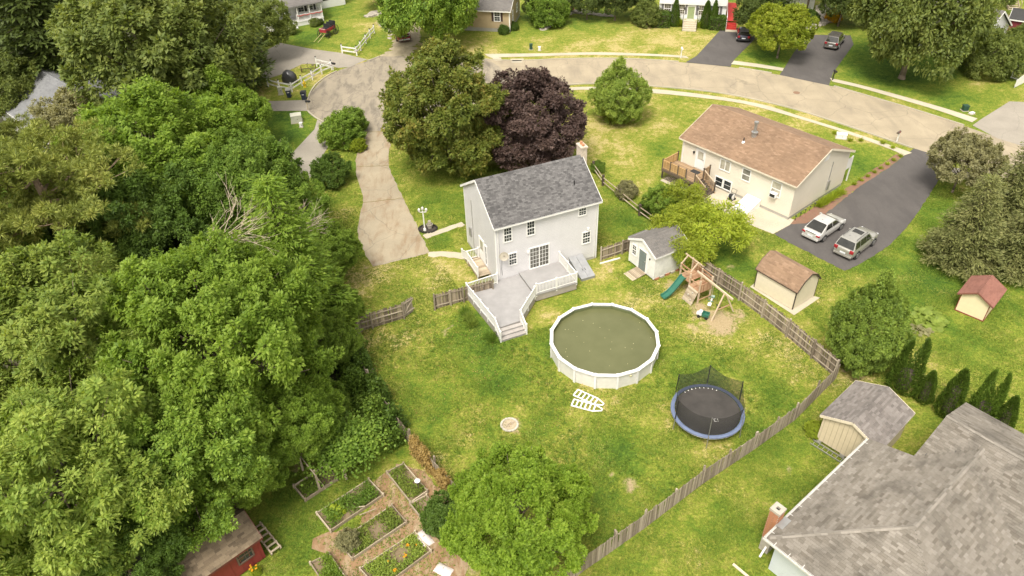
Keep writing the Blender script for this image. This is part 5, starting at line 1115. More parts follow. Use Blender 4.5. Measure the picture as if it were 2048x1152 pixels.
for x in (-.2, .2): q = MB(); q.tube((x, 0, .62), (x, 0, 2.03), .012, n=5); q.build('chain', M['metal_dark'], bs)
# toy truck
tt = thing('toy_truck', 'green and white toy dump truck on the bare ground', 'toy', G(1406, 634), rad(150))
q = MB(); q.bb(-.4, .05, -.2, .2, .2, .26); q.bb(-.42, .06, -.22, -.18, .2, .45); q.bb(-.42, .06, .18, .22, .2, .45); q.bb(.03, .07, -.2, .2, .2, .5); q.bb(-.42, -.38, -.2, .2, .2, .38); q.build('dump_bed', M['green_plastic'], tt)
q = MB(); q.bb(.1, .34, -.18, .18, .18, .52); q.bb(.34, .5, -.17, .17, .18, .34); bevel(q.build('cab', M['white'], tt), .03)
for x in (-.28, .3):
    for y in (-.22, .22): q = MB(); q.lathe([(.06, -.05), (.12, -.04), (.12, .04), (.06, .05)], 12, (x, y, .12), axis='y'); q.build('wheel', M['black'], tt)

# ------------------------------------------------------------------ things on the lawn
fr = thing('fire_ring', 'ring of pale stones and ash on the lawn', 'fire pit', G(1019, 850))
for i in range(16): q = MB(); a = 2 * math.pi * i / 16; q.box((.52 * math.cos(a), .52 * math.sin(a), .04), (.14, .2, .11), a, rx=random.uniform(-.1, .1)); bevel(q.build('stone', M['stone'], fr), .02, 1)
q = MB(); q.sheet([(.5 * math.cos(a * .4), .5 * math.sin(a * .4)) for a in range(16)], .012); q.build('ash', M['gravel'], fr)
for i in range(3): q = MB(); q.tube((-.25 + .15 * i, -.2, .05), (.1 + .1 * i, .25, .06), .025, n=6); q.build('stick', M['bark_pale'], fr)
bx = thing('wooden_planter', 'broken wooden planter box by the vines', 'planter', G(737, 760), rad(30))
for i in range(4): q = MB(); q.bb(-.45, .45, -.35 + i * .17, -.2 + i * .17, .28 + .02 * i, .31 + .02 * i); q.build('board', M['plank'], bx)
q = MB(); q.bb(-.45, .45, -.37, -.34, 0, .3); q.bb(-.45, .45, .31, .34, 0, .3); q.bb(-.45, -.42, -.34, .31, 0, .3); q.build('side', M['plank'], bx)
for i in range(3): q = MB(); q.beam((-.1 + .15 * i, -.1, .42), (.35 + .1 * i, .35, .5), .05, .04); q.build('loose_board', M['bark_pale'], bx)
dp = link('downspout_extension', (lambda q: q.beam(G(1200, 527, .06), G(1240, 516, .06), .1, .08).mesh('downspout_extension', M['white']))(MB()), label='white downspout extension lying on the grass by the short fence', cat='drain pipe')
# raised garden beds
def bed(label, corners, planks=((0, 1), (1, 2), (2, 3), (3, 0)), h=.24, div=None, mat=None):
    P_ = [G(*garden(*c)) for c in corners]; O = P_[0].copy(); t = thing('garden_bed', label, 'garden bed', O, group='raised beds in the kitchen garden')
    q = MB(); q.sheet([((p - O).x, (p - O).y) for p in P_], .06); q.build('soil', mat or M['soil'], t)
    for a, b in planks: q = MB(); q.beam(P_[a] - O + V(0, 0, h / 2), P_[b] - O + V(0, 0, h / 2), .05, h); q.build('plank', M['plank'], t)
    for p in P_: q = MB(); q.bb(-.05, .05, -.05, .05, 0, h + .08); q.build('corner_post', M['plank'], t, loc=p - O)
    if div: q = MB(); q.beam(G(*garden(*div[0])) - O + V(0, 0, h / 2), G(*garden(*div[1])) - O + V(0, 0, h / 2), .05, h); q.build('divider', M['plank'], t)
    return P_
BEDS = [bed('divided raised bed nearest the vine arbour', [(100, 540), (180, 635), (400, 490), (330, 390)], div=((255, 478), (315, 550))),
        bed('raised bed with leafy squash plants and leaning sticks', [(260, 730), (355, 850), (720, 600), (620, 495)]),
        bed('raised bed in the middle with a bushy herb at its end', [(410, 930), (505, 1045), (880, 790), (780, 675)]),
        bed('narrow raised bed beside the dry vines', [(745, 445), (910, 655), (1025, 575), (860, 385)]),
        bed('raised bed with orange flowers', [(560, 1115), (690, 1260), (1050, 990), (940, 860)]),
        bed('raised bed at the lower left of the garden', [(215, 1075), (345, 1010), (470, 1190), (330, 1250)]),
        bed('short raised bed next to the dark shrub', [(905, 665), (985, 765), (1090, 700), (1020, 605)])]
for i, (a, b, lb_) in enumerate((((525, 675), (590, 668), 'grey'), ((550, 730), (665, 685), 'pale'))):
    link('garden_stake', (lambda q: q.beam(G(*garden(*a), .3), G(*garden(*b), .5), .05, .04).mesh('garden_stake', M['plank']))(MB()), label='%s of two loose stakes leaning in the squash bed' % ['upper', 'lower'][i], cat='stake')
def sack(label, px, py, ang, s=1.0):
    t = thing('mulch_sack', label, 'sack', G(*garden(px, py)), ang, 'white sacks in the garden'); q = MB(); nx_, ny_ = 7, 5; vs_ = []
    for j in range(ny_):
        for i in range(nx_):
            u_, v_ = i / (nx_ - 1) * 2 - 1, j / (ny_ - 1) * 2 - 1; vs_.append((u_ * .48 * s, v_ * .3 * s, .03 + .2 * s * (1 - u_ ** 4) * (1 - v_ ** 4) + random.uniform(-.015, .015)))
    q.add(vs_, [(j * nx_ + i, j * nx_ + i + 1, (j + 1) * nx_ + i + 1, (j + 1) * nx_ + i) for j in range(ny_ - 1) for i in range(nx_ - 1)]); q.build('sack_body', mp('white_sack', (.66, .58, .53), .5, var=.1), t, smooth=True)
    q = MB(); q.beam((0, -.3 * s, .05), (0, 0, .26 * s), .06, .01); q.beam((0, 0, .26 * s), (0, .3 * s, .05), .06, .01); q.build('band', mp('sack_band', (.4, .33, .3), .6), t)
sack('white mulch sack lying across the end of the flower bed', 1000, 895, rad(-55), 1.15); sack('second white sack nearly hidden below, near the bottom edge', 1135, 1115, rad(-30))
bf = thing('bird_feeder', 'small dark bird feeder with white top on a post in the narrow bed', 'bird feeder', G(*garden(965, 560)))
q = MB(); q.tube((0, 0, 0), (0, 0, .75), .025); q.build('post', M['rail_dark'], bf); q = MB(); q.bb(-.1, .1, -.1, .1, .75, .95); q.build('box', M['rail_dark'], bf); q = MB(); q.lathe([(.18, .95), (.1, 1.02), (.01, 1.06)], 10); q.build('roof', M['white'], bf)
ar = thing('arbour', 'grey wooden arbour frame carrying the grape vine', 'arbour', G(*garden(460, 480)), rad(35))
for x, y in ((0, 0), (-1.6, .2), (-.2, 2.0), (-1.8, 2.2)): q = MB(); q.bb(x - .06, x + .06, y - .06, y + .06, 0, 1.9); q.build('post', M['plank'], ar)
for x in (0, -.8, -1.7): q = MB(); q.beam((x, -.3, 1.95), (x - .2, 2.7, 1.95), .05, .1); q.build('beam', M['plank'], ar)
# ------------------------------------------------------------------ lamp post island
lpz = thing('lamp_post', 'white twin lantern lamp post beside the concrete driveway', 'lamp post', G(850, 461))
q = MB(); q.lathe([(.14, 0), (.12, .2), (.06, .3), (.05, 1.9), (.08, 1.95)], 12); q.build('post', M['white'], lpz)
q = MB(); q.beam((-.3, 0, 1.9), (.3, 0, 1.9), .04, .06); q.build('cross_arm', M['white'], lpz)
for x in (-.3, .3, 0): z = 2.0 if x else 2.15; q = MB(); q.lathe([(.05, z - .08), (.1, z), (.12, z + .2), (.03, z + .3)], 8, (x, 0, 0)); q.build('lantern', mp('lantern_glass', (.6, .58, .52), .3), lpz)
pb = thing('planting_island', 'small edged island of dark mulch around the lamp post', 'planting bed', G(856, 458))
q = MB(); q.sheet([(.75 * math.cos(i * .4), .6 * math.sin(i * .4)) for i in range(16)], .03); q.build('mulch', mp('black_mulch', (.045, .035, .028), .95), pb)
for i in range(18): q = MB(); a = i * 2 * math.pi / 18; q.box((.8 * math.cos(a), .65 * math.sin(a), .05), (.12, .22, .12), a); q.build('edging_stone', M['metal_dark'], pb)
pl2 = thing('stone_planter', 'grey stone planter beside the white lamp post', 'planter', G(860, 456)); q = MB(); q.lathe([(.18, 0), (.26, .3), (.3, .42), (.24, .42), (.2, .3)], 8); q.build('pot', M['stone'], pl2); q = MB(); q.bb(-.12, .12, -.12, .12, .3, .75); q.build('block', M['stone_grey'], pl2)
# ------------------------------------------------------------------ vehicles
def m_paint(name, c, metal=.35, rough=.25):
    kk = N(name); f_ = kk.noise(kk.coord(), 1.5, 3)
    m = kk.set(kk.ramp(f_, [(.3, tuple(x * .93 for x in c)), (.7, tuple(min(1, x * 1.05) for x in c))]), rough, metal)
    kk.p.inputs['Coat Weight'].default_value = .6; kk.p.inputs['Coat Roughness'].default_value = .08
    return m
M['car_glass'] = m_glass('car_glass', (.025, .024, .02), .05); M['tail_red'] = mp('tail_lamp_red', (.28, .02, .025), .2); M['head_lamp'] = mp('head_lamp', (.6, .6, .6), .1); M['plate'] = mp('number_plate', (.62, .64, .66), .5); M['rim'] = mp('alloy_rim', (.5, .49, .47), .3, .8)
CARS = {
    'sedan': dict(L=4.4, W=1.76, top=[(-1, .6), (-.985, .78), (-.95, .93), (-.88, .97), (-.62, .95), (.30, .92), (.5, .90), (.78, .78), (.93, .66), (.985, .52), (1, .45)], cab=(-.84, -.40, .12, .52), zr=1.44, zb=.94, wb=2.6, wr=.32, sides=[(-.58, -.12), (-.08, .38)]),
    'suv': dict(L=4.42, W=1.80, top=[(-1, .62), (-.985, .9), (-.96, 1.0), (-.8, 1.03), (.30, 1.02), (.42, 1.02), (.78, .95), (.94, .84), (.985, .62), (1, .48)], cab=(-.95, -.80, .12, .40), zr=1.68, zb=1.02, wb=2.64, wr=.36, sides=[(-.84, -.52), (-.48, -.08), (-.05, .27)]),
    'coupe': dict(L=3.9, W=1.72, top=[(-1, .6), (-.98, .85), (-.94, .98), (-.8, 1.0), (.3, .95), (.42, .93), (.78, .82), (.94, .68), (.985, .52), (1, .42)], cab=(-.96, -.62, .1, .44), zr=1.43, zb=.98, wb=2.45, wr=.32, sides=[(-.7, -.36), (-.3, .28)]),
    'pickup': dict(L=5.7, W=1.98, top=[(-1, .95), (-.99, 1.08), (-.05, 1.08), (.28, 1.12), (.42, 1.16), (.85, 1.12), (.96, 1.04), (.99, .8), (1, .6)], cab=(-.22, -.17, .16, .36), zr=1.88, zb=1.12, wb=3.6, wr=.4, sides=[(-.14, .03), (.06, .24)]),
}
def car(label, kind, rear, heading, paint, side_pts=None, center=None, extra=None):
    K = CARS[kind]; L, Wd = K['L'], K['W']; h = L / 2
    t = thing('parked_car' if kind != 'pickup' else 'pickup_truck', label, 'car' if kind != 'pickup' else 'pickup', center, heading)
    hw = Wd / 2; xs = sorted(set([q_[0] for q_ in K['top']] + [-.9, -.7, -.4, -.15, .1, .6, .86, .96])); q = MB(); rows = []
    tx = [a for a, b in K['top']]; tz = [b for a, b in K['top']]
    for s in xs:
        z = float(np.interp(s, tx, tz)); w_ = hw * (1 - .17 * max(0, (abs(s) - .78) / .22) ** 1.7); zbt = .2 + .08 * max(0, (abs(s) - .85) / .15)
        zc = min(z - .02, .3 + (z - .3) * .55)
        rows.append([(s * h, 0, z + .025), (s * h, w_ * .5, z + .018), (s * h, w_ * .82, z - .01), (s * h, w_ * .95, z - .07), (s * h, w_, zc), (s * h, w_ * .985, .38), (s * h, w_ * .93, zbt), (s * h, 0, zbt)])
    m = len(rows[0]); full = [r + [(p[0], -p[1], p[2]) for p in r[-2:0:-1]] for r in rows]; m = len(full[0])
    q.add([p for r in full for p in r], [(i * m + j, (i + 1) * m + j, (i + 1) * m + (j + 1) % m, i * m + (j + 1) % m) for i in range(len(full) - 1) for j in range(m)] + [tuple(range(m)), tuple(range(len(full) * m - 1, (len(full) - 1) * m - 1, -1))])
    subsurf(q.build('body', paint, t, smooth=True), 1)
    a0, a1, a2, a3 = [c_ * h for c_ in K['cab']]; zb, zr = K['zb'], K['zr']; wb_, wr_ = hw * .93, hw * .74
    cab = MB(); st = [(a0, zb - .03, wb_), (a1, zr - .03, wr_), ((a1 + a2) / 2, zr, wr_ + .01), (a2, zr - .03, wr_), (a3, zb - .03, wb_)]
    sec = [[(x, -w_, zb - .03) if i in (0, 4) else (x, -w_, z)] for i, (x, z, w_) in enumerate(st)]
    top = [[(x, w_ * f_, z + (.03 * (1 - f_ * f_) if i not in (0, 4) else 0)) for f_ in (-1, -.6, 0, .6, 1)] for i, (x, z, w_) in enumerate(st)]
    cab.add([p for r in top for p in r], [(i * 5 + j, (i + 1) * 5 + j, (i + 1) * 5 + j + 1, i * 5 + j + 1) for i in range(4) for j in range(4)])
    for s_ in (-1, 1): cab.poly([(x, s_ * w_, z) for x, z, w_ in st])
    cab.build('cabin', paint, t, smooth=False)
    def quad(mb, P_, off):
        P_ = [Vector(p) for p in P_]; n = (P_[1] - P_[0]).cross(P_[2] - P_[0]).normalized(); c_ = sum(P_, Vector()) / 4
        if n.dot(c_ - V(0, 0, .9)) < 0: n = -n
        mb.poly([p + n * off for p in P_])
    def endglass(nm, xa, za, wa, xb, zb2, wb2):
        f0, f1 = .08, .93; mb = MB(); L_ = lambda f_, s_, k_: (xa + (xb - xa) * f_, s_ * (wa + (wb2 - wa) * f_) * k_, za + (zb2 - za) * f_ + .014 * (1 - abs(s_ * k_)))
        quad(mb, [L_(f0, -1, .9), L_(f0, 1, .9), L_(f1, 1, .92), L_(f1, -1, .92)], .03); mb.build(nm, M['car_glass'], t)
    endglass('windshield', a3, zb, wb_, a2, zr - .03, wr_); endglass('rear_window', a0, zb, wb_, a1, zr - .03, wr_)
    for s_ in (-1, 1):
        for x0, x1 in K['sides']:
            mb = MB(); x0, x1 = x0 * h, x1 * h; fb, ft = .1, .9
            def xat(x, f_):
                lo, hi = a0 + (a1 - a0) * f_ + .06, a3 + (a2 - a3) * f_ - .06; return min(max(x, lo), hi)
            W2 = lambda f_: wb_ + (wr_ - wb_) * f_
            quad(mb, [(xat(x0, fb), s_ * W2(fb), zb + (zr - zb) * fb), (xat(x1, fb), s_ * W2(fb), zb + (zr - zb) * fb), (xat(x1, ft), s_ * W2(ft), zb + (zr - .03 - zb) * ft), (xat(x0, ft), s_ * W2(ft), zb + (zr - .03 - zb) * ft)], .012); mb.build('side_window', M['car_glass'], t)
    for x in (-K['wb'] / 2 - .05, K['wb'] / 2 - .05):
        for s_ in (-1, 1):
            R_ = K['wr']; y = s_ * (hw - .1); q = MB(); q.lathe([(R_ * 1.1, -.105), (R_ * 1.1, .106)], 20, (x, y, R_ + .02), axis='y'); q.build('wheel_arch', M['black'], t)
            q = MB(); q.lathe([(R_ * .62, -.11), (R_ * .95, -.11), (R_, -.06), (R_, .08), (R_ * .95, .112), (R_ * .62, .114)], 24, (0, 0, 0), axis='y', cap=True); wo_ = q.build('wheel', M['rubber'], t, loc=(x, y + s_ * .01, R_))
            q = MB(); q.lathe([(R_ * .66, 0), (R_ * .66, s_ * .02), (R_ * .2, s_ * .03)], 20, (0, s_ * .108, 0), axis='y'); ri = q.build('rim', M['rim'], wo_)
            q = MB()
            for k_ in range(5): a = k_ * 2 * math.pi / 5 + .3; q.box((R_ * .36 * math.cos(a), s_ * .137, R_ * .36 * math.sin(a)), (R_ * .13, .008, R_ * .13), 0, ry=-a)
            q.build('rim_gap', M['black'], wo_)
    zt_ = float(np.interp(-.96, tx, tz))
    for s_ in (-1, 1):
        q = MB(); q.box((-h * .965, s_ * hw * .74, zt_ - .12), (.16, .32, .13 if kind == 'sedan' else .26), -s_ * .25); bevel(q.build('tail_light', M['tail_red'], t), .03)
        q = MB(); q.box((h * .925, s_ * hw * .66, float(np.interp(.93, tx, tz)) - .11), (.2, .32, .12), -s_ * .4); bevel(q.build('headlight', M['head_lamp'], t), .03)
        q = MB(); q.box((a3 - .3, s_ * (hw + .09), zb + .08), (.12, .2, .13)); bevel(q.build('mirror', paint, t), .03)
    q = MB(); q.box((-h - .002, 0, .62), (.02, .46, .14)); q.build('number_plate', M['plate'], t)
    q = MB(); q.box((-h + .03, 0, .4), (.1, Wd * .86, .2)); bevel(q.build('rear_bumper', M['black'] if kind == 'coupe' else paint, t), .04)
    q = MB(); q.box((h - .04, 0, .42), (.1, Wd * .8, .22)); bevel(q.build('front_bumper', M['black'] if kind != 'pickup' else mp('chrome', (.6, .6, .6), .2, .9), t), .04)
    if extra: extra(t, K, h, hw)
    return t
def from_wheels(rp, fp, track=1.5):
    A, B = G(*rp), G(*fp); d = (B - A).normalized(); c_ = (A + B) / 2 + V(-d.y, d.x, 0) * (track / 2 + .03); return V(c_.x, c_.y, 0) , math.atan2(d.y, d.x)
def sed_x(t, K, h, hw):
    q = MB(); q.box((-.62, 0, K['zr'] + .05), (.14, .03, .08)); q.build('antenna_fin', M['rim'], t)
    q = MB(); q.box((-h * .985, 0, .9), (.02, .9, .04)); q.build('boot_trim', M['metal_dark'], t)
def suv_x(t, K, h, hw):
    for s_ in (-1, 1): q = MB(); q.path([(-1.55, s_ * .58, 1.70), (-1.5, s_ * .58, 1.77), (.1, s_ * .58, 1.77), (.15, s_ * .58, 1.70)], .02); q.build('roof_rail', M['black'], t)
    q = MB(); q.box((-.25, 0, K['zr'] + .037), (.55, .8, .012)); q.build('sunroof', M['car_glass'], t)
    q = MB(); q.tube((-1.2, .2, 1.7), (-1.2, .2, 1.73), .06); q.build('antenna_base', M['rim'], t)
c_, a = from_wheels((1645.6, 482.4), (1679, 459.3)); car('silver white sedan parked on the dark driveway', 'sedan', None, a, m_paint('silver_white_paint', (.60, .58, .54)), center=c_, extra=sed_x)
c_, a = from_wheels((1710.6, 517), (1744, 490.5), 1.55); car('silver grey boxy SUV with roof rails beside the white sedan', 'suv', None, a, m_paint('champagne_grey_paint', (.44, .42, .37), .5), center=c_, extra=suv_x)
d_ = G(1514, 74) - G(1468, 120); hd = math.atan2(d_.y, d_.x) - rad(-8)
g_ = G(1486, 76); car('black and silver small coupe near the red steps', 'coupe', None, hd + rad(10), m_paint('black_paint', (.03, .03, .045)), center=V(g_.x, g_.y, 0), extra=lambda t, K, h, hw: MB().box((-h * .55, 0, K['zr'] + .0), (.9, hw * 1.3, .02), ry=rad(-6)).build('hatch_panel', M['rim'], t))
c_, a = from_wheels((1675, 98.5), (1684.8, 85.5), 1.5); car('grey crossover parked on the second dark driveway', 'suv', None, a, m_paint('warm_grey_paint', (.17, .155, .14), .5), center=c_)
g_ = G(810, 86); hd = math.atan2(-g_.y, -g_.x) + rad(8); c_ = V(g_.x, g_.y, 0) - V(math.cos(hd), math.sin(hd), 0) * 2.85
def pk_x(t, K, h, hw):
    q = MB(); q.box((h + .0, 0, .92), (.03, 1.3, .3)); q.build('grille', M['black'], t); q = MB(); q.box((h + .012, 0, .97), (.03, 1.3, .05)); q.build('grille_bar', M['rim'], t); q = MB(); q.box((h + .02, 0, .5), (.02, .4, .14)); q.build('number_plate', mp('green_plate', (.3, .45, .38), .5), t)
car('red pickup with chrome grille half under a tree', 'pickup', None, hd, m_paint('dark_red_paint', (.22, .03, .035)), center=c_, extra=pk_x)

# ------------------------------------------------------------------ carriage, farm rake, covered grill
cg = thing('carriage', 'red horse drawn carriage with black seats and wheels on the lawn', 'carriage', G(657, 71), rad(-115))
q = MB(); q.bb(-1.2, 1.1, -.55, .55, .75, .85); q.bb(-1.2, 1.1, -.57, -.52, .85, 1.2); q.bb(-1.2, 1.1, .52, .57, .85, 1.2); q.bb(1.05, 1.1, -.52, .52, .85, 1.25); q.build('body', mp('carriage_red', (.32, .03, .045), .4), cg)
for x, z in ((-1.0, 1.25), (-.35, 1.25), (.35, 1.2)):
    q = MB(); q.bb(x - .25, x + .2, -.5, .5, z - .15, z); q.build('seat', M['black'], cg); q = MB(); q.box((x - .3, 0, z + .22), (.1, 1.0, .5), ry=rad(-10)); q.build('seat_back', M['black'], cg)
for x, R_ in ((-.95, .62), (.95, .5)):
    for y in (-.72, .72):
        q = MB(); n = 24
        for i in range(n): a0, a1 = 2 * math.pi * i / n, 2 * math.pi * (i + 1) / n; q.beam((R_ * math.cos(a0), 0, R_ * math.sin(a0)), (R_ * math.cos(a1), 0, R_ * math.sin(a1)), .05, .06)
        for i in range(12): a0 = 2 * math.pi * i / 12; q.tube((0, 0, 0), (R_ * math.cos(a0), 0, R_ * math.sin(a0)), .02, n=5)
        q.lathe([(.08, -.08), (.08, .08)], 10, axis='y'); q.build('wheel', M['black'], cg, loc=(x, y, R_ + .03))
    q = MB(); q.tube((x, -.72, R_), (x, .72, R_), .04); q.build('axle', M['black'], cg)
for y in (-.3, .3): q = MB(); q.tube((1.1, y, .6), (3.0, y * 1.1, .06), .035, n=6); q.build('shaft', mp('yellow_shaft', (.5, .42, .2), .6), cg)
q = MB()
for i in range(10): y = -.55 + i * .11; q.beam((1.13, y, 1.28), (1.13, y + .11, 1.28 - .1 * (i % 3 == 1)), .03, .12)
q.build('bunting', mp('pink_bunting', (.6, .3, .3), .9, var=.4, scale=8), cg)
rk_ = thing('hay_rake', 'rusty antique hay rake with small wheels behind the white rail fence', 'farm implement', G(618, 143), rad(10))
for x in (-.9, .9):
    q = MB(); n = 16
    for i in range(n): a0, a1 = 2 * math.pi * i / n, 2 * math.pi * (i + 1) / n; q.beam((0, .38 * math.cos(a0), .38 * math.sin(a0)), (0, .38 * math.cos(a1), .38 * math.sin(a1)), .05, .05)
    for i in range(8): a0 = 2 * math.pi * i / 8; q.tube((0, 0, 0), (0, .38 * math.cos(a0), .38 * math.sin(a0)), .015, n=5)
    q.build('wheel', mp('rusty_iron', (.09, .05, .03), .8), rk_, loc=(x, 0, .4))
q = MB(); q.tube((-.9, 0, .4), (.9, 0, .4), .05); q.build('axle', M['rail_dark'], rk_)
for i in range(9): q = MB(); x = -.75 + i * .19; q.path([(x, 0, .45), (x, -.25, .5), (x, -.45, .3), (x, -.4, .05)], .015, 5); q.build('tine', M['rail_dark'], rk_)
q = MB(); q.path([(0, 0, .45), (-.1, .3, .9), (.05, .35, 1.0)], .025); q.bb(.45, .75, -.1, .25, .75, .8); q.tube((.6, .05, .45), (.6, .05, .75), .02); q.build('lever', M['rail_dark'], rk_)
cv = thing('covered_grill', 'large item under a rumpled black tarpaulin behind the white rail fence', 'covered grill', G(580.5, 164), rad(-20))
q = MB(); nn, rr = 18, 7; vs_ = []
for j in range(rr):
    f_ = j / (rr - 1); 
    for i in range(nn):
        a = 2 * math.pi * i / nn; r = (1.05 * (1 - f_ ** 3.2) ** .5 + .02) * (1 + .09 * math.sin(a * 5 + 1.7 * j)) ; vs_.append((r * math.cos(a) * .95, r * math.sin(a) * .62, 1.55 * f_ + .06 * math.sin(a * 3) * f_))
q.add(vs_, [(j * nn + i, j * nn + (i + 1) % nn, (j + 1) * nn + (i + 1) % nn, (j + 1) * nn + i) for j in range(rr - 1) for i in range(nn)] + [tuple(range((rr - 1) * nn, rr * nn))]); q.build('tarpaulin', mp('black_tarp', (.03, .03, .03), .35, bump=.6, bscale=3), cv, smooth=True)
# ------------------------------------------------------------------ bins, hydrant, boxes, mailboxes
def bin_(label, px, py, ang, lidm, open_=False):
    t = thing('wheeled_bin', label, 'bin', G(px, py), rad(ang), 'wheeled bins at the kerb'); q = MB()
    q.add([(-.22, -.24, .05), (.22, -.24, .05), (.22, .24, .05), (-.22, .24, .05), (-.29, -.33, .95), (.29, -.33, .95), (.29, .33, .95), (-.29, .33, .95)], [(0, 1, 5, 4), (1, 2, 6, 5), (2, 3, 7, 6), (3, 0, 4, 7), (0, 3, 2, 1)]); q.build('body', mp('navy_plastic', (.02, .03, .055), .5), t)
    q = MB(); q.bb(-.31, .31, -.36, .36, .95, 1.02); q.bb(-.2, .2, -.25, .25, 1.02, 1.06); bevel(q.build('lid', lidm, t), .03)
    for x in (-.24, .24): q = MB(); q.lathe([(.1, -.04), (.1, .04)], 12, (x, .28, .1), axis='x'); q.build('wheel', M['black'], t)
    q = MB(); q.tube((-.22, .38, .93), (.22, .38, .93), .02); q.build('handle', M['black'], t); q = MB(); q.bb(-.12, .12, -.325, -.30, .68, .76); q.build('sticker', M['white'], t)
bin_('navy wheeled bin with grey lid at the fence corner', 579, 194.5, 10, mp('grey_lid', (.35, .34, .32), .5)); bin_('dark wheeled bin with black lid nearest the turning circle', 609, 199, 0, M['black'])
hy = thing('fire_hydrant', 'yellow fire hydrant in front of the white rail fence', 'hydrant', G(610, 174)); yel = mp('hydrant_yellow', (.62, .42, .02), .5)
q = MB(); q.lathe([(.18, 0), (.18, .06), (.12, .08), (.12, .55), (.16, .57), (.16, .62), (.12, .65), (.09, .78), (.03, .84)], 12); q.build('barrel', yel, hy)
for a in (0, math.pi, math.pi / 2): q = MB(); q.tube((0, 0, .45), (.24 * math.cos(a), -.24 * abs(math.sin(a)) if a == math.pi / 2 else 0, .45), .07, n=10); q.build('outlet', yel, hy)
def cabinet(label, px, py, s, ang, mat, name='utility_box', cat='utility box'):
    t = thing(name, label, cat, G(px, py), rad(ang)); q = MB(); q.bb(-s[0] / 2, s[0] / 2, -s[1] / 2, s[1] / 2, .04, s[2]); bevel(q.build('cabinet', mat, t), .03); q = MB(); q.bb(-s[0] / 2 - .08, s[0] / 2 + .08, -s[1] / 2 - .08, s[1] / 2 + .08, 0, .05); q.build('pad', M['kerb'], t)
    q = MB(); q.bb(-s[0] / 2 - .02, s[0] / 2 + .02, -s[1] / 2 - .02, s[1] / 2 + .02, s[2] - .05, s[2] + .02); q.build('lid', mat, t); q = MB(); q.bb(.05, .12, -s[1] / 2 - .03, -s[1] / 2, s[2] * .5, s[2] * .6); q.build('latch', M['metal_dark'], t)
gb = mp('pale_green_cabinet', (.46, .45, .36), .6); gd = mp('dark_green_cabinet', (.02, .06, .035), .5)
cabinet('pale utility cabinet on the grass beside the side driveway', 594, 243, (1.15, .95, .85), 15, gb); cabinet('white and black pedestal box beside the pale cabinet', 603, 254, (.3, .3, .5), 0, M['white'])
cabinet('leaning grey green utility pedestal by the rail fence', 562, 189, (.5, .3, .95), 10, gb); cabinet('dark green pedestal on the lawn edge near the tan house', 1062, 99, (.4, .35, .75), 0, gd); cabinet('small white pedestal beside the dark green one near the tan house', 1079, 101, (.3, .3, .5), 0, M['white'])
cabinet('pale utility box in the planted strip by the sidewalk', 1682, 276, (1.0, .6, .5), -20, M['white']); cabinet('dark green utility box on the right lawn corner', 1929, 221, (.55, .5, .6), 0, gd); cabinet('low white meter cover near the sidewalk end', 1943, 228, (.5, .3, .18), 20, M['white'])
def mailbox(label, px, py, ang, boxm, postm, h=1.05):
    t = thing('mailbox', label, 'mailbox', G(px, py), rad(ang)); q = MB(); q.bb(-.05, .05, -.05, .05, 0, h); q.beam((0, -.0, h - .35), (0, -.3, h - .05), .06, .06); q.build('post', postm, t)
    q = MB(); prof = [(-.1, 0), (.1, 0), (.1, .12), (.07, .19), (0, .22), (-.07, .19), (-.1, .12)]; n = len(prof); q.add([(x, -.45, h + z) for x, z in prof] + [(x, .12, h + z) for x, z in prof], [(i, (i + 1) % n, n + (i + 1) % n, n + i) for i in range(n)] + [tuple(range(n))[::-1], tuple(range(n, 2 * n))]); bo = q.build('box', boxm, t)
    q = MB(); q.bb(.1, .12, -.2, -.17, h + .05, h + .25); q.build('flag', mp('red_flag', (.5, .03, .02), .5), bo)
mailbox('black mailbox on a wooden post at the turning circle kerb', 616.5, 221, 80, M['black'], M['plank']); mailbox('black mailbox hung at the end of the white rail fence', 667, 140, 60, M['black'], M['white'], .8)
mailbox('white mailbox post beside the first dark driveway', 1361.5, 116, 0, M['white'], M['white'], 1.2); mailbox('dark mailbox beside the second dark driveway', 1665, 160, 10, M['metal_dark'], M['metal_dark']); mailbox('grey mailbox on a white post by the cream house driveway', 1793, 284, -50, mp('worn_mailbox', (.12, .09, .07), .6), M['white'])
# storm drain, manhole
sd_ = thing('storm_drain', 'concrete storm drain inlet in the far kerb', 'storm drain', G(1034, 121.5, .0), rad(-3)); q = MB(); q.bb(-.85, .85, -.1, .3, 0, .16); q.build('hood', M['sidewalk'], sd_); q = MB(); q.bb(-.6, .6, -.16, -.1, .02, .13); q.build('opening', M['dark'], sd_)
q = MB(); q.bb(-.7, .7, -.7, -.12, .016, .03); q.build('grate', M['kerb'], sd_)
mh = link('manhole_cover', MB().lathe([(.38, .012), (.38, .024), (.3, .028)], 20).mesh('manhole_cover', mp('rusty_cover', (.22, .13, .08), .8)), label='rusty round manhole cover in the road', cat='manhole cover', loc=G(1593, 185.5))
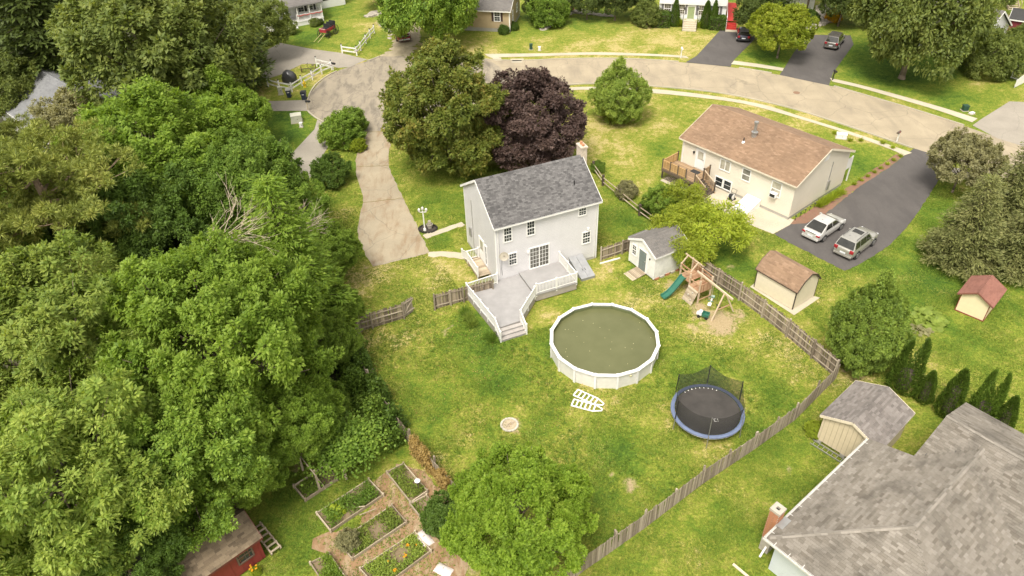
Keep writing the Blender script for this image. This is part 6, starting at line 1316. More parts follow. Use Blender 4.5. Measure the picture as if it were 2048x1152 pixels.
# pole lying on lawn etc.
for i, (px, py, lb_) in enumerate(((1083, 13, 'left'),)): pass
def hydrant_planter(label, px, py):
    t = thing('red_mushroom_ornament', label, 'garden ornament', G(px, py)); q = MB(); q.lathe([(.2, 0), (.16, .3), (.16, .45)], 10); q.build('stalk', M['metal_dark'], t); q = MB(); q.lathe([(.5, .42), (.45, .6), (.25, .75), (.02, .8)], 14); q.build('cap', mp('faded_red', (.4, .09, .08), .6), t)
hydrant_planter('faded red domed ornament at the left end of the stone border', 1142, 24); hydrant_planter('faded red domed ornament at the right end of the stone border', 1215, 29)
def stones(label, pts, n, s, name='stone_border', cat='stone border', flat=.5):
    P_ = [G(*p) for p in pts]; O = P_[0].copy(); t = thing(name, label, cat, O)
    for i in range(n):
        f_ = (i + random.uniform(-.2, .2)) / max(1, n - 1) * (len(P_) - 1); j = min(len(P_) - 2, max(0, int(f_))); p = P_[j].lerp(P_[j + 1], f_ - j) - O + V(random.uniform(-.2, .2), random.uniform(-.3, .3), 0)
        q = MB(); sz = s * random.uniform(.6, 1.3); m = 8; vs_ = []
        for z, r in ((0, 1), (.35, 1.05), (.55, .75)):
            for k_ in range(m): a = 2 * math.pi * k_ / m; rr = r * sz * random.uniform(.8, 1.1); vs_.append((rr * math.cos(a), rr * .75 * math.sin(a), z * sz * flat))
        q.add(vs_, [(j_ * m + k_, j_ * m + (k_ + 1) % m, (j_ + 1) * m + (k_ + 1) % m, (j_ + 1) * m + k_) for j_ in range(2) for k_ in range(m)] + [tuple(range(2 * m, 3 * m))]); q.build('boulder', M['stone_grey'], t, loc=p, rz=random.uniform(0, 6))
stones('curved border of flat grey stones around the upper lawn', [(1085, 58), (1098, 50), (1112, 40), (1128, 30), (1142, 24), (1165, 24), (1195, 28), (1218, 33)], 26, .75)
stones('tumbled grey boulders of the rock garden beyond the driveways', [(1612, 58), (1628, 52), (1640, 45), (1655, 42), (1640, 32), (1650, 25), (1648, 18)], 22, 1.1, 'rock_garden', 'rock garden', .7)
stones('pile of pale rocks on the lawn of the porch house', [(737, 32), (748, 28), (760, 24)], 9, .8, 'rock_pile', 'rock pile', .6)
stones('loose pale stones beside the gravel drive under the tree', [(762, 50), (775, 58), (785, 66), (778, 78)], 12, .35, 'rock_pile', 'rock pile', .5)
stones('pale stones under the tree at the driveway end', [(1908, 342), (1918, 348), (1930, 350)], 6, .55, 'rock_pile', 'rock pile', .7)
# ------------------------------------------------------------------ vegetation
def unit(a): return a / np.maximum(np.linalg.norm(a, axis=-1, keepdims=True), 1e-9)
def leaf_mesh(name, P_, D_, S_, l, wd, mat, fold=0.0):
    n = len(P_); l = np.broadcast_to(np.asarray(l, float), (n,))[:, None]; wd = np.broadcast_to(np.asarray(wd, float), (n,))[:, None]
    v_ = np.stack([P_, P_ + D_ * l * .45 + S_ * wd / 2, P_ + D_ * l, P_ + D_ * l * .45 - S_ * wd / 2], 1).reshape(-1, 3)
    return np_mesh(name, v_, np.arange(4 * n).reshape(-1, 4), mat)
def rdir(r, n): return unit(r.normal(size=(n, 3)))
def sprays(r, C, Nn, br, per, l, wd, flat=.4, droop=.25, spread=.45):
    """leaf plumes: each bough is a tapering shoot that leaves its centre along Nn"""
    m = len(C); up = np.array([0, 0, 1.0])
    X = unit(np.cross(Nn, rdir(r, m))); Y_ = np.cross(Nn, X)
    br = np.broadcast_to(br, (m,)); ln = br * (1.0 + 1.3 * r.random(m) ** 1.5); idx = np.repeat(np.arange(m), per); k_ = len(idx)
    t = r.random(k_) ** .85; rho = np.sqrt(r.random(k_)) * (1.08 - .85 * t) ; phi = r.random(k_) * 2 * np.pi
    rad_ = X[idx] * np.cos(phi)[:, None] + Y_[idx] * np.sin(phi)[:, None]
    P_ = C[idx] + rad_ * (rho * br[idx])[:, None] + Nn[idx] * ((t - .35) * ln[idx])[:, None] - up * (rho ** 2 * br[idx] * .35)[:, None]
    D_ = unit(rad_ * .9 + Nn[idx] * .55 + r.normal(size=(k_, 3)) * spread - up * droop)
    nn = unit(Nn[idx] * .8 + up * .8 + rad_ * .3 + r.normal(size=(k_, 3)) * .5)
    S_ = unit(np.cross(D_, nn))
    vb = (.7 + .75 * r.random(m))[idx]; return P_, D_, S_, l * vb * (.7 + .6 * r.random(k_)), wd * vb * (.7 + .6 * r.random(k_))
def lobes(r, n, R, hz, low=-.45, taper=0.0):
    out = []
    for _ in range(n):
        best = None
        for _t in range(14):
            d = rdir(r, 1)[0]
            if d[2] < low: d[2] = -d[2]
            q = d * (.42 + .5 * r.random() ** .8); q[:2] *= (1 - taper * max(0, q[2]));
            s_ = min([np.linalg.norm(q - o_) for o_ in out], default=9)
            if best is None or s_ > best[0]: best = (s_, q)
        out.append(best[1])
    L = np.array(out); return L * np.array([R, R, R * hz])
def broadleaf(name, seed, R, hz, hc, nl, nb, per, l, wd, mat, lobe=.34, bough=.09, low=-.45, taper=0.0, trunk_r=.045, bark=None, flat=.4, droop=.25, multi=1):
    r = np.random.default_rng(seed); L = lobes(r, nl, R, hz, low, taper); Lr = R * lobe * (.55 + .75 * r.random(nl)) * (1 - .45 * taper * np.clip(L[:, 2] / (R * hz), 0, 1))
    C = []; Nn = []
    for c, lr in zip(L, Lr):
        d = rdir(r, nb * 2); out = unit(c / np.array([R, R, R * hz])); s_ = d @ out + d[:, 2] * .5 + r.normal(size=len(d)) * .25
        d = d[np.argsort(-s_)[:nb]]; p = c + d * lr * (.78 + .3 * r.random((nb, 1))) * np.array([1, 1, .8])
        C.append(p); Nn.append(unit(d + out * .5 + np.array([0, 0, .75]) + r.normal(size=(nb, 3)) * .25))
    C = np.concatenate(C); Nn = np.concatenate(Nn)
    dd = np.linalg.norm(C[:, None] - L[None], axis=2) / Lr[None]; keep = (dd < .72).sum(1) == 0; C, Nn = C[keep], Nn[keep]
    C = C + np.array([0, 0, hc])
    P_, D_, S_, ll, ww = sprays(r, C, Nn, R * bough * (.7 + .7 * r.random(len(C))), per, l, wd, flat, droop)
    me = leaf_mesh(name + '_crown', P_, D_, S_, ll, ww, mat)
    tb_ = MB(); tr_ = R * trunk_r; fork = max(.25, hc - R * hz * .75)
    rp = random.Random(seed)
    for k_ in range(multi):
        b0 = V(rp.uniform(-.15, .15) * (multi > 1), rp.uniform(-.15, .15) * (multi > 1), -.1); f0 = V(rp.uniform(-.2, .2), rp.uniform(-.2, .2), fork); f1 = V(f0.x * 1.5, f0.y * 1.5, hc + R * hz * .2)
        tb_.tube(b0, V(b0.x * .6, b0.y * .6, .25), tr_ * 1.5, tr_ * 1.1, 9); tb_.tube(V(b0.x * .6, b0.y * .6, .25), f0, tr_ * 1.1, tr_ * .85, 9); tb_.tube(f0, f1, tr_ * .85, tr_ * .35, 8)
    for c in L[: min(nl, 26)]:
        c = Vector(c) + V(0, 0, hc); t_ = rp.uniform(0, .8); s_ = f0.lerp(f1, t_); mid = s_.lerp(c, .5) + V(0, 0, -.06 * R + rp.uniform(-.05, .05) * R)
        tb_.path([s_, mid, c, c + (c - mid) * .35], [tr_ * .38, tr_ * .24, tr_ * .12, tr_ * .04], 6)
    return me, tb_.mesh(name + '_trunk', bark or M['bark'], True), R, hc
def conifer(name, seed, R, H_, nw, nbr, per, l, wd, mat, droop=.25, bark=None, base=.08, power=.8, tuft=.16):
    """whorls of branches carrying flat needle sprays, widest low down"""
    r = np.random.default_rng(seed); C = []; Nn = []; tb_ = MB(); tb_.tube((0, 0, -.1), (0, 0, H_ * .97), R * .06, .02, 8); Dv = []
    for j in range(nw):
        f_ = (j + .5) / nw; z = H_ * (base + (1 - base) * f_); rr = R * (1 - f_) ** power * (1 if f_ > .06 else .85)
        n = max(4, int(nbr * (.4 + .6 * (1 - f_)))); a0 = r.random() * 6.28
        for i in range(n):
            a = a0 + 6.28 * i / n + r.normal() * .12; d = np.array([math.cos(a), math.sin(a), 0]); ln = rr * (.8 + .3 * r.random())
            tipz = z - ln * droop * (.6 + .6 * r.random()) + ln * .1
            if ln > .5: tb_.tube((0, 0, z), (d[0] * ln * .85, d[1] * ln * .85, z + (tipz - z) * .7), .035 * ln / R + .01, .008, 5)
            m = max(2, int(ln / (R * tuft * .75)))
            for q_ in range(m):
                g_ = (q_ + .6) / m; sd = np.array([-d[1], d[0], 0])
                for s_ in ((-1, 1, 0) if g_ > .35 else (0,)):
                    C.append(d * ln * g_ + sd * s_ * R * tuft * .75 * g_ * (1.15 - g_ * .5) + np.array([0, 0, z + (tipz - z) * g_ ** 1.3 + r.normal() * .05])); Nn.append(unit(np.array([d[0] * .35, d[1] * .35, 1.0]) + r.normal(size=3) * .18)); Dv.append(d + sd * s_ * .5)
    C = np.array(C); Nn = np.array(Nn); Dv = unit(np.array(Dv)); m = len(C); idx = np.repeat(np.arange(m), per); k_ = len(idx)
    X = unit(np.cross(Nn, Dv)); br = R * tuft
    u1 = r.random(k_) * 2 - 1; u2 = r.random(k_) * 2 - 1
    P_ = C[idx] + Dv[idx] * (u1 * br)[:, None] + X[idx] * (u2 * br * .6)[:, None] + Nn[idx] * (r.random(k_) * br * .3 - br * .15)[:, None]
    D_ = unit(Dv[idx] * 1.0 + X[idx] * (u2 * .9)[:, None] + r.normal(size=(k_, 3)) * .35 + np.array([0, 0, -.1])); S_ = unit(np.cross(D_, unit(Nn[idx] + r.normal(size=(k_, 3)) * .5)))
    return leaf_mesh(name + '_crown', P_, D_, S_, l * (.7 + .6 * r.random(k_)), wd, mat), tb_.mesh(name + '_trunk', bark or M['bark_dark'], True), R, H_ * .45
def pine_tufts(name, seed, R, hz, hc, nt, per, l, wd, mat, nlimb=26):
    """open pine: bare bent limbs ending in round needle tufts"""
    r = np.random.default_rng(seed); rp = random.Random(seed); tb_ = MB(); C = []
    tb_.tube((0, 0, -.1), (0, 0, hc), R * .06, R * .045, 9); tb_.tube((0, 0, hc), (.2, .1, hc + R * hz * .9), R * .045, R * .012, 8)
    for i in range(nlimb):
        a = 6.28 * i / nlimb * 2.4 + rp.uniform(-.3, .3); f_ = i / nlimb; z = hc - R * hz * .7 + R * hz * 1.5 * f_; ln = R * (1.05 - .65 * f_ ** 1.5) * rp.uniform(.75, 1.1); d = V(math.cos(a), math.sin(a), 0)
        p = [V(0, 0, z)]
        for k_ in range(1, 5): p.append(V(0, 0, z) + d * ln * k_ / 4 + V(rp.uniform(-.12, .12) * R * .6, rp.uniform(-.12, .12) * R * .6, (.02 * k_ * k_ - .03 * k_) * R + rp.uniform(-.03, .05) * R))
        tb_.path(p, [R * .022, R * .017, R * .012, R * .008, R * .004], 5)
        for k_ in range(2, 5):
            for _ in range(5 if k_ > 2 else 3):
                q_ = p[k_] + V(rp.uniform(-.2, .2) * R, rp.uniform(-.2, .2) * R, rp.uniform(-.02, .14) * R); tb_.tube(p[k_ - 1].lerp(p[k_], rp.random()), q_, R * .005, R * .003, 4); C.append(tuple(q_))
                for _e in range(nt): C.append((q_.x + rp.uniform(-.1, .1) * R, q_.y + rp.uniform(-.1, .1) * R, q_.z + rp.uniform(-.03, .08) * R))
    C = np.array(C); m = len(C); idx = np.repeat(np.arange(m), per); k_ = len(idx); D_ = rdir(r, k_); D_[:, 2] = D_[:, 2] * .8 + .35; D_ = unit(D_); P_ = C[idx] + D_ * .05; S_ = unit(np.cross(D_, rdir(r, k_)))
    return leaf_mesh(name + '_crown', P_, D_, S_, l * (.75 + .5 * r.random(k_)), wd, mat), tb_.mesh(name + '_trunk', mp('pine_bark', (.30, .21, .14), .95, var=.25, scale=3), True), R, hc
def column(name, seed, R, H_, n, l, wd, mat, tips=1, sharp=.62):
    """arborvitae: dense upright sprays over a tapering body"""
    r = np.random.default_rng(seed); z = r.random(n) ** 1.15 ; a = r.random(n) * 6.283
    prof = np.where(z < .12, .75 + .25 * z / .12, ((1 - z) / .88) ** sharp)
    bump_ = 1 + .10 * np.sin(a * 5 + z * 9 + seed) + .07 * np.sin(a * 11 - z * 23)
    rr = R * prof * bump_ * (.86 + .16 * r.random(n)); tx = np.zeros(n)
    if tips == 2: tx = np.where(np.cos(a) > 0, .33, -.33) * R * np.clip((z - .35) * 2, 0, 1); rr = rr * (1 - .25 * np.clip((z - .35) * 2, 0, 1))
    P_ = np.stack([rr * np.cos(a) + tx, rr * np.sin(a), z * H_ * np.where((tips == 2) & (np.cos(a) < 0), .93, 1.0)], 1); out = np.stack([np.cos(a), np.sin(a), np.zeros(n)], 1)
    D_ = unit(out * .55 + np.array([0, 0, 1.0]) + r.normal(size=(n, 3)) * .3); S_ = unit(np.cross(D_, unit(out + r.normal(size=(n, 3)) * .6)))
    tb_ = MB(); tb_.tube((0, 0, -.05), (0, 0, H_ * (.8 if tips == 1 else .4)), R * .12, .02, 7)
    core = MB(); core.lathe([(R * .5 * (((1 - q_) / .88) ** sharp if q_ > .12 else .9), H_ * q_) for q_ in ((.02, .12, .25, .36) if tips == 2 else (.02, .12, .3, .45, .6))], 10); b = len(tb_.v); tb_.v += core.v; tb_.f += [tuple(b + i for i in f_) for f_ in core.f]; tb_.m += core.m
    return leaf_mesh(name + '_crown', P_, D_, S_, l * (.7 + .6 * r.random(n)), wd, mat), tb_.mesh(name + '_trunk', M['bark_dark'], True), R, H_ * .45
# leaf colours (base reflectance)
LF = {}
def LC(n, cols, tr=.35, g=1.5): LF[n] = m_leaf('leaf_' + n, [(min(.75, c[0] * g * 1.32), min(.75, c[1] * g * 1.18), c[2] * g * 1.0) for c in cols], min(.55, tr + .08))
LC('maple', [(.036, .070, .012), (.068, .122, .020), (.112, .178, .030), (.17, .235, .05)], .38, 1.6); LC('maple_light', [(.055, .095, .018), (.095, .15, .03), (.14, .195, .042), (.19, .24, .06)])
LC('bright', [(.05, .098, .014), (.088, .152, .022), (.13, .205, .034), (.185, .26, .055)], .42); LC('lime_tree', [(.05, .10, .012), (.092, .16, .018), (.14, .22, .03), (.20, .275, .05)], .45, 1.6); LC('olive', [(.042, .066, .018), (.07, .102, .027), (.105, .14, .038), (.14, .17, .052)])
LC('dark', [(.024, .038, .010), (.04, .062, .015), (.06, .086, .022)], .22); LC('autumn', [(.036, .06, .012), (.064, .092, .018), (.098, .118, .026), (.15, .122, .035)], .35, 1.55)
LC('purple', [(.020, .013, .013), (.036, .025, .025), (.056, .04, .038), (.08, .06, .055)], .12, 1.4); LC('yellow', [(.065, .105, .012), (.11, .155, .018), (.165, .21, .028), (.23, .265, .05)], .45, 1.7)
LC('spruce', [(.045, .06, .022), (.075, .092, .034), (.11, .125, .052), (.15, .16, .075)], .2); LC('cedar', [(.035, .065, .014), (.07, .112, .02), (.125, .175, .034)], .3, 1.9); LC('arbor', [(.032, .062, .010), (.05, .09, .014), (.075, .125, .02)], .25, 1.7)
LC('pine', [(.05, .072, .018), (.085, .115, .026), (.13, .16, .04), (.18, .195, .06)], .2); LC('vine', [(.04, .08, .014), (.075, .135, .022), (.13, .20, .036)]); LC('dryvine', [(.16, .12, .05), (.26, .20, .08), (.36, .29, .13)], g=1.1); LC('lime', [(.10, .15, .015), (.15, .205, .02), (.21, .265, .035)], .4); LC('deep', [(.026, .055, .010), (.045, .085, .014), (.072, .118, .02)], .25)
LC('grey_green', [(.09, .10, .06), (.14, .15, .085), (.2, .205, .12)]); LC('flower', [(.55, .22, .01), (.62, .3, .02), (.6, .36, .03)], g=1); LC('yflower', [(.55, .38, .02), (.62, .45, .04), (.6, .36, .03)], g=1)
T = {}
T['m1'] = broadleaf('maple', 11, 4.3, .85, 5.6, 46, 20, 170, .155, .082, LF['maple'], lobe=.27, bough=.115); T['m2'] = broadleaf('maple', 12, 4.3, .95, 5.8, 42, 20, 170, .17, .075, LF['maple'], lobe=.28, bough=.11, droop=.4); T['m3'] = broadleaf('maple', 13, 4.0, .8, 5.2, 54, 20, 140, .15, .08, LF['maple'], lobe=.24, bough=.098)
T['far'] = broadleaf('oak', 14, 5.0, .95, 6.0, 44, 22, 64, .27, .145, LF['olive'], lobe=.28, bough=.11); T['far2'] = broadleaf('oak', 15, 4.5, 1.05, 5.6, 40, 22, 60, .26, .14, LF['olive'], lobe=.29, bough=.11, trunk_r=.05)
T['dense'] = broadleaf('dense', 16, 4.0, 1.15, 4.9, 64, 24, 70, .19, .105, LF['autumn'], lobe=.26, low=-.9, taper=.35); T['cone'] = broadleaf('cone', 17, 3.2, 1.15, 3.5, 70, 22, 64, .16, .085, LF['cedar'], lobe=.25, low=-.98, taper=1.05)
T['shrub'] = broadleaf('shrub', 18, 1.3, .85, 1.05, 30, 22, 50, .1, .06, LF['deep'], lobe=.36, low=-.7, bough=.13, multi=3, trunk_r=.03); T['small'] = broadleaf('small', 19, 2.3, .85, 2.8, 34, 20, 80, .15, .08, LF['yellow'], lobe=.32, bough=.1, trunk_r=.035)
T['sumac'] = broadleaf('sumac', 20, 2.6, .6, 2.9, 20, 9, 46, .34, .085, LF['yellow'], lobe=.3, bough=.2, droop=.45, trunk_r=.03, multi=2)
T['spruce'] = conifer('spruce', 21, 3.0, 8.0, 17, 11, 16, .27, .085, LF['spruce'], .3); T['fir'] = conifer('fir', 22, 2.4, 8.5, 24, 10, 15, .23, .075, LF['bright'], .35, power=.7)
T['bigdark'] = conifer('hemlock', 23, 3.6, 13, 18, 10, 10, .5, .16, LF['dark'], .3)
T['pine'] = pine_tufts('pine', 24, 4.2, .75, 6.4, 5, 36, .25, .042, LF['pine'], 34); T['column'] = column('arborvitae', 25, .75, 3.4, 5200, .16, .07, LF['arbor']); T['column2'] = column('arborvitae', 26, .85, 3.6, 6400, .16, .07, LF['arbor'], 2)
T['lowoak'] = broadleaf('oak', 29, 5.0, .72, 4.5, 52, 22, 60, .26, .14, LF['olive'], lobe=.26, bough=.11, low=-.75, trunk_r=.05)
def plant(name, label, px, py, hw, kind, mat=None, cat='tree', group=None, zs=1.0, rz=None, bark=None, ground=None):
    """px,py: middle of the crown in the survey photo, hw its half width in photo points"""
    cm, tm_, R0, hc = T[kind]; s = 1.0; rl = random.Random(label)
    if ground: p = G(*ground); dist = (p - CAMV).length; s = hw * dist / F_PX / R0
    else:
        for _ in range(8): p = G(px, py, hc * s * zs); s = hw * (p - CAMV).length / F_PX / R0
    t = thing(name, label, cat, (p.x, p.y, 0), rz if rz is not None else rl.uniform(0, 6.28), group); t.scale = (s * rl.uniform(.9, 1.07), s * rl.uniform(.9, 1.07), s * zs * rl.uniform(.94, 1.07))
    link('crown', cm, t, mat=LF[mat] if mat else None); link('trunk', tm_, t, mat=bark); return t
def hit(px, py, z): return G(px, py, z)
WOOD = 'trees of the wood on the left'
for a in [('pine_tree', 'open pine with round needle tufts and bare limbs at the left edge', 105, 420, 165, 'pine', None), ('pine_tree', 'smaller yellow green pine top above the left edge pine', 10, 330, 80, 'pine', None),
          ('maple_tree', 'large bright green maple in the middle of the left wood', 425, 700, 190, 'm1', 'bright'), ('maple_tree', 'pale green maple at the left edge below the pine', 115, 730, 170, 'm2', 'maple_light'),
          ('maple_tree', 'vivid green maple crown just below the grey roofed house', 300, 320, 150, 'm3', 'bright'), ('maple_tree', 'green maple above the dead branches', 470, 380, 120, 'm1', 'vine'), ('ash_tree', 'leafy tree edging the lawn opposite the concrete driveway', 565, 425, 78, 'm2', 'maple'),
          ('ash_tree', 'tree with dark gaps between the pine and the dead branches', 290, 450, 110, 'm2', 'deep'), ('fir_tree', 'feathery deep green conifer left of the picket gate', 585, 560, 110, 'fir', 'bright'), ('ash_tree', 'bright tree on the edge of the lawn beside the conifer', 648, 500, 60, 'm3', 'bright'),
          ('ash_tree', 'bushy tree leaning over the short picket panel', 655, 610, 66, 'm3', 'bright'), ('maple_tree', 'green tree above the garden beds', 560, 830, 100, 'm3', 'bright'), ('maple_tree', 'broad green maple overhanging the red shed', 330, 895, 160, 'm1', 'maple'),
          ('maple_tree', 'olive green maple in the lower left corner', 110, 990, 180, 'm2', 'maple_light'), ('ash_tree', 'tree crown directly above the red shed roof', 445, 945, 95, 'm3', 'bright'), ('maple_tree', 'shaded tree at the bottom edge left of the red shed', 225, 1090, 105, 'm2', 'deep'), ('maple_tree', 'dark tree at the very bottom left', 20, 1140, 120, 'm3', 'maple'),
          ('oak_tree', 'large olive oak between the grey roofed house and the driveway', 310, 105, 132, 'far', 'olive'), ('oak_tree', 'dark oak at the left edge beside the grey roof', 5, 175, 55, 'far2', 'olive'), ('ash_tree', 'pale sparse tree in front of the grey roofed house', 150, 245, 50, 'far2', 'grey_green'),
          ('cedar_tree', 'green conical tree beside the left driveways', 450, 232, 75, 'cone', 'bright'), ('hemlock_tree', 'tall dark hemlock behind the left driveways', 452, 60, 66, 'bigdark', None), ('hemlock_tree', 'dark hemlock at the top edge', 400, 30, 80, 'bigdark', None), ('hemlock_tree', 'dark hemlock in the upper left corner', 60, 40, 90, 'bigdark', None), ('hemlock_tree', 'dark hemlock second from the upper left corner', 150, 25, 80, 'bigdark', None),
          ('oak_tree', 'deep green tree in front of the hemlocks at the far left', 0, 62, 52, 'far', 'dark'), ('oak_tree', 'dark green tree behind the large olive oak', 405, 90, 70, 'far', 'dark'), ('oak_tree', 'olive tree beside the driveway of the porch house', 512, 50, 50, 'far2', 'olive'), ('maple_tree', 'tree behind the vivid green maple at the left', 175, 345, 80, 'm3', 'bright'), ('maple_tree', 'green tree between pine and bright maple', 215, 570, 80, 'm1', 'maple'), ('oak_tree', 'olive tree left of the conical tree', 390, 170, 60, 'far2', 'olive'),
          ('maple_tree', 'green tree below the conical tree', 480, 300, 62, 'm3', 'bright'), ('maple_tree', 'sunlit tree at the wood edge above the planter box', 640, 690, 62, 'm2', 'bright'), ('maple_tree', 'tree filling the middle of the lower wood', 240, 810, 110, 'm3', 'deep'), ('ash_tree', 'dark tree under the left edge pine', 60, 540, 90, 'm3', 'vine'), ('ash_tree', 'shaded tree behind the pine trunk', 10, 440, 70, 'm1', 'vine'), ('ash_tree', 'dark tree right of the pine limbs', 190, 470, 80, 'm2', 'vine'), ('ash_tree', 'olive tree low at the wood edge above the garden', 500, 880, 60, 'm2', 'maple_light'), ('maple_tree', 'yellowish tree crown at the left edge', 20, 860, 90, 'm1', 'maple_light'), ('ash_tree', 'low dark tree below the bleached dead branches', 425, 545, 62, 'm3', 'vine'), ('ash_tree', 'low dark tree left of the bleached dead branches', 340, 530, 50, 'm1', 'vine')]:
    plant(*a, group=WOOD)
plant('maple_tree', 'bright green tree at the bottom edge inside the yard', 1035, 1028, 122, 'm3', 'lime_tree')
plant('maple_tree', 'rusty green maple beside the purple tree', 892, 222, 106, 'dense', 'autumn'); plant('plum_tree', 'dark purple leaved tree behind the main house', 1062, 238, 93, 'dense', 'purple', zs=.85)
plant('maple_tree', 'rounded cone shaped tree between road and yard', 1239, 182, 52, 'cone', 'maple_light', zs=1.05); plant('lilac_tree', 'dark bushy small tree beside the concrete driveway', 682, 262, 34, 'shrub', 'maple')
plant('maple_tree', 'leafy tree shading the red pickup', 0, 0, 86, 'lowoak', 'maple', ground=(866, 93), zs=1.2); plant('oak_tree', 'large oak with pale trunk on the upper right lawn', 0, 0, 94, 'lowoak', 'olive', ground=(1803, 157), zs=1.4)
plant('dogwood_tree', 'yellow green small tree between the two dark driveways', 1566, 56, 45, 'small', 'yellow'); plant('dogwood_tree', 'dark small tree beside the red steps', 1525, 22, 42, 'far2', 'dark')
plant('sumac_tree', 'yellow green sumac above the playset', 1432, 458, 58, 'sumac', 'yellow'); plant('sumac_tree', 'left yellow green sumac beside the white shed', 1350, 452, 50, 'sumac', 'yellow', rz=1.0); plant('sumac_tree', 'upper sumac in front of the cream house deck', 1368, 405, 44, 'sumac', 'yellow', rz=2.5); plant('maple_tree', 'darker green tree behind the sumacs near the split rail fence', 1330, 400, 34, 'small', 'maple'); plant('sumac_tree', 'low sumac bough hanging over the playset roof frame', 1385, 500, 40, 'sumac', 'yellow', rz=4)
plant('spruce_tree', 'grey green spruce on the right lawn above the small shed', 1945, 452, 68, 'spruce', None); plant('spruce_tree', 'tall spruce at the right edge', 2038, 370, 62, 'spruce', None, zs=1.15); plant('spruce_tree', 'spruce at the right edge behind the small shed', 2058, 470, 60, 'spruce', None); plant('yew_tree', 'low spreading shrub tree at the end of the dark driveway', 1928, 325, 48, 'small', 'grey_green')
plant('cedar_tree', 'large rounded evergreen beside the yard corner', 1745, 640, 64, 'cone', 'cedar', zs=1.6)
for lab, kd, gx_, gy_, hw in (('tallest twin topped arborvitae nearest the rounded evergreen', 'column2', 1802, 777, 26), ('shortest arborvitae, second in the row from the evergreen', 'column', 1844, 799, 17), ('third arborvitae of the row on the right lawn', 'column', 1891, 826, 22), ('fourth twin topped arborvitae of the row', 'column2', 1953, 845, 23), ('last arborvitae of the row beside the grey roof', 'column', 1994, 866, 19)):
    plant('arborvitae', lab, 0, 0, hw, kd, None, group='row of arborvitae', ground=(gx_, gy_), zs=.82 if 'short' in lab else (1.25 if 'fourth' in lab else 1.0))
for lab, px, py, hw, zs_ in (('tall arborvitae left of the green door', 1348, 52, 9, 1.15), ('arborvitae right of the green door', 1410, 56, 10, 1.0), ('slim arborvitae right of the other by the white house window', 1425, 57, 8, 1.35)): plant('arborvitae', lab, 0, 0, hw, 'column', 'deep', ground=(px, py), zs=zs_, group='arborvitae at the white house')
SH = 'shrubs around the lots'
for a in [('shrub', 'round clipped shrub beside the concrete driveway', 660, 342, 33, 'shrub', 'deep'), ('shrub', 'round shrub along the split rail fence', 1254, 380, 18, 'shrub', 'grey_green'), ('shrub', 'small dark shrub at the lower split rail post', 1291, 416, 14, 'shrub', 'deep'), ('shrub', 'shrub behind the house chimney', 1196, 334, 12, 'shrub', 'vine'), ('shrub', 'dark shrub beside the bright bottom tree', 893, 1030, 38, 'shrub', 'deep'),
          ('shrub', 'lime green shrub at the beige shed corner', 1630, 858, 16, 'shrub', 'lime'), ('shrub', 'small shrub at the tan house corner', 1008, 60, 9, 'shrub', 'deep'), ('shrub', 'dark upright shrub right of the tan house corner', 1028, 53, 8, 'shrub', 'deep'), ('shrub', 'weeping shrub in front of the gabled house', 1992, 115, 38, 'shrub', 'olive'), ('shrub', 'shrub at the left end of the white house', 1296, 28, 24, 'shrub', 'olive'), ('shrub', 'tall dark bush above the stone border', 1095, 22, 32, 'shrub', 'maple'),
          ('shrub', 'shrub at the porch corner', 642, 44, 5, 'shrub', 'dark'), ('shrub', 'pale shrub in front of the porch', 629, 45, 8, 'shrub', 'olive'), ('shrub', 'shrub in the rock garden', 1620, 35, 14, 'shrub', 'deep'), ('shrub', 'low shrub at the wall of the gabled house', 1930, 131, 9, 'shrub', 'deep'), ('shrub', 'wild shrub right of the dark red shed', 2046, 90, 26, 'shrub', 'olive'), ('shrub', 'bush at the right edge below the dark red shed', 2030, 100, 22, 'shrub', 'dark'), ('shrub', 'bush at the porch house steps', 575, 55, 14, 'shrub', 'olive'),
          ('shrub', 'bushy herb at the end of the middle garden bed', *garden(470, 910), 20, 'shrub', 'grey_green'), ('shrub', 'yellow flowering plants in the rock garden', 1668, 32, 12, 'shrub', 'yflower'), ('shrub', 'tall green bush among the lush grass at the wood edge', 690, 700, 24, 'shrub', 'bright'), ('shrub', 'green shrub near the wood edge beside the garden', 650, 800, 40, 'shrub', 'maple'), ('shrub', 'undergrowth bush behind the vine arbour', 620, 870, 26, 'shrub', 'maple'), ('shrub', 'low green plant under the red shed window', 512, 1143, 8, 'shrub', 'lime'), ('shrub', 'yellow leaved shrub at the concrete driveway mouth', 716, 290, 14, 'shrub', 'lime'), ('shrub', 'right half of the bushy pair at the driveway mouth', 702, 245, 26, 'shrub', 'maple')]:
    plant(*a, cat='shrub', group=SH)
BT = [(1175, 2, 28, 'dark tree behind the stone border, between the two red ornaments'), (1232, 0, 30, 'dark tree behind the right red ornament'), (1130, -2, 26, 'dark tree behind the left red ornament'), (1075, 4, 28, 'tree between the tan house and the stone border'), (1282, 0, 24, 'dark tree next to the white house'), (1690, -6, 40, 'dark tree behind the rock garden'), (1735, -10, 40, 'tree left of the large oak at the top edge'), (1540, -34, 36, 'tree at the top edge above the yellow green tree'), (1625, -38, 40, 'tree at the top edge above the rock garden'), (1990, -34, 46, 'tree at the top right above the gabled house'), (760, -50, 50, 'tree at the top edge above the pickup')]
for i, (px, py, hw, lb_) in enumerate(BT): plant('background_tree', lb_, px, py, hw, 'far2' if i % 2 else 'far', 'dark' if i < 6 else 'olive', group='trees along the top edge')
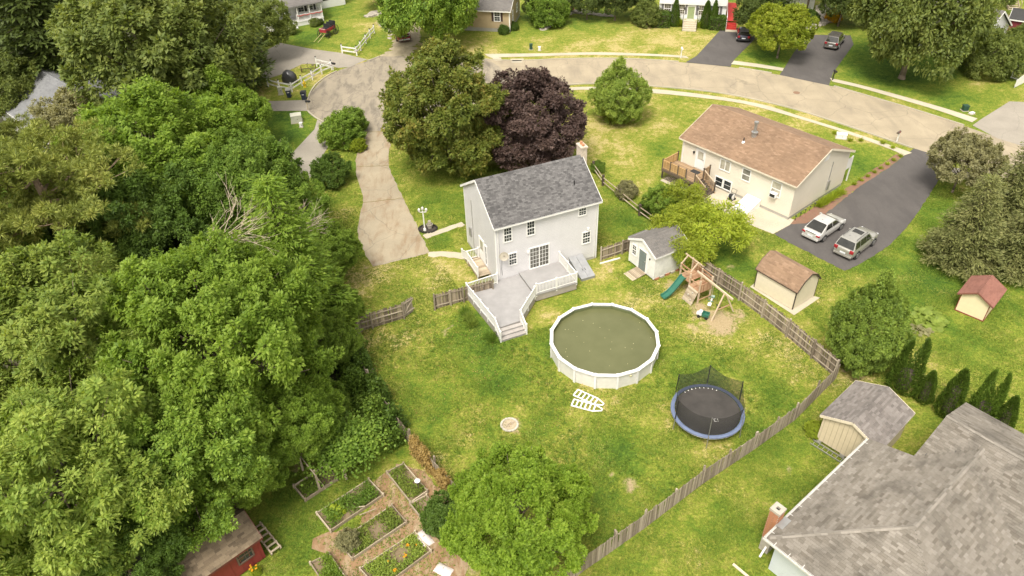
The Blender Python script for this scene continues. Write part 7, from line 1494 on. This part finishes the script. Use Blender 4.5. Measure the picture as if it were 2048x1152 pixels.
# clipped hedges at the white house
def hedge(label, px, py, sz, ang):
    t = thing('hedge', label, 'hedge', G(px, py), rad(ang), 'clipped hedges at the white house'); r = np.random.default_rng(int(px)); n = 3800; P_ = (r.random((n, 3)) - .5); ax = r.integers(0, 3, n); sg = np.where(r.random(n) > .5, .5, -.5); P_[np.arange(n), ax] = sg * (1 + .05 * r.normal(size=n)); keep = ~((ax == 2) & (sg < 0)); P_ = P_[keep]; P_ *= np.array(sz); P_[:, 2] += sz[2] / 2; D_ = rdir(r, len(P_)); S_ = unit(np.cross(D_, rdir(r, len(P_)))); link('foliage', leaf_mesh('hedge_foliage', P_, D_, S_, .2, .13, LF['deep']), t)
    q = MB(); q.bb(-sz[0] * .44, sz[0] * .44, -sz[1] * .44, sz[1] * .44, 0, sz[2] * .92); q.build('branches', M['bark_dark'], t)
hedge('left clipped box hedge of the white house', 1321, 52, (2.3, 1.8, 1.9), -14); hedge('right clipped box hedge by the red steps', 1433, 57, (2.0, 1.7, 1.7), -14)
def grass_clump(label, px, py, s, mat='lime', n=260, name='ornamental_grass', cat='plant', group=None):
    t = thing(name, label, cat, G(px, py), 0, group); r = np.random.default_rng(int(px * 7 + py)); P_ = np.zeros((n, 3)); P_[:, :2] = r.normal(size=(n, 2)) * .1 * s; D_ = rdir(r, n); D_[:, 2] = np.abs(D_[:, 2]) + .5; D_ = unit(D_); S_ = unit(np.cross(D_, rdir(r, n))); link('leaves', leaf_mesh('grass_leaves', P_, D_, S_, s * (.6 + .6 * r.random(n)), .05 * s, LF[mat]), t)
for lb_, px, py in (('ornamental grass left of the front steps', 1361, 52), ('ornamental grass right of the front steps', 1395, 55)): grass_clump(lb_, px, py, 1.3)
for i in range(8): f_ = i / 7; grass_clump('%s yellow green clump along the driveway mulch from the street' % ['first', 'second', 'third', 'fourth', 'fifth', 'sixth', 'seventh', 'eighth'][i], 1800 - 92 * f_, 314 + 56 * f_, .45, 'lime', 120, group='clumps along the driveway')
for i in range(7): f_ = i / 6; grass_clump('%s day lily clump along the cream house gable from the meter' % ['first', 'second', 'third', 'fourth', 'fifth', 'sixth', 'seventh'][i], 1682 - 44 * f_, 388 + 26 * f_, .75, 'lime', 160, name='day_lily', group='day lilies at the cream house')
for i, (px, py) in enumerate(((936, 640), (944, 652), (978, 676), (985, 684), (930, 628))): grass_clump(['day lily clump beside the deck railing', 'second day lily clump beside the deck', 'plant near the deck stairs', 'low plant at the foot of the deck stairs', 'day lily clump nearest the picket fence end'][i], px, py, .8, 'maple_light' if i < 2 else 'vine', 160, name='day_lily', group='plants along the deck')
for i, (px, py) in enumerate(((1700, 283), (1720, 283), (1668, 268), (1785, 297), (1765, 288))): grass_clump(['plants right of the pale utility box', 'second plants right of the utility box', 'plants left of the pale utility box', 'plants at the grey mailbox', 'plants left of the grey mailbox'][i], px, py, .5, 'lime', 140, group='plants along the sidewalk strip')
# squash patch of large leaves on the right lawn
def big_leaves(label, cx_, cy_, rpx, n, ls, mat, name='squash_patch', hh=.5):
    t = thing(name, label, 'plants', G(cx_, cy_)); R_ = rpx * (G(cx_, cy_) - CAMV).length / F_PX; q = MB(); m = 7; q.add([(0, 0, .02)] + [(math.cos(2 * math.pi * i / m) * .5 * (1 if i else .7), math.sin(2 * math.pi * i / m) * .45, -.04) for i in range(m)], [(0, 1 + i, 1 + (i + 1) % m) for i in range(m)]); me_ = q.mesh('leaf', LF[mat])
    for i in range(n): a, r_ = random.uniform(0, 6.28), R_ * math.sqrt(random.random()); link('leaf', me_, t, loc=(r_ * math.cos(a), r_ * math.sin(a) * 1.1, random.uniform(.12, hh) * (1.2 - r_ / R_)), rot=(random.gauss(0, .35), random.gauss(0, .35), random.uniform(0, 6.28)), scale=ls * random.uniform(.6, 1.25))
big_leaves('patch of large pale squash leaves beside the rounded evergreen', 1858, 638, 28, 110, .5, 'maple_light'); big_leaves('trailing leaf patch below the squash plants', 1845, 662, 18, 40, .35, 'grey_green', 'trailing_leaves', .25)
big_leaves('bright squash leaves in the raised bed', *garden(400, 700), 18, 60, .32, 'lime', hh=.6)
# plants inside the raised beds: a different weedy cover for each
def bed_cover(label, corners, n, h, mat, seed):
    P4 = [G(*garden(*c)) for c in corners]; r = np.random.default_rng(seed); uv = r.random((n, 2)) * .9 + .05; A, B, C_, D4 = [np.array(p) for p in P4]; P_ = (A[None] * ((1 - uv[:, :1]) * (1 - uv[:, 1:])) + B[None] * (uv[:, :1] * (1 - uv[:, 1:])) + C_[None] * (uv[:, :1] * uv[:, 1:]) + D4[None] * ((1 - uv[:, :1]) * uv[:, 1:]))
    dens = np.sin(P_[:, 0] * 3.1 + seed) + np.sin(P_[:, 1] * 2.7 + seed * 2) + r.normal(size=n) * .6; P_ = P_[dens > -.7]; n = len(P_); P_[:, 2] = .07 + r.random(n) * h; D_ = rdir(r, n); D_[:, 2] = np.abs(D_[:, 2]) + .2; D_ = unit(D_); S_ = unit(np.cross(D_, unit(np.array([0, 0, 1.0]) + r.normal(size=(n, 3)) * .5)))
    o = link('weeds', leaf_mesh('bed_weeds', P_, D_, S_, .11 + .1 * r.random(n), .06, LF[mat]), label=label, cat='weeds', kind='stuff')
BC = [[(100, 540), (180, 635), (400, 490), (330, 390)], [(260, 730), (355, 850), (720, 600), (620, 495)], [(410, 930), (505, 1045), (880, 790), (780, 675)], [(745, 445), (910, 655), (1025, 575), (860, 385)], [(560, 1115), (690, 1260), (1050, 990), (940, 860)], [(215, 1075), (345, 1010), (470, 1190), (330, 1250)], [(905, 665), (985, 765), (1090, 700), (1020, 605)]]
for i, (c4, n, h_, mt) in enumerate(zip(BC, (1500, 3200, 3200, 1800, 3600, 2200, 600), (.1, .35, .3, .2, .3, .35, .12), ('maple', 'vine', 'maple_light', 'maple_light', 'maple_light', 'bright', 'maple_light'))): bed_cover('weeds in the %s raised bed' % ['divided', 'squash', 'middle', 'narrow', 'flower', 'lower left', 'short'][i], c4, n, h_, mt, 40 + i)
fl_ = thing('flowers', 'orange flowers scattered in the raised bed', 'flowers', G(*garden(860, 980))); q = MB(); q.add([(0, 0, .0)] + [(.09 * math.cos(i * 1.047), .09 * math.sin(i * 1.047), .04) for i in range(6)], [(0, 1 + i, 1 + (i + 1) % 6) for i in range(6)]); fme = q.mesh('flower', LF['flower'])
for px, py in ((885, 935), (890, 940), (865, 1000), (870, 1015), (860, 1020), (790, 1110), (795, 1118), (800, 1108), (945, 935), (750, 1050), (875, 1008), (880, 945)): link('flower', fme, fl_, loc=G(*garden(px, py), .42) - G(*garden(860, 980)), rot=(random.gauss(0, .3), random.gauss(0, .3), random.uniform(0, 6)), scale=random.uniform(.5, .9))
fl_ = thing('flowers', 'orange day lilies below the red shed window', 'flowers', G(512, 1146))
for i in range(7): link('flower', fme, fl_, loc=(random.uniform(-.2, .2), random.uniform(-.2, .2), random.uniform(.45, .62)), rot=(random.gauss(0, .3), random.gauss(0, .3), random.uniform(0, 6)), scale=random.uniform(.5, .8))
# vines over the left fence, ivy mass, arbour vine
def line_leaves(label, pts, n, spread, h0, h1, l, wd, mat, seed, name='vine'):
    r = np.random.default_rng(seed); P_ = np.array([(p[0], p[1], 0.0) for p in pts]); seg = np.linalg.norm(np.diff(P_, axis=0), axis=1); cum = np.r_[0, np.cumsum(seg)]; s = r.random(n) * cum[-1]; i = np.clip(np.searchsorted(cum, s) - 1, 0, len(seg) - 1); f_ = ((s - cum[i]) / seg[i])[:, None]; C = P_[i] * (1 - f_) + P_[i + 1] * f_
    d = unit(P_[i + 1] - P_[i]); nr = np.stack([-d[:, 1], d[:, 0], np.zeros(n)], 1); lump = .6 + .4 * np.sin(s * 1.9 + seed) + .25 * np.sin(s * 4.3); u_ = r.random(n); z = h0 + (h1 - h0) * u_ * np.clip(lump + .35, .5, 1.25); off = (r.random(n) * 2 - 1) * spread * (.35 + .65 * np.clip(lump, 0, 1)) * (1.15 - .6 * u_)
    C = C + nr * off[:, None]; C[:, 2] = z; out = nr * np.sign(off)[:, None]; D_ = unit(out * .4 + rdir(r, n) * .8 - np.array([0, 0, .3])); S_ = unit(np.cross(D_, unit(out + np.array([0, 0, .9]) + r.normal(size=(n, 3)) * .4)))
    t = thing(name, label, 'vine', (0, 0, 0)); link('foliage', leaf_mesh('vine_foliage', C, D_, S_, l * (.7 + .6 * r.random(n)), wd, LF[mat]), t); return t
VL = VINE_LINE
line_leaves('dark ivy mass covering the upper part of the left fence', VL[1:4] + wp((800, 866)), 12000, .75, .05, 1.9, .17, .12, 'deep', 3)
line_leaves('leafy vine on the fence between the ivy and the arbour', wp((700, 760), (730, 820), (775, 868), (800, 900)), 9000, .9, .05, 1.9, .17, .12, 'vine', 5)
line_leaves('dry brown vine on the lower part of the left fence', wp((826, 902), (852, 932), (880, 965), (900, 992)), 3800, .28, .15, 1.5, .14, .09, 'dryvine', 6)
r = np.random.default_rng(8); ac_ = G(*garden(430, 230), 1.9); n = 7500; C = np.stack([ac_.x + r.normal(size=n) * .95, ac_.y + r.normal(size=n) * .9, 1.9 + r.normal(size=n) * .22 + .3 * np.sin(r.random(n) * 9)], 1); D_ = rdir(r, n); S_ = unit(np.cross(D_, unit(np.array([0, 0, 1.0]) + r.normal(size=(n, 3)) * .45))); t = thing('grape_vine', 'grape vine heaped over the grey arbour', 'vine', (0, 0, 0)); link('foliage', leaf_mesh('vine_foliage', C, D_, S_, .2, .15, LF['vine']), t)
line_leaves('ferny undergrowth along the edge of the wood', wp((700, 690), (716, 760), (750, 830)), 6000, 1.4, .02, .9, .2, .1, 'vine', 9, 'undergrowth')
# dead tree branches in the wood, broken branch
def bare(label, px, py, z0, H_, seed, lean, mat=None):
    rp = random.Random(seed); tb_ = MB(); p = G(px, py, z0); t = thing('dead_tree', label, 'dead tree', (p.x, p.y, 0))
    def grow(a, d, ln, r_, depth):
        b = a + d * ln; tb_.tube(a, b, r_, r_ * .65, 6 if depth < 2 else 4)
        if depth >= 4 or ln < .2: return
        for _ in range(rp.choice((2, 3, 3))):
            nd = (d + V(rp.uniform(-.7, .7), rp.uniform(-.7, .7), rp.uniform(-.35, .45))).normalized(); grow(a.lerp(b, rp.uniform(.55, 1)), nd, ln * rp.uniform(.55, .85), r_ * .62, depth + 1)
    tb_.tube(V(0, 0, 0), V(0, 0, z0), .12, .06, 7)
    for i in range(5): grow(V(0, 0, z0 * .99), (V(*lean, .25) + V(rp.uniform(-.5, .5), rp.uniform(-.5, .5), rp.uniform(-.2, .4))).normalized(), H_ * rp.uniform(.5, .8), .035, 1)
    tb_.build('branches', mat or M['bark_pale'], t)
bare('bleached dead tree with bare branches in the left wood', 372, 512, 10.6, 3.6, 5, (1.5, .6)); bare('smaller bare dead branches at the edge of the left wood', 555, 475, 8.0, 2.4, 9, (.9, .3)); bare('thin dead snag sticking out of the lower wood', 500, 745, 7.2, 1.3, 12, (.9, .2))
# ------------------------------------------------------------------ grass tufts, leaf litter
r = np.random.default_rng(21)
def tufts(name, label, poly_px, n, h, wd, mat, seed, skip=()):
    r = np.random.default_rng(seed); poly = wp(*poly_px); A = np.array(poly); lo, hi = A.min(0), A.max(0); xs = lo[0] + r.random(n) * (hi[0] - lo[0]); ys = lo[1] + r.random(n) * (hi[1] - lo[1]); ok = inpoly(xs, ys, poly)
    for pp in PAVED:
        if not any(pp is q_ for q_ in skip): ok &= ~inpoly(xs, ys, pp)
    ok &= ((xs - pc.x) ** 2 + (ys - pc.y) ** 2) > (PR + .05) ** 2
    for mt_, W2, D2 in ((hm, HW, HD), (bm_, BW, BD)):
        im = mt_.inverted(); lx = im[0][0] * xs + im[0][1] * ys + im[0][3]; ly = im[1][0] * xs + im[1][1] * ys + im[1][3]; ok &= ~((lx > -2.9) & (lx < W2) & (ly > (-6 if mt_ is hm else -2.6)) & (ly < D2))
    ok &= r.random(n) > blob(xs, ys, DIRT) * 1.2
    cl = np.sin(xs * 1.3 + 2 * np.sin(ys * .7)) + np.sin(ys * 1.7 + 2 * np.sin(xs * .9)) + r.normal(size=n) * .9; ok &= cl > -.6
    xs, ys, cl = xs[ok], ys[ok], cl[ok]; n = len(xs); per = 3; P_ = np.repeat(np.stack([xs, ys, np.zeros(n)], 1), per, 0); P_[:, :2] += r.normal(size=(n * per, 2)) * .035; D_ = rdir(r, n * per); D_[:, 2] = np.abs(D_[:, 2]) + .55; D_ = unit(D_); S_ = unit(np.cross(D_, rdir(r, n * per))); hh = np.repeat(h * (.5 + .5 * r.random(n) + .12 * cl), per)
    v_ = np.stack([P_ - S_ * wd / 2, P_ + S_ * wd / 2, P_ + D_ * hh[:, None]], 1).reshape(-1, 3)
    link(name, np_mesh(name, v_, np.arange(3 * n * per).reshape(-1, 3), mat), label=label, cat='grass', kind='stuff')
gk = N('grass_blades'); ri = gk.n('ShaderNodeNewGeometry').outputs['Random Per Island']; nn_ = gk.noise(gk.world(), .5, 4, .6); fac = gk.math('ADD', gk.math('MULTIPLY', ri, .45), gk.math('SUBTRACT', gk.math('MULTIPLY', nn_, 1.2), .32), clamp=True)
M['blades'] = gk.set(gk.ramp(fac, [(0, (.05, .11, .013)), (.35, (.11, .18, .02)), (.65, (.20, .245, .033)), (1, (.42, .37, .13))]), .8, 0, .2)
tufts('grass', 'mown grass and weeds of the fenced yard', [(720, 660), (860, 560), (1200, 540), (1420, 560), (1670, 750), (1160, 1140), (900, 1000), (740, 780)], 150000, .1, .042, M['blades'], 31)
tufts('grass', 'grass beyond the long picket fence', [(1670, 757), (1800, 760), (1700, 900), (1530, 1090), (1530, 1160), (1160, 1160)], 90000, .09, .038, M['blades'], 32)
tufts('grass', 'lawn grass on the right hand lots', [(1500, 470), (1900, 340), (2060, 420), (2060, 880), (1800, 780), (1690, 740)], 150000, .085, .045, M['blades'], 33)
tufts('grass', 'lawn grass around the concrete driveway', [(640, 380), (700, 300), (980, 300), (1200, 330), (1420, 540), (1200, 520), (870, 600), (700, 640)], 110000, .085, .045, M['blades'], 34)
tufts('grass', 'grass of the garden clearing', [(560, 900), (700, 880), (760, 900), (700, 1150), (500, 1150), (540, 1000)], 16000, .1, .03, M['blades'], 35)
lt_ = np.random.default_rng(77); n = 700; poly = wp((720, 660), (900, 620), (1100, 700), (1250, 800), (1000, 900), (760, 800)); A = np.array(poly); xs = A[:, 0].min() + lt_.random(n) * np.ptp(A[:, 0]); ys = A[:, 1].min() + lt_.random(n) * np.ptp(A[:, 1]); ok = inpoly(xs, ys, poly); P_ = np.stack([xs[ok], ys[ok], np.full(ok.sum(), .07)], 1); D_ = rdir(lt_, len(P_)); D_[:, 2] *= .2; D_ = unit(D_); S_ = unit(np.cross(D_, np.array([0, 0, 1.0]) + lt_.normal(size=(len(P_), 3)) * .2)); link('fallen_leaves', leaf_mesh('fallen_leaves', P_, D_, S_, .1, .07, LF['dryvine']), label='pale fallen leaves scattered over the yard grass', cat='leaves', kind='stuff')

tufts('weeds', 'grass and weeds creeping over the garden mulch', [garden(*p) for p in [(640, 480), (740, 440), (860, 370), (1000, 430), (1150, 600), (1240, 900), (1320, 1180), (500, 1250), (350, 1000), (230, 900), (520, 840)]], 7000, .12, .05, M['blades'], 36, PAVED)
# broad leaved weeds in the yard
r = np.random.default_rng(91); n = 2600; poly = wp((730, 670), (900, 630), (1100, 620), (1400, 600), (1640, 745), (1250, 1060), (1000, 900), (850, 900), (745, 780)); A = np.array(poly); xs = A[:, 0].min() + r.random(n) * np.ptp(A[:, 0]); ys = A[:, 1].min() + r.random(n) * np.ptp(A[:, 1]); cl = np.sin(xs * .55 + 1.3 * np.sin(ys * .4)) + np.sin(ys * .7 + xs * .2); ok = inpoly(xs, ys, poly) & (cl + r.normal(size=n) * .6 > .1) & (((xs - pc.x) ** 2 + (ys - pc.y) ** 2) > (PR + .1) ** 2) & (((xs - tc.x) ** 2 + (ys - tc.y) ** 2) > 2)
ok &= blob(xs, ys, DIRT) < .35
im = hm.inverted(); lx = im[0][0] * xs + im[0][1] * ys + im[0][3]; ly = im[1][0] * xs + im[1][1] * ys + im[1][3]; ok &= ~((lx > -2.9) & (lx < HW) & (ly > -6.3))
xs, ys = xs[ok], ys[ok]; m = len(xs); per = 14; P_ = np.repeat(np.stack([xs, ys, np.full(m, .03)], 1), per, 0); sp_ = np.repeat(.04 + .12 * r.random(m), per); P_[:, :2] += r.normal(size=(m * per, 2)) * sp_[:, None]; D_ = rdir(r, m * per); D_[:, 2] = np.abs(D_[:, 2]) * .6 + .1; D_ = unit(D_); S_ = unit(np.cross(D_, unit(np.array([0, 0, 1.0]) + r.normal(size=(m * per, 3)) * .4)))
link('weeds', leaf_mesh('yard_weeds', P_, D_, S_, .13 * (.6 + .8 * r.random(m * per)), .06, LF['maple']), label='clover and broad leaved weeds in the yard lawn', cat='weeds', kind='stuff')
